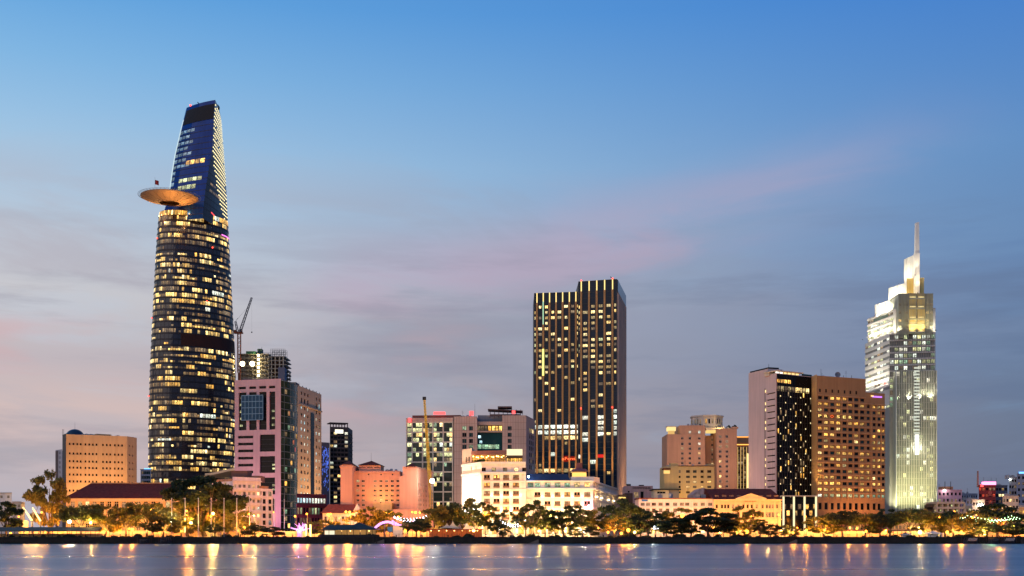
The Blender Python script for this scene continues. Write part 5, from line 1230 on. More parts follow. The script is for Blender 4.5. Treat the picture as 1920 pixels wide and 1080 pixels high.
# ================================================================ brown stepped hotel
BRN = mat('terracotta_render', (.47, .27, .17), .85, var=.06); Yb_ = 562; Z_ = lambda y: pz(y, Yb_)
t = thing('hotel', 'terracotta stepped hotel with an octagonal rooftop pavilion and roof trees', 'building', (px(1315, Yb_), Yb_ + 12, GZ))
A, B_ = P(1251, Yb_), P(1322, Yb_); f = Face(A, B_)
rows = [Z_(y) for y in (821.7, 832, 841, 850, 859.4, 868, 877, 886)]
shell(t, [A, B_, B_ + Vector((0, 20)), A + Vector((0, 20))], GZ, Z_(814), BRN, {0: grid(f, [f.u(x) for x in (1279.5, 1293.6, 1311.5)], rows, 1.25, 1.25, pick(black=4, teal=2, warm=1.5, white=.6), 'cross')}, fm=mat('grey_frame', (.4, .36, .34), .7))
A2, B2 = P(1274, Yb_ + .3), P(1322, Yb_ + .3); f2 = Face(A2, B2)
shell(t, [A2, B2, B2 + Vector((0, 18)), A2 + Vector((0, 18))], Z_(815), Z_(797.5), BRN, {0: [(f2.u(1293.6), Z_(810), 1.2, 1.3, 'white', 'cross'), (f2.u(1311.5), Z_(810), 1.2, 1.3, 'white', 'cross')]}, parapet=.5)
a, b = P(1251.5, Yb_ + .3), P(1267, Yb_ + .3); ff = Face(a, b); mb = MB(); ff.box(mb, 0, ff.L, Z_(807.5), Z_(800.5), -4, .5); mb.build('corner_turret', emit('turret_glow', (1, .74, .3), 1.2), t)
mb = MB(); ff.box(mb, .6, ff.L - .6, Z_(814), Z_(807.5), -3, .1); mb.build('turret_base', emit('turret_base_glow', (1, .6, .2), .8), t)
mb = MB(); ff.box(mb, -.4, ff.L + .4, Z_(800.5), Z_(799), -4.5, .8); mb.build('turret_roof', CREAM, t)
A, B_ = P(1322, Yb_ + 8), P(1344, Yb_ + 8); f = Face(A, B_); shell(t, [A, B_, B_ + Vector((0, 10)), A + Vector((0, 10))], GZ, Z_(814), BRN, {0: grid(f, [f.u(1336)], rows + [Z_(895), Z_(904)], 1.2, 1.2, pick(warm=2, dim=2, black=1), 'two')})
A, B_ = P(1344, Yb_ - 2), P(1381.7, Yb_ - 2); f = Face(A, B_)
shell(t, [A, B_, B_ + Vector((0, 18)), A + Vector((0, 18))], GZ, pz(803.5, Yb_ - 2), BRN, {0: grid(f, [f.u(1350.5), f.u(1363)], [pz(819 + 9.3 * k, Yb_) for k in range(11)], 1.35, 1.3, pick(black=4, warm=2.5, dim=2, teal=1), 'cross')}, fm=mat('grey_frame', (.4, .36, .34), .7))
mb = MB(); mb.box(px(1371, Yb_), px(1383, Yb_), Yb_ - 1.8, Yb_ + 6, pz(804, Yb_), Z_(801)); mb.build('stair_head', BRN, t)
c = P(1325, Yb_ + 12); oc = [c + Vector((8.0 * math.cos(R(22.5 + 45 * k)), 8.0 * math.sin(R(22.5 + 45 * k)))) for k in range(8)]
PAV = mat('pale_pavilion', (.50, .44, .38), .8); mb = MB(); mb.prism(oc, Z_(800), Z_(779)); pv = mb.build('roof_pavilion', PAV, t)
oc2 = [c + (p - c) * 1.06 for p in oc]; mb = MB(); mb.prism(oc2, Z_(779) + .01, Z_(776)); mb.prism([c + (p - c) * 1.03 for p in oc], Z_(797), Z_(795)); mb.build('pavilion_cornice', PAV, pv)
for k in range(8):
    ff = Face(oc[k], oc[(k + 1) % 8])
    if ff.N.y < .3:
        for u in (.25, .5, .75): window(t, ff, ff.L * u, Z_(788), .9, 2.4, random.choice(['dim', 'black', 'amber']), 'frame', -.04)
mb = MB(); mb.box(px(1326, Yb_), px(1357, Yb_), Yb_ + 1, Yb_ + 5, Z_(811), Z_(806)); mb.build('lit_terrace', emit('terrace_glow', (1, .68, .22), 1.0), t)
mb = MB(); mb.box(px(1324, Yb_), px(1357, Yb_), Yb_ + .5, Yb_ + 6, Z_(805.8), Z_(802)); mb.build('terrace_canopy', CREAM, t)
plight(t, (px(1350, Yb_), Yb_ - 1, Z_(800)), 900, (1, .7, .25)); floodlight(t, (px(1290, 540), 541, GZ + 33), (px(1290, Yb_), Yb_, GZ + 44), 8000, (1, .58, .34), 130); floodlight(t, (px(1362, 540), 541, GZ + 22), (px(1362, Yb_), Yb_, GZ + 38), 6000, (1, .58, .30), 130)

clutter(t, Face(P(1278, Yb_ + 2), P(1320, Yb_ + 2)), Z_(797.5) - .5, 14, 5); clutter(t, Face(P(1346, Yb_), P(1380, Yb_)), Z_(803) - .6, 12, 3)
# gold-lit narrow block
A, B_ = P(1382, 600), P(1406, 600); f = Face(A, B_); Z_ = lambda y: pz(y, 600); t = thing('hotel', 'narrow block outlined in gold light with a grid of small balconies', 'building', (px(1394, 600), 608, GZ))
shell(t, [A, B_, B_ + Vector((0, 14)), A + Vector((0, 14))], GZ, Z_(818), mat('umber_wall', (.30, .17, .09), .85), {0: grid(f, [f.L * .15, f.L * .38, f.L * .61], [Z_(841 + 9 * k) for k in range(10)], 1.1, 1.5, pick(black=3, dim=2), 'sill')}, fm=CREAM)
for k in range(4): mb = MB(); f.box(mb, f.L * (.035 + .23 * k), f.L * (.035 + .23 * k) + .22, Z_(920), Z_(838), .05, .25); mb.build('light_strip', emit('gold_strip', (1, .62, .2), .9), t)
mb = MB(); f.box(mb, -.1, f.L - .5, Z_(834.5), Z_(833), .05, .4); f.box(mb, -.1, f.L - .5, Z_(820), Z_(818.7), .05, .4); mb.build('light_strip', emit('orange_strip', (1, .42, .08), 2.2), t)
mb = MB(); f.box(mb, f.L * .76, f.L * .95, Z_(915), Z_(850), .02, .15); mb.build('light_panel', emit('gold_panel', (1, .80, .32), 1.3), t)

# ================================================================ tower hotel: pink flank, black glass front, brown grid wing
DUS = mat('dusty_pink_render', (.60, .43, .38), .8, var=.05)
t = thing('hotel', 'slim tower hotel with a blank pink flank and black glass front', 'building', (px(1465, 535), 540, GZ))
A, Bm, B_, C_ = P(1403.6, 548), P(1439.7, 533), P(1455, 526.5), P(1522.5, 539); s = Face(A, B_); f = Face(B_, C_); zt = pz(699.5, 526.5)
un = s.u(1439.7)
slots = [(s.L - (s.L - s.u(1437)) / 2 - .3, pz(737 + 11.7 * k, 529), (s.L - s.u(1437)) - 1.0, .55, 'black', 'bare') for k in range(16)]
shell(t, [A, B_, C_, C_ + Vector((0, 12)), A + Vector((3, 14))], GZ, zt, DUS, {0: slots}, rec=.5, parapet=.5)
mb = MB(); s.box(mb, .02, un, zt - .5, pz(691.5, 533) , -8, -.02); mb.build('roof_block', DUS, t)
mb = MB(); s.box(mb, .5, un, pz(691.5, 533), pz(688.5, 533), -6, -.4); mb.tube(s.pt(un - .8, -1, pz(690, 533)), s.pt(un - .8, -1, pz(682, 533)), .08); mb.build('roof_railing', DARK, t)
u0 = s.u(1434.5); mb = MB(); s.box(mb, u0 - .25, u0 + .25, GZ + 10, pz(727, 532), -.02, .04); mb.build('groove', DARK, t)
for k in range(17):
    if k % 3 != 1: mb = MB(); z = pz(732 + 11.7 * k, 531); s.box(mb, u0 + .3, u0 + .8, z - .6, z + .6, .02, .2); mb.build('wall_lamp', emit('slit_lamp', (1, .72, .3), 1.6), t)
mb = MB(); fz = lambda y: pz(y, 531)
glazing(mb, f, lin_(.5, f.L - .05, 14), lin_(GZ, fz(703), 22), .06, .03); mb.build('glazing', GL['black'], t, kind='stuff')
for k in range(15): mb = MB(); u = .5 + (f.L - .55) * k / 14; f.box(mb, u - .1, u + .1, fz(935), fz(731), .0, .3); mb.build('fin', mat('black_fin', (.03, .024, .02), .5), t)
for k in range(17): mb = MB(); f.box(mb, .5, f.L - .05, fz(733 + 11.7 * k) - .12, fz(733 + 11.7 * k) + .12, .0, .2); mb.build('storey_band', mat('black_band', (.02, .018, .016), .5), t)
rng = random.Random(9)
for k in range(14):
    u = .5 + (f.L - .55) * (k + .5) / 14
    for j in range(17):
        r = rng.random(); z = fz(739 + 11.7 * j)
        if r < .13: window(t, f, u, z, .85, 2.2, rng.choice(['amber', 'dim', 'dim', 'dim']), 'frame', -.12, FRAMED)
for k in range(1, 14, 2):                                           # small uplighters between the fins
    for j in range(17):
        if (j + k // 2) % 2: continue
        u = .5 + (f.L - .55) * k / 14 + .5; z = fz(744 + 11.7 * j); mb = MB(); f.box(mb, u - .16, u + .16, z - .3, z + .3, .1, .3); mb.build('facade_lamp', emit('facade_lamp', (1, .80, .40), 1.5), t)
for k in range(9): window(t, f, f.L * (k + .7) / 10, fz(730), f.L / 11, 2.5, 'warm' if k > 4 or k in (1, 3) else 'dim', 'two', -.12, FRAMED)
for k in range(4): window(t, f, f.L * (k + .6) / 10, fz(716), f.L / 11, 1.8, 'amber', 'two', -.12, FRAMED)
mb = MB(); f.box(mb, -.05, f.L * .72, zt + .9, zt + 1.3, -8, 1); f.box(mb, .5, f.L * .7, zt - .5, zt + .9, -8, -5); mb.build('bar_canopy', CREAM, t)
for k in range(6): mb = MB(); f.box(mb, f.L * (.03 + .11 * k), f.L * (.11 + .11 * k), zt + .05, zt + .85, -1, -.8); mb.build('light_panel', emit('bar_white', (1, .97, .88), 1.6) if k < 2 else emit('bar_amber', (1, .70, .28), 1.4), t)
mb = MB(); f.box(mb, f.L * .72, f.L, zt - .1, zt + .9, -.25, -.1); mb.build('glass_balustrade', GL['teal'], t)
for k in range(7): sp_ = s.L * (.1 + .13 * k)
floodlight(t, s.pt(4, 16, GZ + 14), s.pt(5, 0, GZ + 40), 9000, (1, .62, .55), 110)
# gold entrance frame
for k in range(4):
    mb = MB(); x = (1469, 1488.5, 1508.5, 1530)[k]; p = P(x, 526); mb.box(p.x - .35, p.x + .35, 525.5, 526.3, GZ, pz(931, 526)); mb.build('entrance_column', emit('gold_column', (1, .86, .48), 1.3), t)
mb = MB(); mb.box(px(1464, 526), px(1532, 526), 524.8, 535, pz(931, 526) + .02, pz(929, 526)); mb.build('entrance_canopy', CREAM, t)
mb = MB(); e = Face(P(1467, 527), P(1531, 527)); glazing(mb, e, lin_(0, e.L, 9), lin_(GZ, pz(932, 527), 5), 0, .02); mb.build('entrance_glazing', GL['black'], t)
for k in range(9): window(t, e, e.L * (k + .5) / 9, pz(962 if k % 2 else 950, 527), e.L / 10, 2.4, 'amber' if k in (1, 5, 6, 7, 8) else 'warm' if k % 2 else 'dim', 'frame', -.08, FRAMED)

GRD = mat('brown_grid_render', (.38, .205, .085), .8, var=.06); A, B_, C_, D_ = P(1522.8, 537.5), P(1531.5, 531), P(1623, 543), P(1659, 548); p0, f, f2 = Face(A, B_), Face(B_, C_), Face(C_, D_)
t = thing('hotel', 'broad brown hotel slab with a dense grid of amber-lit windows', 'building', (px(1590, 545), 548, GZ)); zt = pz(704, 531); Z_ = lambda y: pz(y, 538)
mb = MB(); mb.prism([A, B_, B_ + Vector((0, 12)), A + Vector((0, 10))], GZ, pz(703, 531) + .3); mb.build('corner_pier', mat('amber_render', (.58, .33, .14), .8), t)
xs = [1380 + .2778 * q for q in (567, 608, 650, 692, 733, 772, 812, 852)]; xs2 = [1380 + .2778 * q for q in (893, 933, 966, 994)]
rows = [Z_(748.3 + 11.33 * j) for j in range(17)]
def bk(i, j):
    if j == 16: return random.choice(['green', 'pale', 'white'])
    if j == 3: return 'black'
    return random.choices(['warm', 'amber', 'black', 'teal'], [1.6, 4.0, 3.4, 2.0])[0]
w1 = [(f.u(x), Z_(735), 1.05, 1.6, 'black', 'frame') for x in xs[:7]] + grid(f, [f.u(x) for x in xs], rows, 2.4, 1.45, bk, 'two') + [(f.u(x), Z_(949.5), 1.9, 3.0, 'black', 'bare') for x in xs]
w2 = [(f2.u(x), Z_(756), 1.0, 1.6, 'black', 'frame') for x in xs2[:2]] + grid(f2, [f2.u(x) for x in xs2], rows[1:], 1.8, 1.45, lambda i, j: 'green' if j == 15 else random.choices(['amber', 'warm', 'black', 'teal'], [3, 1.2, 3, 2])[0], 'two') + [(f2.u(x), Z_(949.5), 1.8, 3.0, 'black', 'bare') for x in xs2[:3]]
for q in (w1, w2): q[:] = [w_ for w_ in q if .9 < w_[0]]
shell(t, [B_ + Vector((.05, 0)), C_, C_ + Vector((1, 11.8)), B_ + Vector((.05, 11.8))], GZ, zt, GRD, {0: w1}, rec=.3, fm=FRAMED)
shell(t, [C_ + Vector((.02, .02)), D_, D_ + Vector((1, 11)), C_ + Vector((1.1, 11))], GZ, pz(736.5, 545), GRD, {0: w2}, rec=.3, fm=FRAMED, wname='lower_wall')
SHF = mat('shelf_render', (.48, .27, .12), .8)
for j, z in enumerate(rows):
    mb = MB(); f.box(mb, .3, f.L - .02, z + .95, z + 1.45, -.02, .4); 
    if j: f2.box(mb, .05, f2.L, z + .95, z + 1.45, -.02, .38)
    mb.build('sun_shelf', SHF, t)
for q, xx in ((f, xs), (f2, xs2)):
    for a, b in zip(xx, xx[1:]): mb = MB(); u = (q.u(a) + q.u(b)) / 2; q.box(mb, u - .1, u + .1, Z_(936), rows[1 if q is f2 else 0] + 1.0, -.02, .3); mb.build('rib', SHF, t)
for i, ch in enumerate('PROSER'): text(t, ch, f, f.u(xs[i]), rows[3], 1.3, emit('letter_red', (1, .16, .04), 1.6) if i == 2 else emit('letter_gold', (1, .66, .18), 1.9), -.2, 'lettering', width=1.7)
mb = MB(); z = Z_(741) ; f2.box(mb, f2.u(1635), f2.u(1653), pz(745.5, 546), pz(742.8, 546), .05, .3); mb.build('purple_sign', emit('purple_sign', (.55, .2, 1), 1.6), t); mb = MB(); f2.box(mb, f2.u(1632), f2.u(1637), pz(744.5, 546), pz(742, 546), .32, .4); mb.build('purple_sign', emit('orange_sign', (1, .6, .2), 1.6), t)
c = Vector((px(1575, 536), 540, zt + 1.6)); mb = MB()
for k in range(12):
    a0, a1 = R(30 * k), R(30 * k + 30)
    def dp(a, r_): return c + Vector((math.cos(a) * r_, -.5 + .5 * (1 - r_ * r_ / 3), math.sin(a) * r_ * .95))
    mb.quad(dp(a0, .05), dp(a0, 1.35), dp(a1, 1.35), dp(a1, .05))
mb.tube(c, (c.x, c.y + .6, zt - .6), .25, .3); mb.build('satellite_dish', mat('dish_grey', (.16, .17, .20), .5), t)
for x in (1583, 1598): mb = MB(); mb.tube((px(x, 540), 541, zt - .6), (px(x, 540), 541, zt + 1.4), .09); mb.build('antenna_mast', DARK, t)
floodlight(t, (px(1526, 528), 526, pz(928, 526)), p0.pt(p0.L / 2, 0, GZ + 45), 14000, (1, .62, .2), 70)
for k in range(3): floodlight(t, f.pt(f.L * (.15 + .35 * k), 9, GZ + 4), f.pt(f.L * (.15 + .35 * k), 0, GZ + 26), 9000, (1, .42, .12), 120)
floodlight(t, f2.pt(4, 9, GZ + 4), f2.pt(4, 0, GZ + 26), 3500, (1, .42, .12), 120)

clutter(t, Face(P(1540, 536), P(1618, 545)), zt - .7, 8, 7)
# ================================================================ floodlit stepped tower with the spire
t = thing('skyscraper', 'floodlit pale stepped tower rising in tiers to a slender blade spire', 'skyscraper', (px(1715, 645), 660, GZ)); VT = t
PAL = mat('pale_stone', (.62, .60, .50), .6, var=.05); GLV = mat('pale_green_glass', (.07, .11, .07), .15, spec=.6, var=.25); GRF = mat('grey_fin', (.32, .32, .24), .5, .1)
# lower shaft
A, B_ = P(1680.6, 640), P(1756, 640); f = Face(A, B_); Z_ = lambda y: pz(y, 640); zs0 = Z_(695)
mb = MB(); glazing(mb, f, lin_(0, f.L, 24), lin_(GZ, zs0, 26), -.3, .03); mb.build('glazing', GLV, t, kind='stuff')
mb = MB(); mb.prism([A + Vector((.1, .8)), B_ + Vector((-.05, .8)), B_ + Vector((2, 34)), A + Vector((0, 34))], GZ, zs0); mb.build('core', GRF, t)
for k in range(25): mb = MB(); u = f.L * k / 24; f.box(mb, u - .16, u + .16, GZ + 5, zs0, -.35, .35); mb.build('fin', PAL if k in (0, 24) else mat('pale_fin', (.52, .50, .40), .5), t)
for k in range(27): mb = MB(); z = GZ + (zs0 - GZ) * k / 26; f.box(mb, 0, f.L, z - .16, z + .16, -.4, -.12); mb.build('storey_band', GRF, t)
rng = random.Random(31)
for k in range(26):
    z = GZ + (zs0 - GZ) * (k + .5) / 26; y = HY - (z - CZ) * F / 640
    p_ = .92 if 915 < y < 930 else .65 if 780 < y < 805 else .5 if 840 < y < 870 else .22
    for i in range(12):
        if rng.random() < p_ * (0.6 if i < 8 or y > 900 else 1): window(t, f, f.L * (i + .5) / 12, z, f.L / 12 - .45, 2.2, rng.choices(['white', 'pale', 'dim'], [3, 4, .8])[0], 'bare', .22)
mb = MB(); u0, u1 = f.u(1713.5), f.u(1723.5)
for k in range(26):
    z = Z_(690 + 6.1 * k); f.box(mb, u0, u1, z - .45, z + .45, .36, .5)
mb.build('light_ladder', emit('ladder_light', (.95, 1, .82), .7), t)
mb = MB(); f.box(mb, u0 + .4, u1 - .4, Z_(853), Z_(815), .5, .7); mb.build('light_panel', emit('ladder_bright', (1, 1, .86), 1.8), t); plight(t, f.pt((u0 + u1) / 2, 3, Z_(840)), 2200, (1, .98, .8), .5)
# left shoulder of the shaft
A, B_ = P(1660, 655), P(1680.4, 643); q = Face(A, B_); zl = pz(719, 648)
mb = MB(); glazing(mb, q, lin_(0, q.L, 6), lin_(GZ, zl, 24), 0, .03); mb.build('glazing', GLV, t, kind='stuff'); mb = MB(); mb.prism([A + Vector((.1, .3)), B_ + Vector((0, .3)), B_ + Vector((0, 20)), A + Vector((0, 20))], GZ, zl); mb.build('core', GRF, t)
for k in range(7): mb = MB(); u = q.L * k / 6; q.box(mb, u - .2, u + .2, GZ, zl, -.05, .35); mb.build('fin', PAL, t)
for k in range(24):
    for i in range(3):
        z = GZ + (zl - GZ) * (k + .5) / 24; y = HY - (z - CZ) * F / 648
        if rng.random() < (.9 if 908 < y < 948 else .4 if 770 < y < 800 or 840 < y < 860 else .15): window(t, q, q.L * (i + .5) / 3, z, q.L / 3 - .5, 2.2, rng.choice(['white', 'pale', 'green']), 'bare', -.05)
# main body
A, B_, C_ = P(1622, 682), P(1668, 646.5), P(1753.5, 643); s, f = Face(A, B_), Face(B_, C_); zb = Z_(622)
zl0 = pz(737, 680); LG = mat('lit_grey_stone', (.55, .52, .46), .6)
shp = [A, B_, C_, C_ + Vector((2, 36)), A + Vector((6, 6))]
mb = MB(); mb.prism([shp[0] + Vector((.3, .3)), shp[1] + Vector((.1, .4)), shp[2] + Vector((-.1, .4)), shp[3], shp[4]], GZ, zb - .1); mb.build('core', mat('grey_core', (.22, .22, .2), .6), t)
lv = [zb - 3.45 * k for k in range(12)]
for k, z in enumerate(lv):
    mb = MB(); s.box(mb, 0, s.L, z - 1.9, z, -.2, .12); f.box(mb, 0, f.L, z - .75, z, -.2, .12); mb.build('spandrel', LG, t)
    for i in range(10):
        if rng.random() < .75: window(t, f, f.L * (i + .5) / 10, z - 2.1, f.L / 10 - .5, 2.2, rng.choices(['white', 'pale', 'green', 'dim'], [3, 3, 2, .6])[0], 'two', -.0 + .02, GRF)
    for i in range(8):
        if rng.random() < .55: window(t, s, s.L * (i + .5) / 8, z - 2.65, s.L / 8 - .9, 1.2, rng.choices(['white', 'pale', 'dim'], [3, 3, 1])[0], 'bare', .02)
for k in range(21): mb = MB(); u = f.L * k / 20; f.box(mb, u - .1, u + .1, lv[-1] - 3, zb, .0, .3); mb.build('mullion', GRF, t)
mb = MB(); s.box(mb, 0, s.L, zl0 - 3, lv[-1] - 1.9, -.2, .1); mb.build('blank_band', LG, t)
# tier with the white corners
A, B_, C_ = P(1627, 676), P(1675, 646), P(1754, 643.5); s2, f2 = Face(A, B_), Face(B_, C_); z2 = pz(579, 646)
mb = MB(); mb.prism([A, B_, C_, C_ + Vector((1, 30)), A + Vector((5, 6))], zb - .05, z2); mb.build('upper_block', LG, t)
for k in range(4):
    z = zb + (z2 - zb) * (k + .55) / 4.3; 
    for i in range(8): window(t, s2, s2.L * (i + .5) / 8, z, s2.L / 8 - .5, 1.5, 'dim' if k > 2 else rng.choice(['pale', 'white']), 'two', -.05, GRF)
    mb = MB(); s2.box(mb, 0, s2.L, z + 1.1, z + 1.8, -.02, .5); mb.build('spandrel', LG, t)
mb = MB(); s2.box(mb, s2.L * .25, s2.L * .8, z2 - 3.4, z2 - 1.8, .06, .2); mb.build('louvre_panel', GLV, t)
# centre bay: grey fins and gold bays
A, B_ = P(1684.6, 642), P(1748.6, 642); c_ = Face(A, B_); z3 = Z_(549.5)
mb = MB(); mb.prism([A, B_, B_ + Vector((0, 14)), A + Vector((0, 14))], zb - .8, z3); mb.build('crown_block', GRF, t)
for k in range(26):
    u = c_.L * k / 25; x = 1684.6 + 64 * k / 25
    if 1703 < x < 1734: continue
    mb = MB(); c_.box(mb, u - .14, u + .14, zb - 3, z3 + .3, -.02, .45); mb.build('fin', GRF, t)
GB = mat('gold_panel', (.66, .48, .16), .5, .2)
for x0, x1 in ((1704, 1717), (1720, 1733)):
    for y0, y1 in ((622, 609), (607, 599), (596, 579), (576, 560), (558, 549)):
        mb = MB(); c_.box(mb, c_.u(x0), c_.u(x1), Z_(y0), Z_(y1), -.02, .5); mb.build('gold_bay', GB, t)
        mb = MB(); c_.box(mb, c_.u(x0) + .4, c_.u(x1) - .4, Z_(y0) + .3, Z_(y0) + .9, .5, .6); mb.build('light_panel', emit('gold_glow', (1, .80, .34), 1.3), t)
for k in range(13):
    mb = MB(); u = c_.u(1703.5) + (c_.u(1733.5) - c_.u(1703.5)) * k / 12; c_.box(mb, u - .09, u + .09, zb, z3 + .2, .45, .75); mb.build('rib', GRF, t)
for y in (623, 608, 597.5, 577.5, 559): mb = MB(); c_.box(mb, c_.u(1703), c_.u(1734), Z_(y) - .35, Z_(y) + .35, .4, .9); mb.build('storey_band', GRF, t)
for x in (1688, 1699, 1738, 1746):
    for y in (570, 585, 600, 612): window(t, c_, c_.u(x), Z_(y), 1.8, 1.6, rng.choice(['warm', 'dim', 'dim']), 'two', -.05, GRF)
# upper tiers
TOPW = mat('tower_top_white', (.80, .76, .64), .6, var=.03)
def tier(xa, Ya, xb, Yb, zlow, ztop, dep, nm, m=TOPW, xr=None):
    a, b = P(xa, Ya), P(xb, Yb); pts = [a, b]
    if xr: pts.append(P(xr, Yb + .5)); pts += [pts[-1] + Vector((0, dep)), a + Vector((4, dep * .5))]
    else: pts += [b + Vector((1, dep)), a + Vector((4, dep * .5))]
    mb = MB(); mb.prism(pts, zlow, ztop); mb.build(nm, m, t); return Face(a, b)
T3 = tier(1640, 672, 1686, 648, z2 - .5, pz(572, 672), 20, 'third_tier')
T2 = tier(1666, 667, 1700, 651.5, z3 - 2, pz(540.5, 667), 16, 'second_tier', xr=1716)
tier(1700, 651, 1732, 650.5, z3 - 2, pz(521.5, 651), 8, 'gold_head', GB)
FN = tier(1695, 661, 1716, 649, pz(545, 655), pz(477, 649), 5, 'blade_fin')
for T, zl_, zh_, n in ((T3, z2, pz(572, 672), 10), (T2, z3, pz(540.5, 667), 8), (FN, pz(530, 655), pz(477, 649), 6)):
    for k in range(n): mb = MB(); u = T.L * (k + .5) / n; T.box(mb, u - .08, u + .08, zl_ + .3, zh_ - .3, -.02, .14); mb.build('rib', PAL, t)
mb = MB(); a, b = px(1715.2, 648), px(1724.2, 648); mb.box(a, b, 647.6, 650, z3 - 3, pz(474.5, 648)); mb.build('spire_blade', TOPW, t)
mb = MB(); a, b = px(1716.3, 648), px(1724, 648); mb.hexa([(a, 648, pz(474.5, 648)), (b, 648, pz(474.5, 648)), (b, 650, pz(474.5, 648)), (a, 650, pz(474.5, 648)), (a + .25, 648.2, pz(417.5, 648)), (b - .1, 648.2, pz(416, 648)), (b - .1, 649.6, pz(416, 648)), (a + .25, 649.6, pz(417.5, 648))]); mb.build('spire', TOPW, t)
mb = MB(); mb.box(px(1726, 650), px(1732, 650), 649.6, 650.2, z3 - .2, pz(521, 650)); mb.build('gold_bay', GB, t)
W_ = (1, .93, .74)
floodlight(t, T3.pt(T3.L * .3, 4.5, z2 - .2), T3.pt(T3.L * .35, 0, z2 + 4), 9000, W_, 150); floodlight(t, T3.pt(T3.L * .75, 4.5, z2 - .2), T3.pt(T3.L * .7, 0, z2 + 4), 9000, W_, 150)
floodlight(t, T2.pt(T2.L * .3, 4.5, pz(572, 672) + .3), T2.pt(T2.L * .35, 0, z3 + 5), 8000, W_, 150); floodlight(t, T2.pt(T2.L * .8, 4.5, pz(572, 672) + .3), T2.pt(T2.L * .7, 0, z3 + 5), 8000, W_, 150)
floodlight(t, FN.pt(FN.L * .3, 5, pz(540, 667) + .2), FN.pt(FN.L * .5, 0, pz(505, 655)), 9000, W_, 110); floodlight(t, (px(1722, 640), 641, z3 + .3), (px(1720, 648), 648, pz(480, 648)), 11000, (1, .88, .62), 80)
floodlight(t, (px(1721, 640), 644.2, pz(521.5, 651) + .3), (px(1720, 648), 648, pz(445, 648)), 7000, (1, .88, .66), 60)
for k in range(4): floodlight(t, s2.pt(s2.L * (.12 + .25 * k), 5, zb + 1), s2.pt(s2.L * (.12 + .25 * k), 0, zb + 9), 6000, (1, .9, .72), 150)
for k in range(5):                                                  # bracket floodlights on the left face
    u = s.L * (.1 + .2 * k); z_ = lv[9]; mb = MB(); mb.tube(s.pt(u, .1, z_), s.pt(u, 6, z_), .12, n=5); mb.build('light_bracket', GRF, t); floodlight(t, s.pt(u, 6, z_ + .4), s.pt(u, 0, z_ + 16), 9000, (1, .93, .76), 110, .2, 1)
for k in range(4):
    u = f.L * (.14 + .24 * k); mb = MB(); mb.tube(f.pt(u, .1, lv[11]), f.pt(u, 6, lv[11]), .12, n=5); mb.build('light_bracket', GRF, t); floodlight(t, f.pt(u, 6, lv[11] + .4), f.pt(u, 0, lv[11] + 18), 5000, (1, .95, .74), 100, .2, 1)
floodlight(t, f2.pt(1.5, 5, zb + .5), f2.pt(1.5, 0, zb + 7), 5500, W_, 120); floodlight(t, f2.pt(f2.L - 1, 5, zb + .5), f2.pt(f2.L - 1, 0, zb + 7), 3500, W_, 120)
for x in (1710, 1727): floodlight(t, c_.pt(c_.u(x), 3.5, zb - .5), c_.pt(c_.u(x), 0, zb + 12), 9000, (1, .76, .30), 110)
floodlight(t, (px(1708, 642), 643, z3 + .4), (px(1708, 650), 650, z3 + 6), 3000, (1, .74, .3), 130)
for k in range(4): floodlight(t, (px(1685 + 20 * k, 625), 625, GZ + 1.5), (px(1685 + 20 * k, 640), 640, GZ + 62), 60000, (1, .92, .48), 75)
floodlight(t, (px(1664, 640), 638, GZ + 12), (px(1668, 650), 650, GZ + 40), 30000, (1, .92, .58), 90)
mb = MB(); p = s2.pt(s2.L * .5, 1, zl0); mb.ball((px(1661, 650), 652, zl + .6), .4); mb.build('beacon', emit('red_beacon', (1, .05, .03), 6), t)

# ================================================================ low city at the right edge
def block(name, lab, x0, x1, Y0, ytop, m, cols, rows, kf, dep=14, w_=None, style='two', cat='building', slope=0, step=None, h_=1.4):
    A, B_ = P(x0, Y0), P(x1, Y0 + slope); f = Face(A, B_); zt = pz(ytop, Y0); t = thing(name, lab, cat, ((A.x + B_.x) / 2, Y0 + dep / 2, GZ))
    st_ = step or 3.1; zs = [zt - 2.1 - st_ * k for k in range(rows) if zt - 2.1 - st_ * k > GZ + 1.5]
    shell(t, [A, B_, rb(B_, dep), rb(A, dep)], GZ, zt, m, {0: grid(f, [f.L * (i + .5) / cols for i in range(cols)], zs, w_ or f.L / cols * .5, h_, kf, style)}, fm=FRAMED)
    mb = MB(); f.box(mb, -.1, f.L + .1, zt - .5, zt - .25, -.02, .25); mb.build('cornice', m, t); clutter(t, f, zt - .7, dep, 3)
    return t, f, zt
t, f, zt = block('low_block', 'mauve low-rise with pipes on its roof beside the spired tower', 1758.5, 1803.5, 560, 918, mat('mauve_render', (.50, .30, .36), .85), 6, 5, pick(black=4, dim=2, pale=.6), w_=1.0)
mb = MB(); f.box(mb, 3.2, 8.5, zt - .5, zt + 1.6, -8, -3); mb.build('plant_room', BR, t)
for u in (4.2, 7): mb = MB(); mb.tube(f.pt(u, -2, zt - .5), f.pt(u, -2, zt + 4), .14); mb.build('vent_pipe', DARK, t)
mb = MB(); mb.ball(f.pt(3.2, .4, zt - .4), .5); mb.build('wall_lamp', emit('cold_lamp', (.9, 1, .85), 14), t); plight(t, f.pt(3.2, 1.4, zt - .6), 350, (1, .8, .8))
A, B_ = P(1757.5, 520), P(1809, 520); f = Face(A, B_); t = thing('parking_deck', 'open multi-storey parking deck with pale parapets at the spired tower foot', 'building', (px(1783, 520), 528, GZ))
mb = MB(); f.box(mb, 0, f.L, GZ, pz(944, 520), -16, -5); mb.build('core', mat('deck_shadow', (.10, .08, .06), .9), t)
for y in (942.5, 952, 961.5, 971): mb = MB(); f.box(mb, 0, f.L, pz(y, 520) - .5, pz(y, 520) + .45, -14, 0); mb.build('deck', mat('deck_concrete', (.42, .38, .31), .9), t)
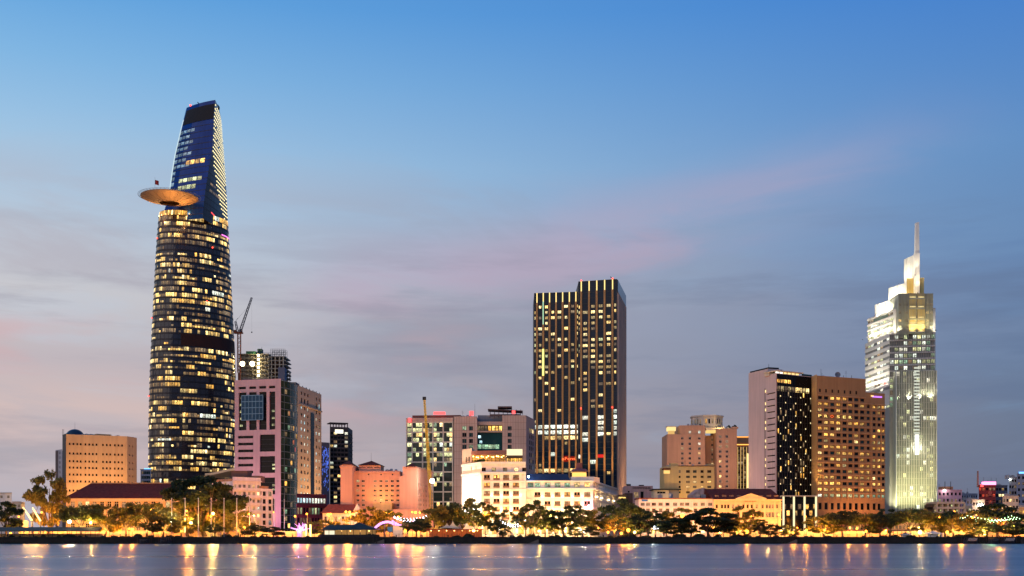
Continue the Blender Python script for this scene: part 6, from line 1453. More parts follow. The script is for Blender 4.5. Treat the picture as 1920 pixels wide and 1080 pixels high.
for k in range(6): mb = MB(); f.box(mb, f.L * k / 5 - .3, f.L * k / 5 + .3, GZ, pz(943, 520), -.9, -.1); mb.build('pier', mat('deck_concrete', (.42, .38, .31), .9), t)
for j, y in enumerate((947.5, 957)):
    for k in range(5): window(t, f, f.L * (k + .5) / 5, pz(y, 520), f.L / 7, 1.1, random.choice(['pale', 'dim', 'warm', 'dim']), 'two', 4.9)
block('far_block', 'distant hazy grey block beyond the parking deck', 1803, 1833, 760, 925, mat('haze_grey', (.26, .28, .34), .9), 7, 5, pick(black=5, dim=2))
t, f, zt = block('low_block', 'pale block with a glaring white wall lamp below the red neon building', 1823.5, 1846.5, 512, 936, CREAM, 4, 5, pick(black=4, dim=2), w_=.9)
mb = MB(); f.box(mb, 2.2, 4.6, zt - 3.2, zt - 2.2, .1, .5); mb.build('wall_lamp', emit('cold_lamp2', (.95, 1, .95), 9), t); plight(t, f.pt(3.4, 2, zt - 3), 700, (1, .9, .8))
REDB = mat('red_panel', (.26, .04, .035), .7); t, f, zt = block('red_tower', 'red block topped by a glowing pink neon band and a slim chimney', 1835, 1867, 562, 909, REDB, 5, 5, pick(black=3, red=2, dim=1), w_=1.1)
mb = MB(); f.box(mb, f.L * .32, f.L, zt + .01, zt + 1.5, -3, .3); mb.build('neon_sign', emit('pink_neon', (1, .25, .6), 3.2), t); mb = MB(); f.box(mb, f.L * .1, f.L * .26, zt - 1, zt + .2, .1, .4); mb.build('neon_sign', emit('red_neon', (1, .07, .07), 3.2), t)
mb = MB(); f.box(mb, f.L * .4, f.L * .98, zt - 5.5, zt - 5.1, .02, .2); f.box(mb, f.L * .4, f.L * .98, zt - 8.5, zt - 8.1, .02, .2); mb.tube(f.pt(f.L * .66, .1, zt - 4), f.pt(f.L * .66, .2, zt - 4), 1.0, n=12); mb.build('facade_ornament', mat('red_trim', (.5, .12, .08), .6), t)
mb = MB(); mb.tube(f.pt(1.2, -4, zt - 1), f.pt(1.2, -4, pz(883, 566)), .55, .4, 8); mb.build('chimney', mat('chimney_brown', (.30, .19, .15), .9), t); plight(t, f.pt(5, 3, zt + 1), 90, (1, .2, .4))
block('low_block', 'dark grey block with a few bright windows behind the red neon building', 1867, 1889, 580, 909.5, mat('slate_render', (.10, .11, .14), .85), 4, 7, pick(black=4, warm=3, dim=1), w_=1.2)
t, f, zt = block('apartment_block', 'slender grey block with a small white lamp near its top', 1892, 1906.5, 600, 894, mat('cool_grey', (.32, .31, .35), .85), 3, 9, pick(black=4, dim=1), w_=1.0); mb = MB(); mb.ball(f.pt(.3, .5, zt - 1.5), .5); mb.build('wall_lamp', emit('cold_lamp', (.9, 1, .85), 14), t)
t, f, zt = block('apartment_block', 'pale grey high block edged with blue light', 1906.8, 1962, 596, 888, mat('cool_grey', (.32, .31, .35), .85), 7, 9, pick(black=4, dim=2), w_=1.1); mb = MB(); f.box(mb, 1.5, f.L, zt + .01, zt + .9, -2, .3); mb.build('light_strip', emit('blue_edge', (.12, .35, 1), 3), t)
block('low_block', 'cream walk-up block in front of the pale grey high block', 1880, 1910, 518, 929.5, CREAM, 5, 6, pick(black=4, dim=2, warm=.6), w_=.9)
block('low_block', 'ochre block with orange lamplight between its piers', 1910.3, 1965, 505, 951, OCHRE, 8, 4, pick(amber=3, dim=3), w_=1.2)
block('low_block', 'low brown shop row beneath the walk-up block', 1845, 1880, 508, 958, mat('brown_shops', (.30, .18, .12), .9), 6, 3, pick(dim=3, warm=2, black=2), w_=1.2)
block('low_block', 'ochre office with a glowing row of windows behind the right-hand trees', 1664, 1760, 500, 966, OCHRE, 14, 4, pick(dim=3, amber=3, black=2), w_=1.2)
block('low_block', 'brown podium with dim shopfronts below the grid-fronted hotel', 1533, 1662, 512, 968, mat('brown_podium', (.34, .17, .09), .85), 18, 3, pick(dim=3, amber=2, black=2), w_=1.2)
for x0, x1, ytop, Y0, m_, lab in ((1805, 1822, 948, 540, CREAM, 'small cream house squeezed beside the parking deck'), (1812, 1830, 935, 640, PINKW, 'pink-white house end above the cream house')):
    block('low_block', lab, x0, x1, Y0, ytop, m_, 3, 4, pick(black=3, dim=2, pale=1), w_=1.0)
# pale walls added along the back of the road to catch the lamplight
for nm, lab, x0, x1 in (('added_wall', 'added low pale wall below the ochre colonial building', 40, 440), ('added_wall', 'added low pale wall at the foot of the pink granite block', 442, 700), ('added_wall', 'added low pale wall by the salmon hotel', 702, 864), ('added_wall', 'added low pale wall below the tower hotels', 1466, 1662), ('added_wall', 'added low pale wall below the spired tower and low blocks', 1664, 1960)):
    a, b = P(x0, 453), P(x1, 453); f = Face(a, b); t = thing(nm, lab, 'wall', ((a.x + b.x) / 2, 453, GZ)); mb = MB(); f.box(mb, 0, f.L, GZ, GZ + 2.2, -.3, 0); mb.build('wall_panel', CREAM, t)
    n = max(2, int(f.L / 6))
    for k in range(n + 1): mb = MB(); f.box(mb, f.L * k / n - .25, f.L * k / n + .25, GZ, GZ + 2.5, -.4, .12); mb.build('pier', CREAM, t)
# ================================================================ trees
def leaf_mat(name, c):
    m = bpy.data.materials.new(name); m.use_nodes = True; t = m.node_tree; ns = t.nodes; b = ns['Principled BSDF']; lk = t.links.new
    g = ns.new('ShaderNodeNewGeometry'); n = ns.new('ShaderNodeTexNoise'); n.inputs['Scale'].default_value = .55; n.inputs['Detail'].default_value = 3; lk(g.outputs['Position'], n.inputs['Vector'])
    r = ns.new('ShaderNodeMapRange'); lk(n.outputs['Fac'], r.inputs[0]); r.inputs[1].default_value = .3; r.inputs[2].default_value = .7; r.inputs[3].default_value = .55; r.inputs[4].default_value = 1.45
    v = ns.new('ShaderNodeVectorMath'); v.operation = 'SCALE'; v.inputs[0].default_value = c; lk(r.outputs[0], v.inputs['Scale']); lk(v.outputs[0], b.inputs['Base Color'])
    b.inputs['Roughness'].default_value = .55
    tr = ns.new('ShaderNodeBsdfTranslucent'); lk(v.outputs[0], tr.inputs[0]); mx = ns.new('ShaderNodeMixShader'); mx.inputs[0].default_value = .5
    lk(b.outputs[0], mx.inputs[1]); lk(tr.outputs[0], mx.inputs[2]); lk(mx.outputs[0], ns['Material Output'].inputs[0]); return m
LM = [leaf_mat('foliage_mid', (.12, .125, .024)), leaf_mat('foliage_dark', (.035, .055, .018)), leaf_mat('foliage_light', (.20, .165, .03))]
BARK = mat('bark', (.10, .07, .05), .9, var=.3, scale=1)
def tree_meshes(seed, shape, nl, lm):
    """Unit tree: 10 m tall. shape: umbrella, round, column, open"""
    rg = random.Random(seed); br = MB(); lf = MB()
    hb, cw, ch = dict(umbrella=(2.9, 6.2, 3.2), round=(1.7, 4.4, 4.5), column=(1.0, 2.2, 4.6), open=(2.4, 5.0, 4.0))[shape]
    cz_ = 10 - ch; cen = []
    ncl = dict(umbrella=44, round=40, column=24, open=34)[shape]
    while len(cen) < ncl:
        a = rg.uniform(0, 6.283); r = math.sqrt(rg.random()) * .92; h = rg.uniform(-.85, 1)
        lim = math.sqrt(max(0, 1 - h * h)) if h > 0 else math.sqrt(max(0, 1 - h * h * .7)) * (1.0 if shape != 'umbrella' else .95)
        if r > lim or (r < .45 * lim and rg.random() < .6): continue
        cen.append(Vector((cw * r * math.cos(a) * rg.uniform(.85, 1.1), cw * r * math.sin(a), cz_ + ch * h * (.55 if shape == 'umbrella' and h < 0 else .95))))
    p = Vector((0, 0, 0)); lean = Vector((rg.uniform(-.5, .5), rg.uniform(-.3, .3), 0)); top = Vector((lean.x, lean.y, hb))
    br.tube(p, top * .5 + lean * .1, .32, .25, 7); br.tube(top * .5 + lean * .1, top, .25, .20, 7)
    limbs = []
    for k in range(6):
        a = k * 1.05 + rg.uniform(-.3, .3); q = Vector((math.cos(a) * cw * .42, math.sin(a) * cw * .42, hb + (cz_ - hb) * rg.uniform(.6, 1.1) + .6)); limbs.append(q)
        mid = top.lerp(q, .5) + Vector((0, 0, -.25)); br.tube(top, mid, .16, .12, 5); br.tube(mid, q, .12, .08, 5)
    br.tube(top, Vector((lean.x, lean.y, cz_ + ch * .4)), .18, .06, 5)
    for c in cen:
        q = min(limbs, key=lambda z: (z - c).length); br.tube(q, c, .06, .02, 4, cap=False)
    per = nl // ncl
    for c in cen:
        rc = rg.uniform(.75, 1.35) * (cw / 4.6) * (1 if shape != 'open' else .8)
        for k in range(int(per * rg.uniform(.6, 1.4))):
            d = Vector((rg.gauss(0, 1), rg.gauss(0, 1), rg.gauss(0, .62))).normalized() * rc * rg.random() ** .4
            q = c + Vector((d.x, d.y, d.z * .72)); s = rg.uniform(.17, .34)
            u = Vector((rg.gauss(0, 1), rg.gauss(0, 1), rg.gauss(0, .6))).normalized(); v = u.orthogonal().normalized() * s * .75; v.rotate(Matrix.Rotation(rg.uniform(0, 6.28), 3, u)); w_ = u.cross(v).normalized() * s * 1.3
            lf.quad(q - w_, q + v * .8, q + w_, q - v * .8)
    return br.mesh('trunk', BARK), lf.mesh('crown', LM[lm])
TREES = {}
for key, args in dict(u0=(1, 'umbrella', 5200, 0), u1=(2, 'umbrella', 5200, 1), r0=(3, 'round', 6400, 1), r1=(4, 'round', 5400, 0), r2=(5, 'round', 5000, 2), c0=(6, 'column', 2600, 1), o0=(7, 'open', 3400, 0), o1=(8, 'open', 3200, 2), o2=(12, 'open', 3600, 1)).items():
    TREES[key] = tree_meshes(*args)
LAND = ((60, 'near the pale flat-roofed house'), (122, 'beside the tan slab block'), (330, 'before the ochre colonial building'), (425, 'below the curved skyscraper'), (560, 'before the white apartments'), (690, 'by the white villa'), (830, 'before the salmon hotel'), (1140, 'before the floodlit white hotel'), (1200, 'at the copper-finned tower'), (1338, 'before the long white building'), (1466, 'before the pedimented building'), (1662, 'below the brown grid hotel'), (1760, 'below the spired tower'), (2500, 'by the low right-hand blocks'))
def land(x): return next(n for lim, n in LAND if x < lim)
KN = dict(u0='spreading flat-topped tree', u1='dark spreading tree', r0='dense dark round-crowned tree', r1='leafy round-crowned tree', r2='lamplit yellow-green tree', c0='narrow dark upright tree', o0='open airy green tree', o1='sparse lamplit tree', o2='loose dark-leaved tree')
rt = random.Random(99)
TL = [(12, 44, 942, 'r0', 424), (88, 54, 887, 'r2', 452), (152, 66, 946, 'u0', 418), (196, 52, 950, 'r2', 424), (236, 55, 946, 'o1', 418), (275, 74, 943, 'u0', 425), (306, 46, 954, 'r2', 415), (384, 104, 896, 'r0', 450), (352, 60, 935, 'r1', 447), (425, 56, 940, 'r1', 450), (447, 40, 962, 'o1', 420), (340, 36, 965, 'r2', 412), (288, 34, 975, 'o2', 410), (402, 30, 983, 'o2', 410),
      (478, 38, 984, 'r0', 410), (512, 34, 988, 'r0', 408), (600, 40, 976, 'r1', 425), (640, 30, 975, 'o1', 425), (690, 52, 952, 'r2', 440), (722, 46, 958, 'r1', 445), (764, 34, 972, 'o2', 425), (780, 42, 972, 'o2', 412), (815, 50, 950, 'r2', 422), (846, 46, 946, 'u1', 428), (893, 66, 934, 'o0', 418), (868, 36, 948, 'o2', 426), (942, 36, 956, 'o0', 424), (932, 26, 975, 'o2', 412), (947, 18, 992, 'r0', 408),
      (1001, 50, 938, 'o0', 414), (985, 38, 960, 'o2', 424), (1022, 34, 955, 'o0', 416), (1057, 60, 948, 'o2', 420), (1092, 52, 948, 'o0', 416), (1042, 36, 965, 'o1', 426), (1078, 20, 990, 'r1', 408), (1108, 24, 988, 'r0', 406), (1140, 42, 957, 'o2', 422), (1166, 56, 937, 'r0', 450), (1190, 54, 948, 'r1', 430), (1152, 42, 968, 'o1', 416), (1216, 50, 957, 'o2', 420), (1200, 36, 975, 'r0', 414), (1250, 36, 968, 'o1', 425), (1268, 58, 955, 'o1', 424), (1262, 40, 972, 'r0', 410), (1295, 34, 965, 'r0', 412), (1330, 74, 954, 'r0', 410), (1369, 26, 972, 'o2', 414), (1396, 52, 952, 'o1', 420), (1425, 20, 970, 'c0', 410), (1444, 30, 984, 'r0', 410), (1384, 36, 978, 'r2', 414),
      (1480, 30, 985, 'r1', 420), (1545, 52, 966, 'r1', 432), (1580, 60, 960, 'u1', 430), (1622, 64, 963, 'u0', 430), (1650, 44, 966, 'r0', 425), (1668, 46, 954, 'o2', 430), (1706, 66, 955, 'u0', 426), (1740, 50, 957, 'r2', 428), (1772, 56, 961, 'u1', 428), (1812, 62, 960, 'r2', 426), (1788, 40, 972, 'o1', 420), (1871, 66, 946, 'r0', 440), (1850, 40, 978, 'o2', 418), (1898, 44, 982, 'r0', 412), (1925, 40, 975, 'r0', 420), (1836, 34, 985, 'r1', 412), (1870, 30, 985, 'o2', 410)]
for x, wd, yt, key, Yt in TL:
    X_ = px(x, Yt); top = pz(yt, Yt); hgt = max(1.6, top - GZ - .12); tm, lm_ = TREES[key]
    base_w = dict(u=12.4, r=8.8, c=4.6, o=10.0)[key[0]]; sw = (wd / F * Yt) / base_w; sh = hgt / 10
    t = thing('tree', KN[key] + ' ' + land(x), 'tree', (X_, Yt, GZ + .1), KN[key] + 's ' + land(x)); t.rotation_euler.z = rt.uniform(0, 6.28); t.scale = (sw * 1.42, sw * 1.42, sh * 1.04)
    for nm, me in (('trunk', tm), ('crown', lm_)):
        o = bpy.data.objects.new(nm, me); COL.objects.link(o); o.parent = t
UP = MB(); UP.tube((0, 0, 0), (0, 0, .5), .16, .12, 8); UP.tube((0, 0, .5), (0, .15, .8), .22, .28, 8); UPM = UP.mesh('housing', DARK); UL = MB(); UL.tube((0, .152, .803), (0, .155, .81), .25, .25, 8); ULM = UL.mesh('lens', emit('fill_lens', (1, .7, .25), 12))
for x, wd, yt, key, Yt in TL:  # fill lamps added under the trees to brighten their crowns
    if key not in ('r2', 'o1', 'u0', 'r1', 'o0') or Yt > 434: continue
    t = thing('tree_fill_lamp', 'small added amber fill lamp at the foot of a tree ' + land(x), 'lamp', (px(x, Yt - 2.2), Yt - 2.2, GZ + .12), 'added tree uplights ' + land(x))
    for nm, me in (('housing', UPM), ('lens', ULM)): o = bpy.data.objects.new(nm, me); COL.objects.link(o); o.parent = t
    spot(t, (px(x, Yt - 2.2), Yt - 1.9, GZ + 1.1), (px(x, Yt), Yt + .3, pz(yt, Yt)), 7500, (1, .52, .10) if key in ('r2', 'o1') else (1, .66, .2), 125)
for x, wd, yt in ((1366, 9, 797), (1377, 11, 796.5), (1312, 9, 795)):            # roof-garden trees
    Yt = 568; t = thing('tree', 'small dark tree on the terracotta hotel roof', 'tree', (px(x, Yt), Yt, pz(804, 560) - .7), 'roof trees of the terracotta hotel'); sw = wd / F * Yt / 8.8; t.scale = (sw, sw, (pz(yt, Yt) - t.location.z) / 10)
    for nm, me in zip(('trunk', 'crown'), TREES['r0']): o = bpy.data.objects.new(nm, me); COL.objects.link(o); o.parent = t

# ---------------------------------------------------------------- shrubs along the quay
SH = []
for sd_ in (31, 32, 33):
    rg = random.Random(sd_); lf = MB()
    for k in range(420):
        d = Vector((rg.gauss(0, 1), rg.gauss(0, .7), abs(rg.gauss(0, .7)))).normalized() * rg.random() ** .35; q = Vector((d.x * .9, d.y * .6, d.z * .75)); u = Vector((rg.gauss(0, 1), rg.gauss(0, 1), rg.gauss(0, 1))).normalized(); v = u.orthogonal().normalized() * .12; w_ = u.cross(v).normalized() * .17
        lf.quad(q - w_, q + v, q + w_, q - v)
    SH.append(lf.mesh('shrub', LM[1]))
for k in range(96):
    x = 4 + k * 20.1 + rt.uniform(-14, 14); Ys = 403.4 + rt.uniform(0, 3.6); s_ = rt.choice((.4, .5, .6, .8, 1.0, 1.5))
    o = bpy.data.objects.new('shrub', SH[k % 3]); COL.objects.link(o); o.location = (px(x, Ys), Ys, GZ + .12); o.scale = (s_ * rt.uniform(.9, 2.2), s_, s_ * rt.uniform(.7, 1.1)); o.rotation_euler.z = rt.uniform(-.5, .5)
    tag(o, 'low dark shrub behind the quay railing ' + land(x), 'shrub', 'quayside shrubs ' + land(x))
# water plants fringing the quay
mb = MB(); rg = random.Random(8)
for k in range(5200):
    x = rg.uniform(-190, 190); y = 399.9 - abs(rg.gauss(0, .35)); z = .02 + abs(rg.gauss(0, .25)); u = Vector((rg.gauss(0, 1), rg.gauss(0, 1), rg.gauss(0, 1))).normalized(); v = u.orthogonal().normalized() * .12; w_ = u.cross(v).normalized() * .2; q = Vector((x, y, z)); mb.quad(q - w_, q + v, q + w_, q - v)
o = mb.build('water_plants', LM[1], kind='stuff'); tag(o, 'dark green water plants fringing the foot of the quay wall', 'plants')
# quay railing in stretches
RAIL = mat('railing_iron', (.06, .055, .05), .5, .5); post = MB(); post.box(-.06, .06, -.06, .06, 0, 1.05); post.box(-.09, .09, -.09, .09, 1.05, 1.13); PM = post.mesh('post', RAIL)
for x0, x1 in ((0, 240), (242, 590), (720, 960), (962, 1200), (1202, 1440), (1442, 1800)):
    a, b = px(x0, 401.2), px(x1, 401.2); t = thing('quay_railing', 'dark iron quay railing ' + ('where two people stand before the floodlit hotel' if x0 == 962 else land((x0 + x1) / 2)), 'railing', ((a + b) / 2, 401.2, GZ + .18))
    for z in (.35, .7, 1.0): mb = MB(); mb.box(a, b, 401.16, 401.24, GZ + .18 + z, GZ + .23 + z); mb.build('rail', RAIL, t)
    n = int((b - a) / 2.5)
    for k in range(n + 1): o = bpy.data.objects.new('post', PM); COL.objects.link(o); o.parent = t; o.location = (a + (b - a) * k / n - t.location.x, 0, 0)

# ================================================================ lamps
POLE = mat('lamp_pole', (.10, .09, .08), .5, .4); COLS = dict(o=(1, .31, .03), y=(1, .60, .15), w=(1, .90, .66))
GLB = {k: emit('globe_' + k, c, {'o': 9, 'y': 14, 'w': 26}[k]) for k, c in COLS.items()}
def lamp_mesh(h, arm):
    p = MB(); p.tube((0, 0, 0), (0, 0, h - (.3 if not arm else 0)), .11, .06, 6); p.tube((0, 0, 0), (0, 0, .5), .2, .16, 6)
    if arm: p.tube((0, 0, h), (0, -1.6, h + .35), .05, .04, 5); p.box(-.16, .16, -2.3, -1.4, h + .3, h + .45)
    return p.mesh('post', POLE)
SM, PMM = lamp_mesh(10.0, True), lamp_mesh(3.4, False)
def street_lamp(x, y, Yt, c='o', pw=900, tall=True, sz=.32):
    z = pz(y, Yt); X_ = px(x, Yt); t = thing('street_lamp' if tall else 'park_lamp', dict(o='orange', y='yellow', w='white')[c] + ('-glowing tall street lamp ' if tall else '-glowing low globe lamp ') + land(x), 'lamp', (X_, Yt, GZ + .1), ('street lamps ' if tall else 'promenade lamps ') + land(x) + dict(o=' orange', y=' yellow', w=' white')[c])
    o = bpy.data.objects.new('post', SM if tall else PMM); COL.objects.link(o); o.parent = t; sc_ = (z - GZ - .1) / (10.2 if tall else 3.4); o.scale = (1, 1, sc_)
    mb = MB(); yy = Yt - (1.9 if tall else 0); mb.ball((X_, yy, z), sz, 8, 6); mb.build('globe', GLB[c], t)
    plight(t, (X_, yy, z - (.5 if tall else -.55)), pw, COLS[c], .3)
for x, y, Yt, c, pw, tall, sz in (
    (248, 993, 408, 'o', 700, False, .42), (130, 978, 420, 'w', 1500, False, .5), (170, 980, 416, 'y', 900, False, .4), (287, 957, 430, 'o', 1600, True, .42), (321, 978, 415, 'w', 1500, False, .55), (352.5, 958, 428, 'o', 700, True, .3), (358, 980.5, 412, 'y', 900, False, .42), (402, 963, 430, 'y', 1500, True, .42), (458, 990, 410, 'o', 800, False, .42), (450, 966, 432, 'o', 900, True, .3), (478, 967, 440, 'y', 500, True, .26), (555, 968, 436, 'o', 500, True, .28),
    (617, 965, 430, 'o', 1100, True, .42), (650, 960, 430, 'o', 900, True, .36), (657, 960.5, 430, 'o', 900, True, .36), (748, 970, 428, 'o', 1000, True, .4), (760, 995, 412, 'o', 500, False, .36), (780, 961, 436, 'o', 900, True, .36), (788, 961, 436, 'o', 700, True, .3), (910, 962, 420, 'o', 1000, True, .44), (868, 970, 425, 'o', 500, True, .3), (888, 994.5, 408, 'y', 700, False, .44), (975, 996, 408, 'o', 600, False, .42), (1030, 968, 424, 'y', 2200, True, .55), (935, 991, 440, 'w', 900, False, .4), (1010, 996, 442, 'y', 700, False, .3), (1060, 996, 442, 'y', 700, False, .3), (1095, 996, 442, 'w', 900, False, .36),
    (1155, 984, 424, 'y', 900, False, .44), (1165, 1000, 406, 'o', 600, False, .4), (1178, 994, 410, 'o', 900, False, .5), (1140, 998, 410, 'o', 600, False, .36), (1190, 998, 409, 'y', 500, False, .36), (1278, 967, 422, 'o', 1700, True, .6), (1228, 990, 440, 'w', 1300, False, .42), (1250, 1000, 440, 'y', 500, False, .3), (1310, 998, 440, 'y', 700, False, .34), (1368, 968, 426, 'o', 1300, True, .5), (1400, 997, 410, 'o', 1200, False, .55), (1436, 988, 430, 'y', 900, True, .36), (1350, 999, 440, 'y', 700, False, .34), (1465, 996, 440, 'y', 700, False, .34),
    (1487, 999, 412, 'o', 500, False, .34), (1512, 994, 430, 'o', 600, False, .34), (1552, 968, 440, 'o', 700, True, .32), (1563, 969, 440, 'o', 500, True, .28), (1546, 994, 428, 'o', 800, False, .34), (1590, 998, 412, 'o', 700, False, .34), (1624, 996, 420, 'o', 700, False, .34), (1660, 998.5, 408, 'o', 1200, False, .5), (1683, 972, 432, 'o', 1000, True, .34), (1725, 998, 406, 'y', 1600, False, .6), (1757.5, 970, 430, 'o', 1600, True, .5), (1776, 998, 408, 'o', 1000, False, .44), (1802, 973, 430, 'o', 700, True, .36), (1818, 971, 428, 'o', 2200, True, .6), (1802.5, 998, 410, 'o', 1000, False, .46), (1832, 996, 424, 'y', 900, False, .42), (1846, 1000, 410, 'y', 1000, False, .46), (1872, 974, 440, 'o', 900, True, .4), (1881.5, 992, 415, 'y', 1000, False, .46), (1897, 991, 420, 'y', 600, False, .34), (20, 1000, 420, 'o', 700, False, .36), (205, 972, 432, 'o', 900, True, .32), (225, 998, 420, 'o', 700, False, .34)):
    street_lamp(x, y, Yt, c, pw * (20 if tall else 10), tall, sz * 1.25)
# added road lamps, low then tall, so that the strip behind the trees glows
for k in range(38):
    x = -40 + k * 55 + rt.uniform(-8, 8)
    if 560 < x < 720 and k % 2: continue
    street_lamp(x, 990.5 + rt.uniform(-1, 1), 449.5, rt.choice('oooy'), 3600 * (.5 if 860 < x < 1470 else 1), False, .36)
for k in range(39):  # tall lamps added behind the trees to light crowns and fronts
    x = -20 + k * 53 + rt.uniform(-14, 14); street_lamp(x, 962 + rt.uniform(-3, 7), 447.4, rt.choice('ooo'), 6500 * (.35 if 860 < x < 1470 else 1), True, .36)
# festoon lights in the trees of the riverside garden (blue-white)
for nm, x0, x1, y0, y1, n, c, lab in (('festoon_lights', 740, 800, 968, 985, 11, (.75, .78, 1), 'blue-white festoon bulbs strung among trees by the salmon hotel'), ('festoon_lights', 938, 985, 974, 988, 11, (.8, .85, 1), 'blue-white festoon bulbs strung before the floodlit white hotel'), ('festoon_lights', 1205, 1250, 978, 989, 11, (.75, .82, 1), 'blue-white festoon bulbs strung before the long white building'), ('festoon_lights', 1808, 1905, 968, 1000, 16, (.5, 1, .5), 'green and amber festoon bulbs in trees by the moored boats')):
    rg = random.Random(x0); mb = MB(); w_ = MB(); Xa, Xb = px(x0, 421), px(x1, 421); t = thing(nm, lab, 'lights', ((Xa + Xb) / 2, 421, GZ + .1)); ns_ = 4
    for j in range(ns_):
        Yj = 418 + 2.2 * j; za, zb_ = pz(y0 + rg.uniform(-2, 4), Yj), pz(y0 + rg.uniform(-2, 6), Yj); sag = rg.uniform(.8, 2.0); pr = None
        w_.tube((Xa, Yj, GZ + .1), (Xa, Yj, za), .05, n=4); w_.tube((Xb, Yj, GZ + .1), (Xb, Yj, zb_), .05, n=4)
        for k in range(n):
            s_ = k / (n - 1); p = Vector((Xa + (Xb - Xa) * s_, Yj, za + (zb_ - za) * s_ - sag * 4 * s_ * (1 - s_)))
            if pr is not None: w_.tube(pr, p, .025, n=4, cap=False)
            pr = p; mb.ball(p - Vector((0, 0, .14)), .11, 6, 4)
        if j % 2: plight(t, ((Xa + Xb) / 2, Yj - .6, (za + zb_) / 2 - sag), 500, c)
    w_.build('cable', DARK, t); mb.build('bulbs', emit('bulb_' + str(x0), c, 14), t, kind='stuff')

t = thing('glowing_tubes', 'two glowing tubes made up for slanting light beams beside the far-left trees', 'light sculpture', (px(52, 436), 436, GZ + .1)); ne = MB(); st_ = MB()  # tubes, panel and lamps put in for slanting light streaks and their glow
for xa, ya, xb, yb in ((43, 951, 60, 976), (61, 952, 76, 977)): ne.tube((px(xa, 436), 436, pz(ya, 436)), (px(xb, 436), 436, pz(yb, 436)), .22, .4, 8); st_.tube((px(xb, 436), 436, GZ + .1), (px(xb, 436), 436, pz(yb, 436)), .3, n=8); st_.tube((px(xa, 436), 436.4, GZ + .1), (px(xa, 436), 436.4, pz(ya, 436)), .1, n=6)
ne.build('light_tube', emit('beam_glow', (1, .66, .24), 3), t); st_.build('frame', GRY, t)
for x, z in ((50, 8), (66, 9), (40, 5)): plight(t, (px(x, 433), 433, GZ + z), 4500, (1, .5, .12), .5)
mb = MB(); mb.box(px(33, 436), px(50, 436), 437.2, 437.6, GZ + .1, pz(976, 436)); mb.build('glow_catcher', OCHRE, t)

bl = MB(); bl.tube((0, 0, 0), (0, 0, .5), .2, .16, 8); bl.tube((0, 0, .5), (0, 0, .62), .27, .27, 8); BLM = bl.mesh('bollard', STONE)
pl = MB(); pl.tube((0, 0, -2.5), (0, 0, 2.9), .2, .16, 7); PLM = pl.mesh('mooring_pile', mat('wet_timber', (.05, .035, .025), .8))
for k in range(40):
    x = 14 + k * 48.6; o = bpy.data.objects.new('bollard', BLM); COL.objects.link(o); o.location = (px(x, 400.6), 400.6, GZ + .18); tag(o, 'squat stone mooring bollard on the quay edge ' + land(x), 'bollard', 'quay bollards ' + land(x))
for x in (258, 284, 298, 325, 700, 706, 1803, 1836, 1850, 1874, 1906): o = bpy.data.objects.new('mooring_pile', PLM); COL.objects.link(o); o.location = (px(x, 398.6), 398.6, 0); tag(o, 'dark timber mooring pile in the water ' + land(x), 'pile', 'mooring piles ' + land(x))
for x0, x1, lab in ((690, 720, 'stone landing stairs beside the ferry pavilion'), (985, 1010, 'stone landing stairs before the floodlit hotel'), (1470, 1495, 'stone landing stairs below the tower hotels')):
    t = thing('landing_stairs', lab, 'stairs', (px((x0 + x1) / 2, 399.5), 399.5, 0)); a, b = px(x0, 399), px(x1, 399)
    for j in range(9): mb = MB(); mb.box(a + (b - a) * j / 9, b, 399.0, 399.95, -.5 + .22 * j, -.28 + .22 * j + .0); mb.build('step', mat('step_stone', (.16, .12, .09), .85), t)

# ================================================================ flagpoles
FP = mat('flagpole_white', (.72, .68, .6), .5)
for x in (322, 347, 372, 396, 420, 444, 468, 490, 503, 514.5, 533, 537):
    Yt = 412 if x < 520 else 411; yt = 935 if x < 520 else 937
    if x in (537,): continue
    mb = MB(); X_ = px(x, Yt); mb.tube((0, 0, 0), (0, 0, pz(yt, Yt) - GZ - .1), .17, .11, 8); mb.tube((0, 0, 0), (0, 0, .25), .4, .4, 8); mb.ball((0, 0, pz(yt, Yt) - GZ), .2, 8, 5)
    o = bpy.data.objects.new('flagpole', mb.mesh('flagpole', FP)); COL.objects.link(o); o.location = (X_, Yt, GZ + .1); tag(o, 'bare white flagpole in the riverside row ' + land(x), 'flagpole', 'row of bare white flagpoles ' + land(x))

# ================================================================ quayside structures
GRNR = mat('green_tin_roof', (.035, .05, .045), .6, var=.2)
# long pergola at the left
a, b = px(-30, 404.5), px(183, 404.5); t = thing('pergola', 'long flat-roofed dark green riverside shelter on thin posts', 'shelter', ((a + b) / 2, 406, GZ + .1)); zr = pz(996.5, 404)
mb = MB(); mb.hexa([(a, 403.6, zr), (b, 403.6, zr), (b, 409, zr + .9), (a, 409, zr + .9), (a, 403.6, zr + .3), (b, 403.6, zr + .3), (b, 409, zr + 1.55), (a, 409, zr + 1.55)]); mb.build('shelter_roof', mat('olive_roof', (.10, .10, .07), .7), t)
for k in range(12):
    for yy, dz in ((404, 0), (408.6, .8)): mb = MB(); x = a + (b - a) * (k + .3) / 12; mb.tube((x, yy, GZ + .1), (x, yy, zr + dz), .09); mb.build('post', DARK, t)
mb = MB(); mb.box(a, b, 409.4, 409.6, GZ + .12, GZ + 1.3); mb.build('back_rail', OCHRE, t)
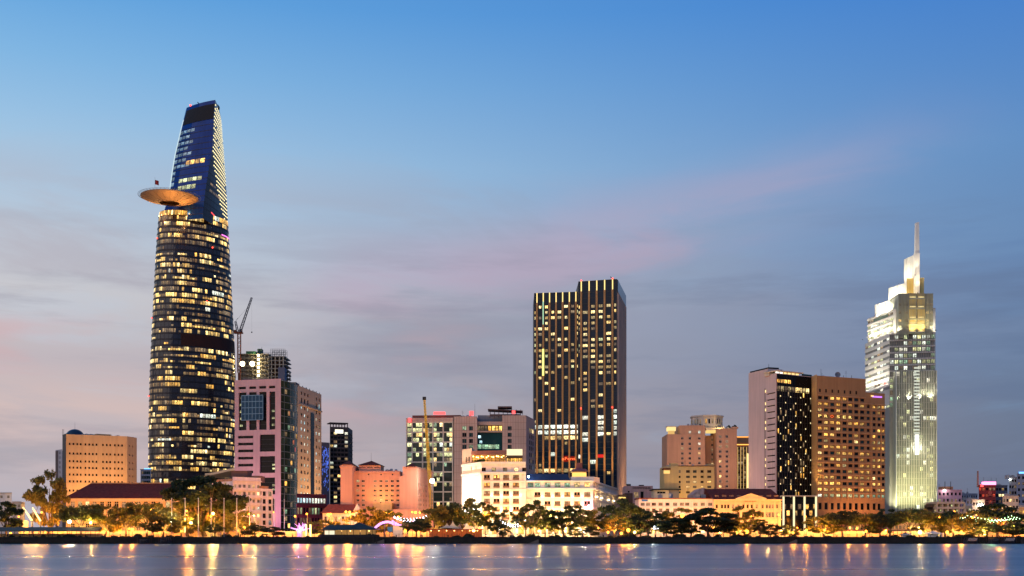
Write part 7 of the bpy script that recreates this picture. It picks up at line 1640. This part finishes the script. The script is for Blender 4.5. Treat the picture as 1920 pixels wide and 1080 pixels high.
# pavilion with the stepped green roof
t = thing('pavilion', 'dark green hip-roofed ferry pavilion open to the river', 'pavilion', (px(655, 406), 408, GZ + .1)); Zp = lambda y: pz(y, 405)
def hiproof(x0, x1, rx0, rx1, ye, yr, nm):
    mb = MB(); X0, X1, R0, R1 = px(x0, 405), px(x1, 405), px(rx0, 408), px(rx1, 408); ze, zr = Zp(ye), pz(yr, 408); y0, y1, ym = 403.3, 413, 408.2
    mb.quad((X0, y0, ze), (X1, y0, ze), (R1, ym, zr), (R0, ym, zr)); mb.quad((X1, y1, ze), (X0, y1, ze), (R0, ym, zr), (R1, ym, zr)); mb.poly([(X0, y1, ze), (X0, y0, ze), (R0, ym, zr)]); mb.poly([(X1, y0, ze), (X1, y1, ze), (R1, ym, zr)]); mb.poly([(X0, y0, ze - .02), (X0, y1, ze - .02), (X1, y1, ze - .02), (X1, y0, ze - .02)]); mb.build(nm, GRNR, t)
hiproof(602, 672, 617, 664, 993.5, 984, 'hipped_roof'); hiproof(652, 710, 670, 672, 993.2, 979.5, 'hipped_roof')
for x in (606, 617, 628, 640, 651, 663, 675, 687, 698, 705): mb = MB(); mb.tube((px(x, 404.5), 404.3, GZ + .1), (px(x, 404.5), 404.3, Zp(993)), .11); mb.build('post', DARK, t)
mb = MB(); mb.box(px(608, 410), px(704, 410), 411, 411.3, GZ + .1, Zp(993.5)); mb.build('back_wall', mat('pavilion_wall', (.62, .46, .26), .85), t)
mb = MB(); mb.box(px(609, 408), px(628, 408), 408, 408.3, Zp(1005), Zp(995)); mb.build('lit_kiosk', emit('kiosk_glow', (1, .92, .62), 1.1), t)
for x in (640, 657, 675, 692): mb = MB(); p = (px(x, 407), 407, Zp(995.5)); mb.ball(p, .16, 6, 4); mb.build('ceiling_lamp', emit('terrace_lamp', (1, .62, .18), 14), t); plight(t, (p[0], p[1], p[2] - .4), 130, (1, .68, .3))
mb = MB(); mb.box(px(600, 403), px(712, 403), 402.6, 403, GZ + .1, GZ + 1.0); mb.build('parapet', DARK, t)
# illuminated purple arch
t = thing('light_arch', 'glowing violet light arch with an arrow tip behind the ferry pavilion', 'light arch', (px(722, 422), 422, GZ + .1)); NE = emit('violet_neon', (.85, .35, 1), 2.2); st_ = MB(); ne = MB()
pts = [Vector((px(x, 422), 422, pz(y, 422))) for x, y in ((703, 990), (708, 985.5), (714, 981.5), (721, 979), (728, 978.5), (734, 980), (739, 983))]
for a, b in zip(pts, pts[1:]): ne.tube(a, b, .42, n=6); st_.tube(a + Vector((0, .5, 0)), b + Vector((0, .5, 0)), .2, n=6)
tip = [Vector((px(x, 422), 422, pz(y, 422))) for x, y in ((735, 976), (742, 981), (748, 984), (753, 985.5), (741, 985.5))]
for a, b in ((0, 1), (1, 2), (2, 3), (4, 3), (4, 1)): ne.tube(tip[a], tip[b], .3, n=6)
for p in (pts[0], pts[-1], tip[3], pts[3]): st_.tube((p.x, 422.5, GZ + .1), (p.x, 422.5, p.z), .1, n=5)
ne.build('neon_tube', NE, t); st_.build('frame', GRY, t)
for p in (pts[1], pts[3], tip[1]): plight(t, p + Vector((0, -1, -.3)), 500, (.85, .25, 1))
# kiosk with blue panel
t = thing('kiosk', 'small lit white kiosk with a blue round poster by the violet arch', 'kiosk', (px(745, 416), 417, GZ + .1))
mb = MB(); mb.box(px(737, 416), px(754, 416), 416, 419, GZ + .1, pz(986, 416)); mb.build('wall', PW, t); mb = MB(); mb.box(px(736, 416), px(755, 416), 415.6, 419.4, pz(986, 416), pz(985, 416)); mb.build('roof', CREAM, t)
mb = MB(); mb.box(px(727, 416), px(736, 416), 415.5, 415.8, pz(997, 416), pz(988, 416)); mb.tube((px(731.5, 416), 415.9, GZ + .1), (px(731.5, 416), 415.9, pz(996, 416)), .1); mb.build('poster_board', mat('poster_blue', (.06, .24, .48), .5), t); plight(t, (px(745, 410), 411, GZ + 3.5), 350, (1, .78, .5))
# magenta light sculpture and yellow light columns
t = thing('glowing_tubes', 'dazzling magenta starburst light sculpture on the promenade', 'light sculpture', (px(562, 415), 415, GZ + .1)); ne = MB(); c = Vector((px(562, 415), 415, pz(993, 415)))
rg = random.Random(4)
for k in range(34):
    a = rg.uniform(0, math.pi); r = rg.uniform(1.6, 3.8); ne.tube(c + Vector((rg.uniform(-1.4, 1.4), rg.uniform(-.5, .5), -.4)), c + Vector((math.cos(a) * r, rg.uniform(-1, 1), math.sin(a) * r * .75)), .12, .04, n=5)
ne.build('neon_rods', emit('magenta_neon', (1, .35, .9), 3), t); mb = MB(); mb.tube((c.x, c.y, GZ + .1), (c.x, c.y, c.z), 1.2, .8, 10); mb.build('plinth', WHITE, t); plight(t, c + Vector((0, -2.5, 1)), 1600, (1, .3, .9)); plight(t, c + Vector((0, 3, 1)), 1200, (1, .3, .9))
for x in (574, 582):
    mb = MB(); mb.tube((0, 0, 0), (0, 0, pz(984, 414) - GZ), .3, .3, 8); o = bpy.data.objects.new('light_column', mb.mesh('light_column', emit('yellow_column', (1, .72, .22), 4))); COL.objects.link(o); o.location = (px(x, 414), 414, GZ + .1); tag(o, 'glowing yellow light column beside the magenta sculpture', 'light column', 'yellow light columns')
# red-lit restaurant terrace with peaked tents
t = thing('riverside_restaurant', 'low open riverside restaurant with an orange-lit interior and red fascia', 'restaurant', (px(852, 410), 412, GZ + .1)); Zr = lambda y: pz(y, 410)
mb = MB(); mb.box(px(800, 409), px(905, 409), 407, 416, Zr(993.5), Zr(992)); mb.build('terrace_roof', mat('red_fascia', (.34, .05, .03), .7), t)
for k in range(12): mb = MB(); x = px(802 + k * 9.2, 409); mb.tube((x, 407.4, GZ + .1), (x, 407.4, Zr(993.5)), .08); mb.build('post', DKW, t)
mb = MB(); mb.box(px(802, 409), px(903, 409), 415, 415.3, GZ + .1, Zr(993.5)); mb.build('back_wall', mat('terracotta_wall', (.45, .2, .1), .85), t)
for k in range(7): p = (px(808 + k * 14.5, 410), 411, Zr(995)); mb = MB(); mb.ball(p, .15, 6, 4); mb.build('ceiling_lamp', emit('terrace_lamp', (1, .62, .18), 14), t); plight(t, (p[0], p[1], p[2] - .5), 140, (1, .42, .14))
for x in (849, 838):
    Yt = 420; t = thing('tent', 'white peaked marquee tent behind the riverside restaurant', 'tent', (px(x, Yt), Yt, GZ + .1), 'white peaked tents'); r_ = 2.6; zt = pz(977 if x > 840 else 981, Yt); ze = pz(990, Yt); mb = MB(); X_ = px(x, Yt)
    prof = [(1, 0), (.62, .16), (.3, .42), (.1, .75), (.02, 1)]
    for (a0, h0), (a1, h1) in zip(prof, prof[1:]):
        q = lambda a, h: [(X_ + sx_ * a * r_, Yt + sy_ * a * r_, ze + (zt - ze) * h) for sx_, sy_ in ((-1, -1), (1, -1), (1, 1), (-1, 1))]
        A4, B4 = q(a0, h0), q(a1, h1)
        for k in range(4): mb.quad(A4[k], A4[(k + 1) % 4], B4[(k + 1) % 4], B4[k])
    mb.build('canvas', WHITE, t)
    for sx_, sy_ in ((-1, -1), (1, -1), (1, 1), (-1, 1)): m2 = MB(); m2.tube((X_ + sx_ * r_, Yt + sy_ * r_, GZ + .1), (X_ + sx_ * r_, Yt + sy_ * r_, ze), .07); m2.build('pole', GRY, t)
# huts on the right-hand pier
for x0, x1, ye, yr, lab in ((1737, 1770, 1001, 995.5, 'small white pier hut with a tented roof'), (1690, 1712, 1003, 998.5, 'low cream pier hut beside the bright yellow lamp')):
    Yt = 405; t = thing('pier_hut', lab, 'hut', (px((x0 + x1) / 2, Yt), Yt + 2, GZ + .1)); a, b = P(x0 + 2, Yt), P(x1 - 2, Yt); f = Face(a, b); ze = pz(ye, Yt)
    shell(t, [a, b, b + Vector((0, 3.5)), a + Vector((0, 3.5))], GZ + .1, ze, PW, {0: [(f.L * .3, GZ + 1.3, 1.0, .9, 'dim', 'two'), (f.L * .75, GZ + 1.1, .8, 1.5, 'warm', 'frame')]}, parapet=.1); hip(px(x0, Yt), px(x1, Yt), Yt - .8, Yt + 4.3, ze + .02, pz(yr, Yt), WHITE, t)
a, b = px(1668, 404), px(1722, 404); t = thing('shelter', 'long brown-roofed riverside shelter below the spired tower', 'shelter', ((a + b) / 2, 409, GZ + .1)); mb = MB(); mb.box(a, b, 406, 411, pz(995.5, 406), pz(993, 406)); mb.build('shelter_roof', DKW, t)
for k in range(7): mb = MB(); x = a + (b - a) * (k + .5) / 7; mb.tube((x, 406.4, GZ + .1), (x, 406.4, pz(995.5, 406)), .09); mb.build('post', DARK, t)

# ================================================================ moored boats
HUL = mat('boat_hull', (.035, .03, .03), .5); STR = mat('boat_stripe', (.55, .42, .34), .6)
def boat(x0, x1, label, ytop, striped, Yt=396.5):
    t = thing('moored_boat', label, 'boat', (px((x0 + x1) / 2, Yt), Yt, 0)); a, b = px(x0, Yt), px(x1, Yt); Lb = b - a; mb = MB(); ring = []
    n = 10
    for k in range(n + 1):
        s_ = k / n; w_ = 1.5 * (1 - abs(2 * s_ - 1) ** 3) + .12; x = a + Lb * s_; sheer = .95 + .7 * abs(2 * s_ - 1) ** 2.2; ring.append([(x, Yt - w_, sheer), (x, Yt - w_ * .55, -.3), (x, Yt + w_ * .55, -.3), (x, Yt + w_, sheer)])
    for p, q in zip(ring, ring[1:]):
        for k in range(3): mb.quad(p[k], q[k], q[k + 1], p[k + 1])
        mb.quad(p[3], q[3], q[0], p[0])
    mb.build('hull', HUL, t); zt = pz(ytop, Yt); mb = MB(); mb.box(a + Lb * .15, a + Lb * .85, Yt - 1.25, Yt + 1.25, zt - .12, zt); mb.build('canopy', HUL if striped else mat('boat_canopy', (.12, .08, .07), .8), t)
    for k in range(5):
        for yy in (-1.1, 1.1): mb = MB(); x = a + Lb * (.18 + .16 * k); mb.tube((x, Yt + yy, .8), (x, Yt + yy, zt - .12), .05, n=5); mb.build('canopy_post', GRY, t)
    if striped:
        for k in range(7): mb = MB(); x = a + Lb * (.2 + .09 * k); mb.hexa([(x, Yt - 1.33, 1.0), (x + .25, Yt - 1.33, 1.0), (x + .25, Yt - 1.27, 1.0), (x, Yt - 1.27, 1.0), (x + .5, Yt - 1.33, zt - .15), (x + .75, Yt - 1.33, zt - .15), (x + .75, Yt - 1.27, zt - .15), (x + .5, Yt - 1.27, zt - .15)]); mb.build('stripe', STR, t)
    for k in range(6): mb = MB(); mb.box(a + Lb * (.2 + .1 * k), a + Lb * (.26 + .1 * k), Yt - 1.1, Yt + 1.1, .95, 1.05); mb.build('bench', DKW, t)
boat(1806, 1833, 'dark moored boat with diagonal pale stripes, nearest the pier hut', 1008, True); boat(1853, 1872, 'short dark moored boat between two striped boats', 1009, False); boat(1876, 1903, 'dark moored boat with diagonal pale stripes below the round-crowned tree', 1008, True)
boat(300, 322, 'small dark canopied boat moored below the white flagpoles', 1008, False); boat(262, 280, 'low dark canopied boat moored beside the flagpole boat', 1011.5, False)
boat(1884 + 30, 1884 + 62, 'dark moored boat at the far end of the quay', 1010, False)

# ================================================================ people on the quay
def person_mesh(seed):
    rg = random.Random(seed); st_ = rg.uniform(.08, .22)
    J = [((0, 0, .95), .15), ((0, 0, 1.15), .13), ((0, 0, 1.38), .17), ((0, .0, 1.50), .06), ((0, -.02, 1.62), .095), ((0, -.02, 1.74), .07),
         ((.10, -st_ * .5, .52), .075), ((.11, st_ * .2, .08), .05), ((.11, -.12 + st_ * .2, .03), .045), ((-.10, st_ * .5, .52), .075), ((-.11, st_ * .9, .08), .05), ((-.11, -.12 + st_ * .9, .03), .045),
         ((.21, 0, 1.40), .055), ((.26, .06, 1.12), .045), ((.25, -.05, .88), .035), ((.25, -.08, .80), .04), ((-.21, 0, 1.40), .055), ((-.26, -.04, 1.12), .045), ((-.25, -.12, .90), .035), ((-.25, -.15, .82), .04)]
    E = [(0, 1), (1, 2), (2, 3), (3, 4), (4, 5), (0, 6), (6, 7), (7, 8), (0, 9), (9, 10), (10, 11), (2, 12), (12, 13), (13, 14), (14, 15), (2, 16), (16, 17), (17, 18), (18, 19)]
    me = bpy.data.meshes.new('p'); me.from_pydata([j[0] for j in J], E, []); o = bpy.data.objects.new('p', me); COL.objects.link(o); md = o.modifiers.new('s', 'SKIN'); o.modifiers.new('b', 'SUBSURF').levels = 1
    for v, j in zip(me.skin_vertices[0].data, J): v.radius = (j[1], j[1])
    me.skin_vertices[0].data[0].use_root = True
    r = bpy.data.meshes.new_from_object(o.evaluated_get(bpy.context.evaluated_depsgraph_get())); bpy.data.objects.remove(o)
    r.materials.clear()
    for m_ in (mat('skin', (.38, .22, .15), .6), (mat('shirt_white', (.6, .58, .55), .8), mat('shirt_blue', (.08, .14, .3), .8), mat('shirt_red', (.4, .06, .05), .8), mat('shirt_dark', (.05, .05, .06), .8))[seed % 4], (mat('trousers_dark', (.03, .03, .04), .8), mat('trousers_pale', (.45, .40, .34), .8))[seed % 2], mat('hair_black', (.012, .01, .01), .5)): r.materials.append(m_)
    for p in r.polygons:
        c = p.center; z = c.z
        p.material_index = 3 if z > 1.70 or (z > 1.6 and c.y > .02) else 0 if z > 1.46 or (abs(c.x) > .2 and z < 1.15) else 1 if z > .95 else 2
        p.use_smooth = True
    return r
PEO = [(413, 403.2, 0, 'person in a white shirt standing by the quay below the flagpoles'), (420, 403.0, 1, 'person in a blue shirt and pale trousers by the quay below the flagpoles'), (425, 403.4, 2, 'person in a red shirt by the quay below the flagpoles'), (675, 403.3, 3, 'person in dark clothes before the ferry pavilion'), (756, 402.9, 3, 'person in a dark shirt at the railing by the kiosk'), (764, 402.8, 1, 'person in a blue shirt at the railing by the kiosk'), (789, 403.2, 0, 'person in a white shirt near the restaurant terrace'), (956, 402.6, 1, 'person in a blue shirt on the quay before the floodlit hotel'), (960, 402.8, 5, 'second person in a blue shirt, facing sideways, before the floodlit hotel'), (1245, 402.7, 2, 'person in a red shirt on the quay before the long white building'), (1350, 403.1, 3, 'person in dark clothes before the pedimented building')]
for x, Yt, sd_, lab in PEO:
    o = bpy.data.objects.new('person', person_mesh(sd_)); COL.objects.link(o); o.location = (px(x, Yt), Yt, GZ + .12); o.rotation_euler.z = rt.uniform(-1.5, 1.5); o.scale = (.97,) * 3; tag(o, lab, 'person')
import collections
by = collections.defaultdict(list)
for o in bpy.data.objects:
    if o.get('category') == 'tree': by[o['label']].append(o)
for lb, os_ in by.items():
    if len(os_) < 2: continue
    os_.sort(key=lambda o: -o.scale.z); os_[0]['label'] = ('tallest ' if len(os_) > 2 else 'taller ') + lb; os_[-1]['label'] = ('shortest ' if len(os_) > 2 else 'shorter ') + lb
    if len(os_) == 3: os_[1]['label'] = 'middling-tall ' + lb
print('objects', len(bpy.data.objects), 'faces', sum(len(o.data.polygons) for o in bpy.data.objects if o.type == 'MESH'))
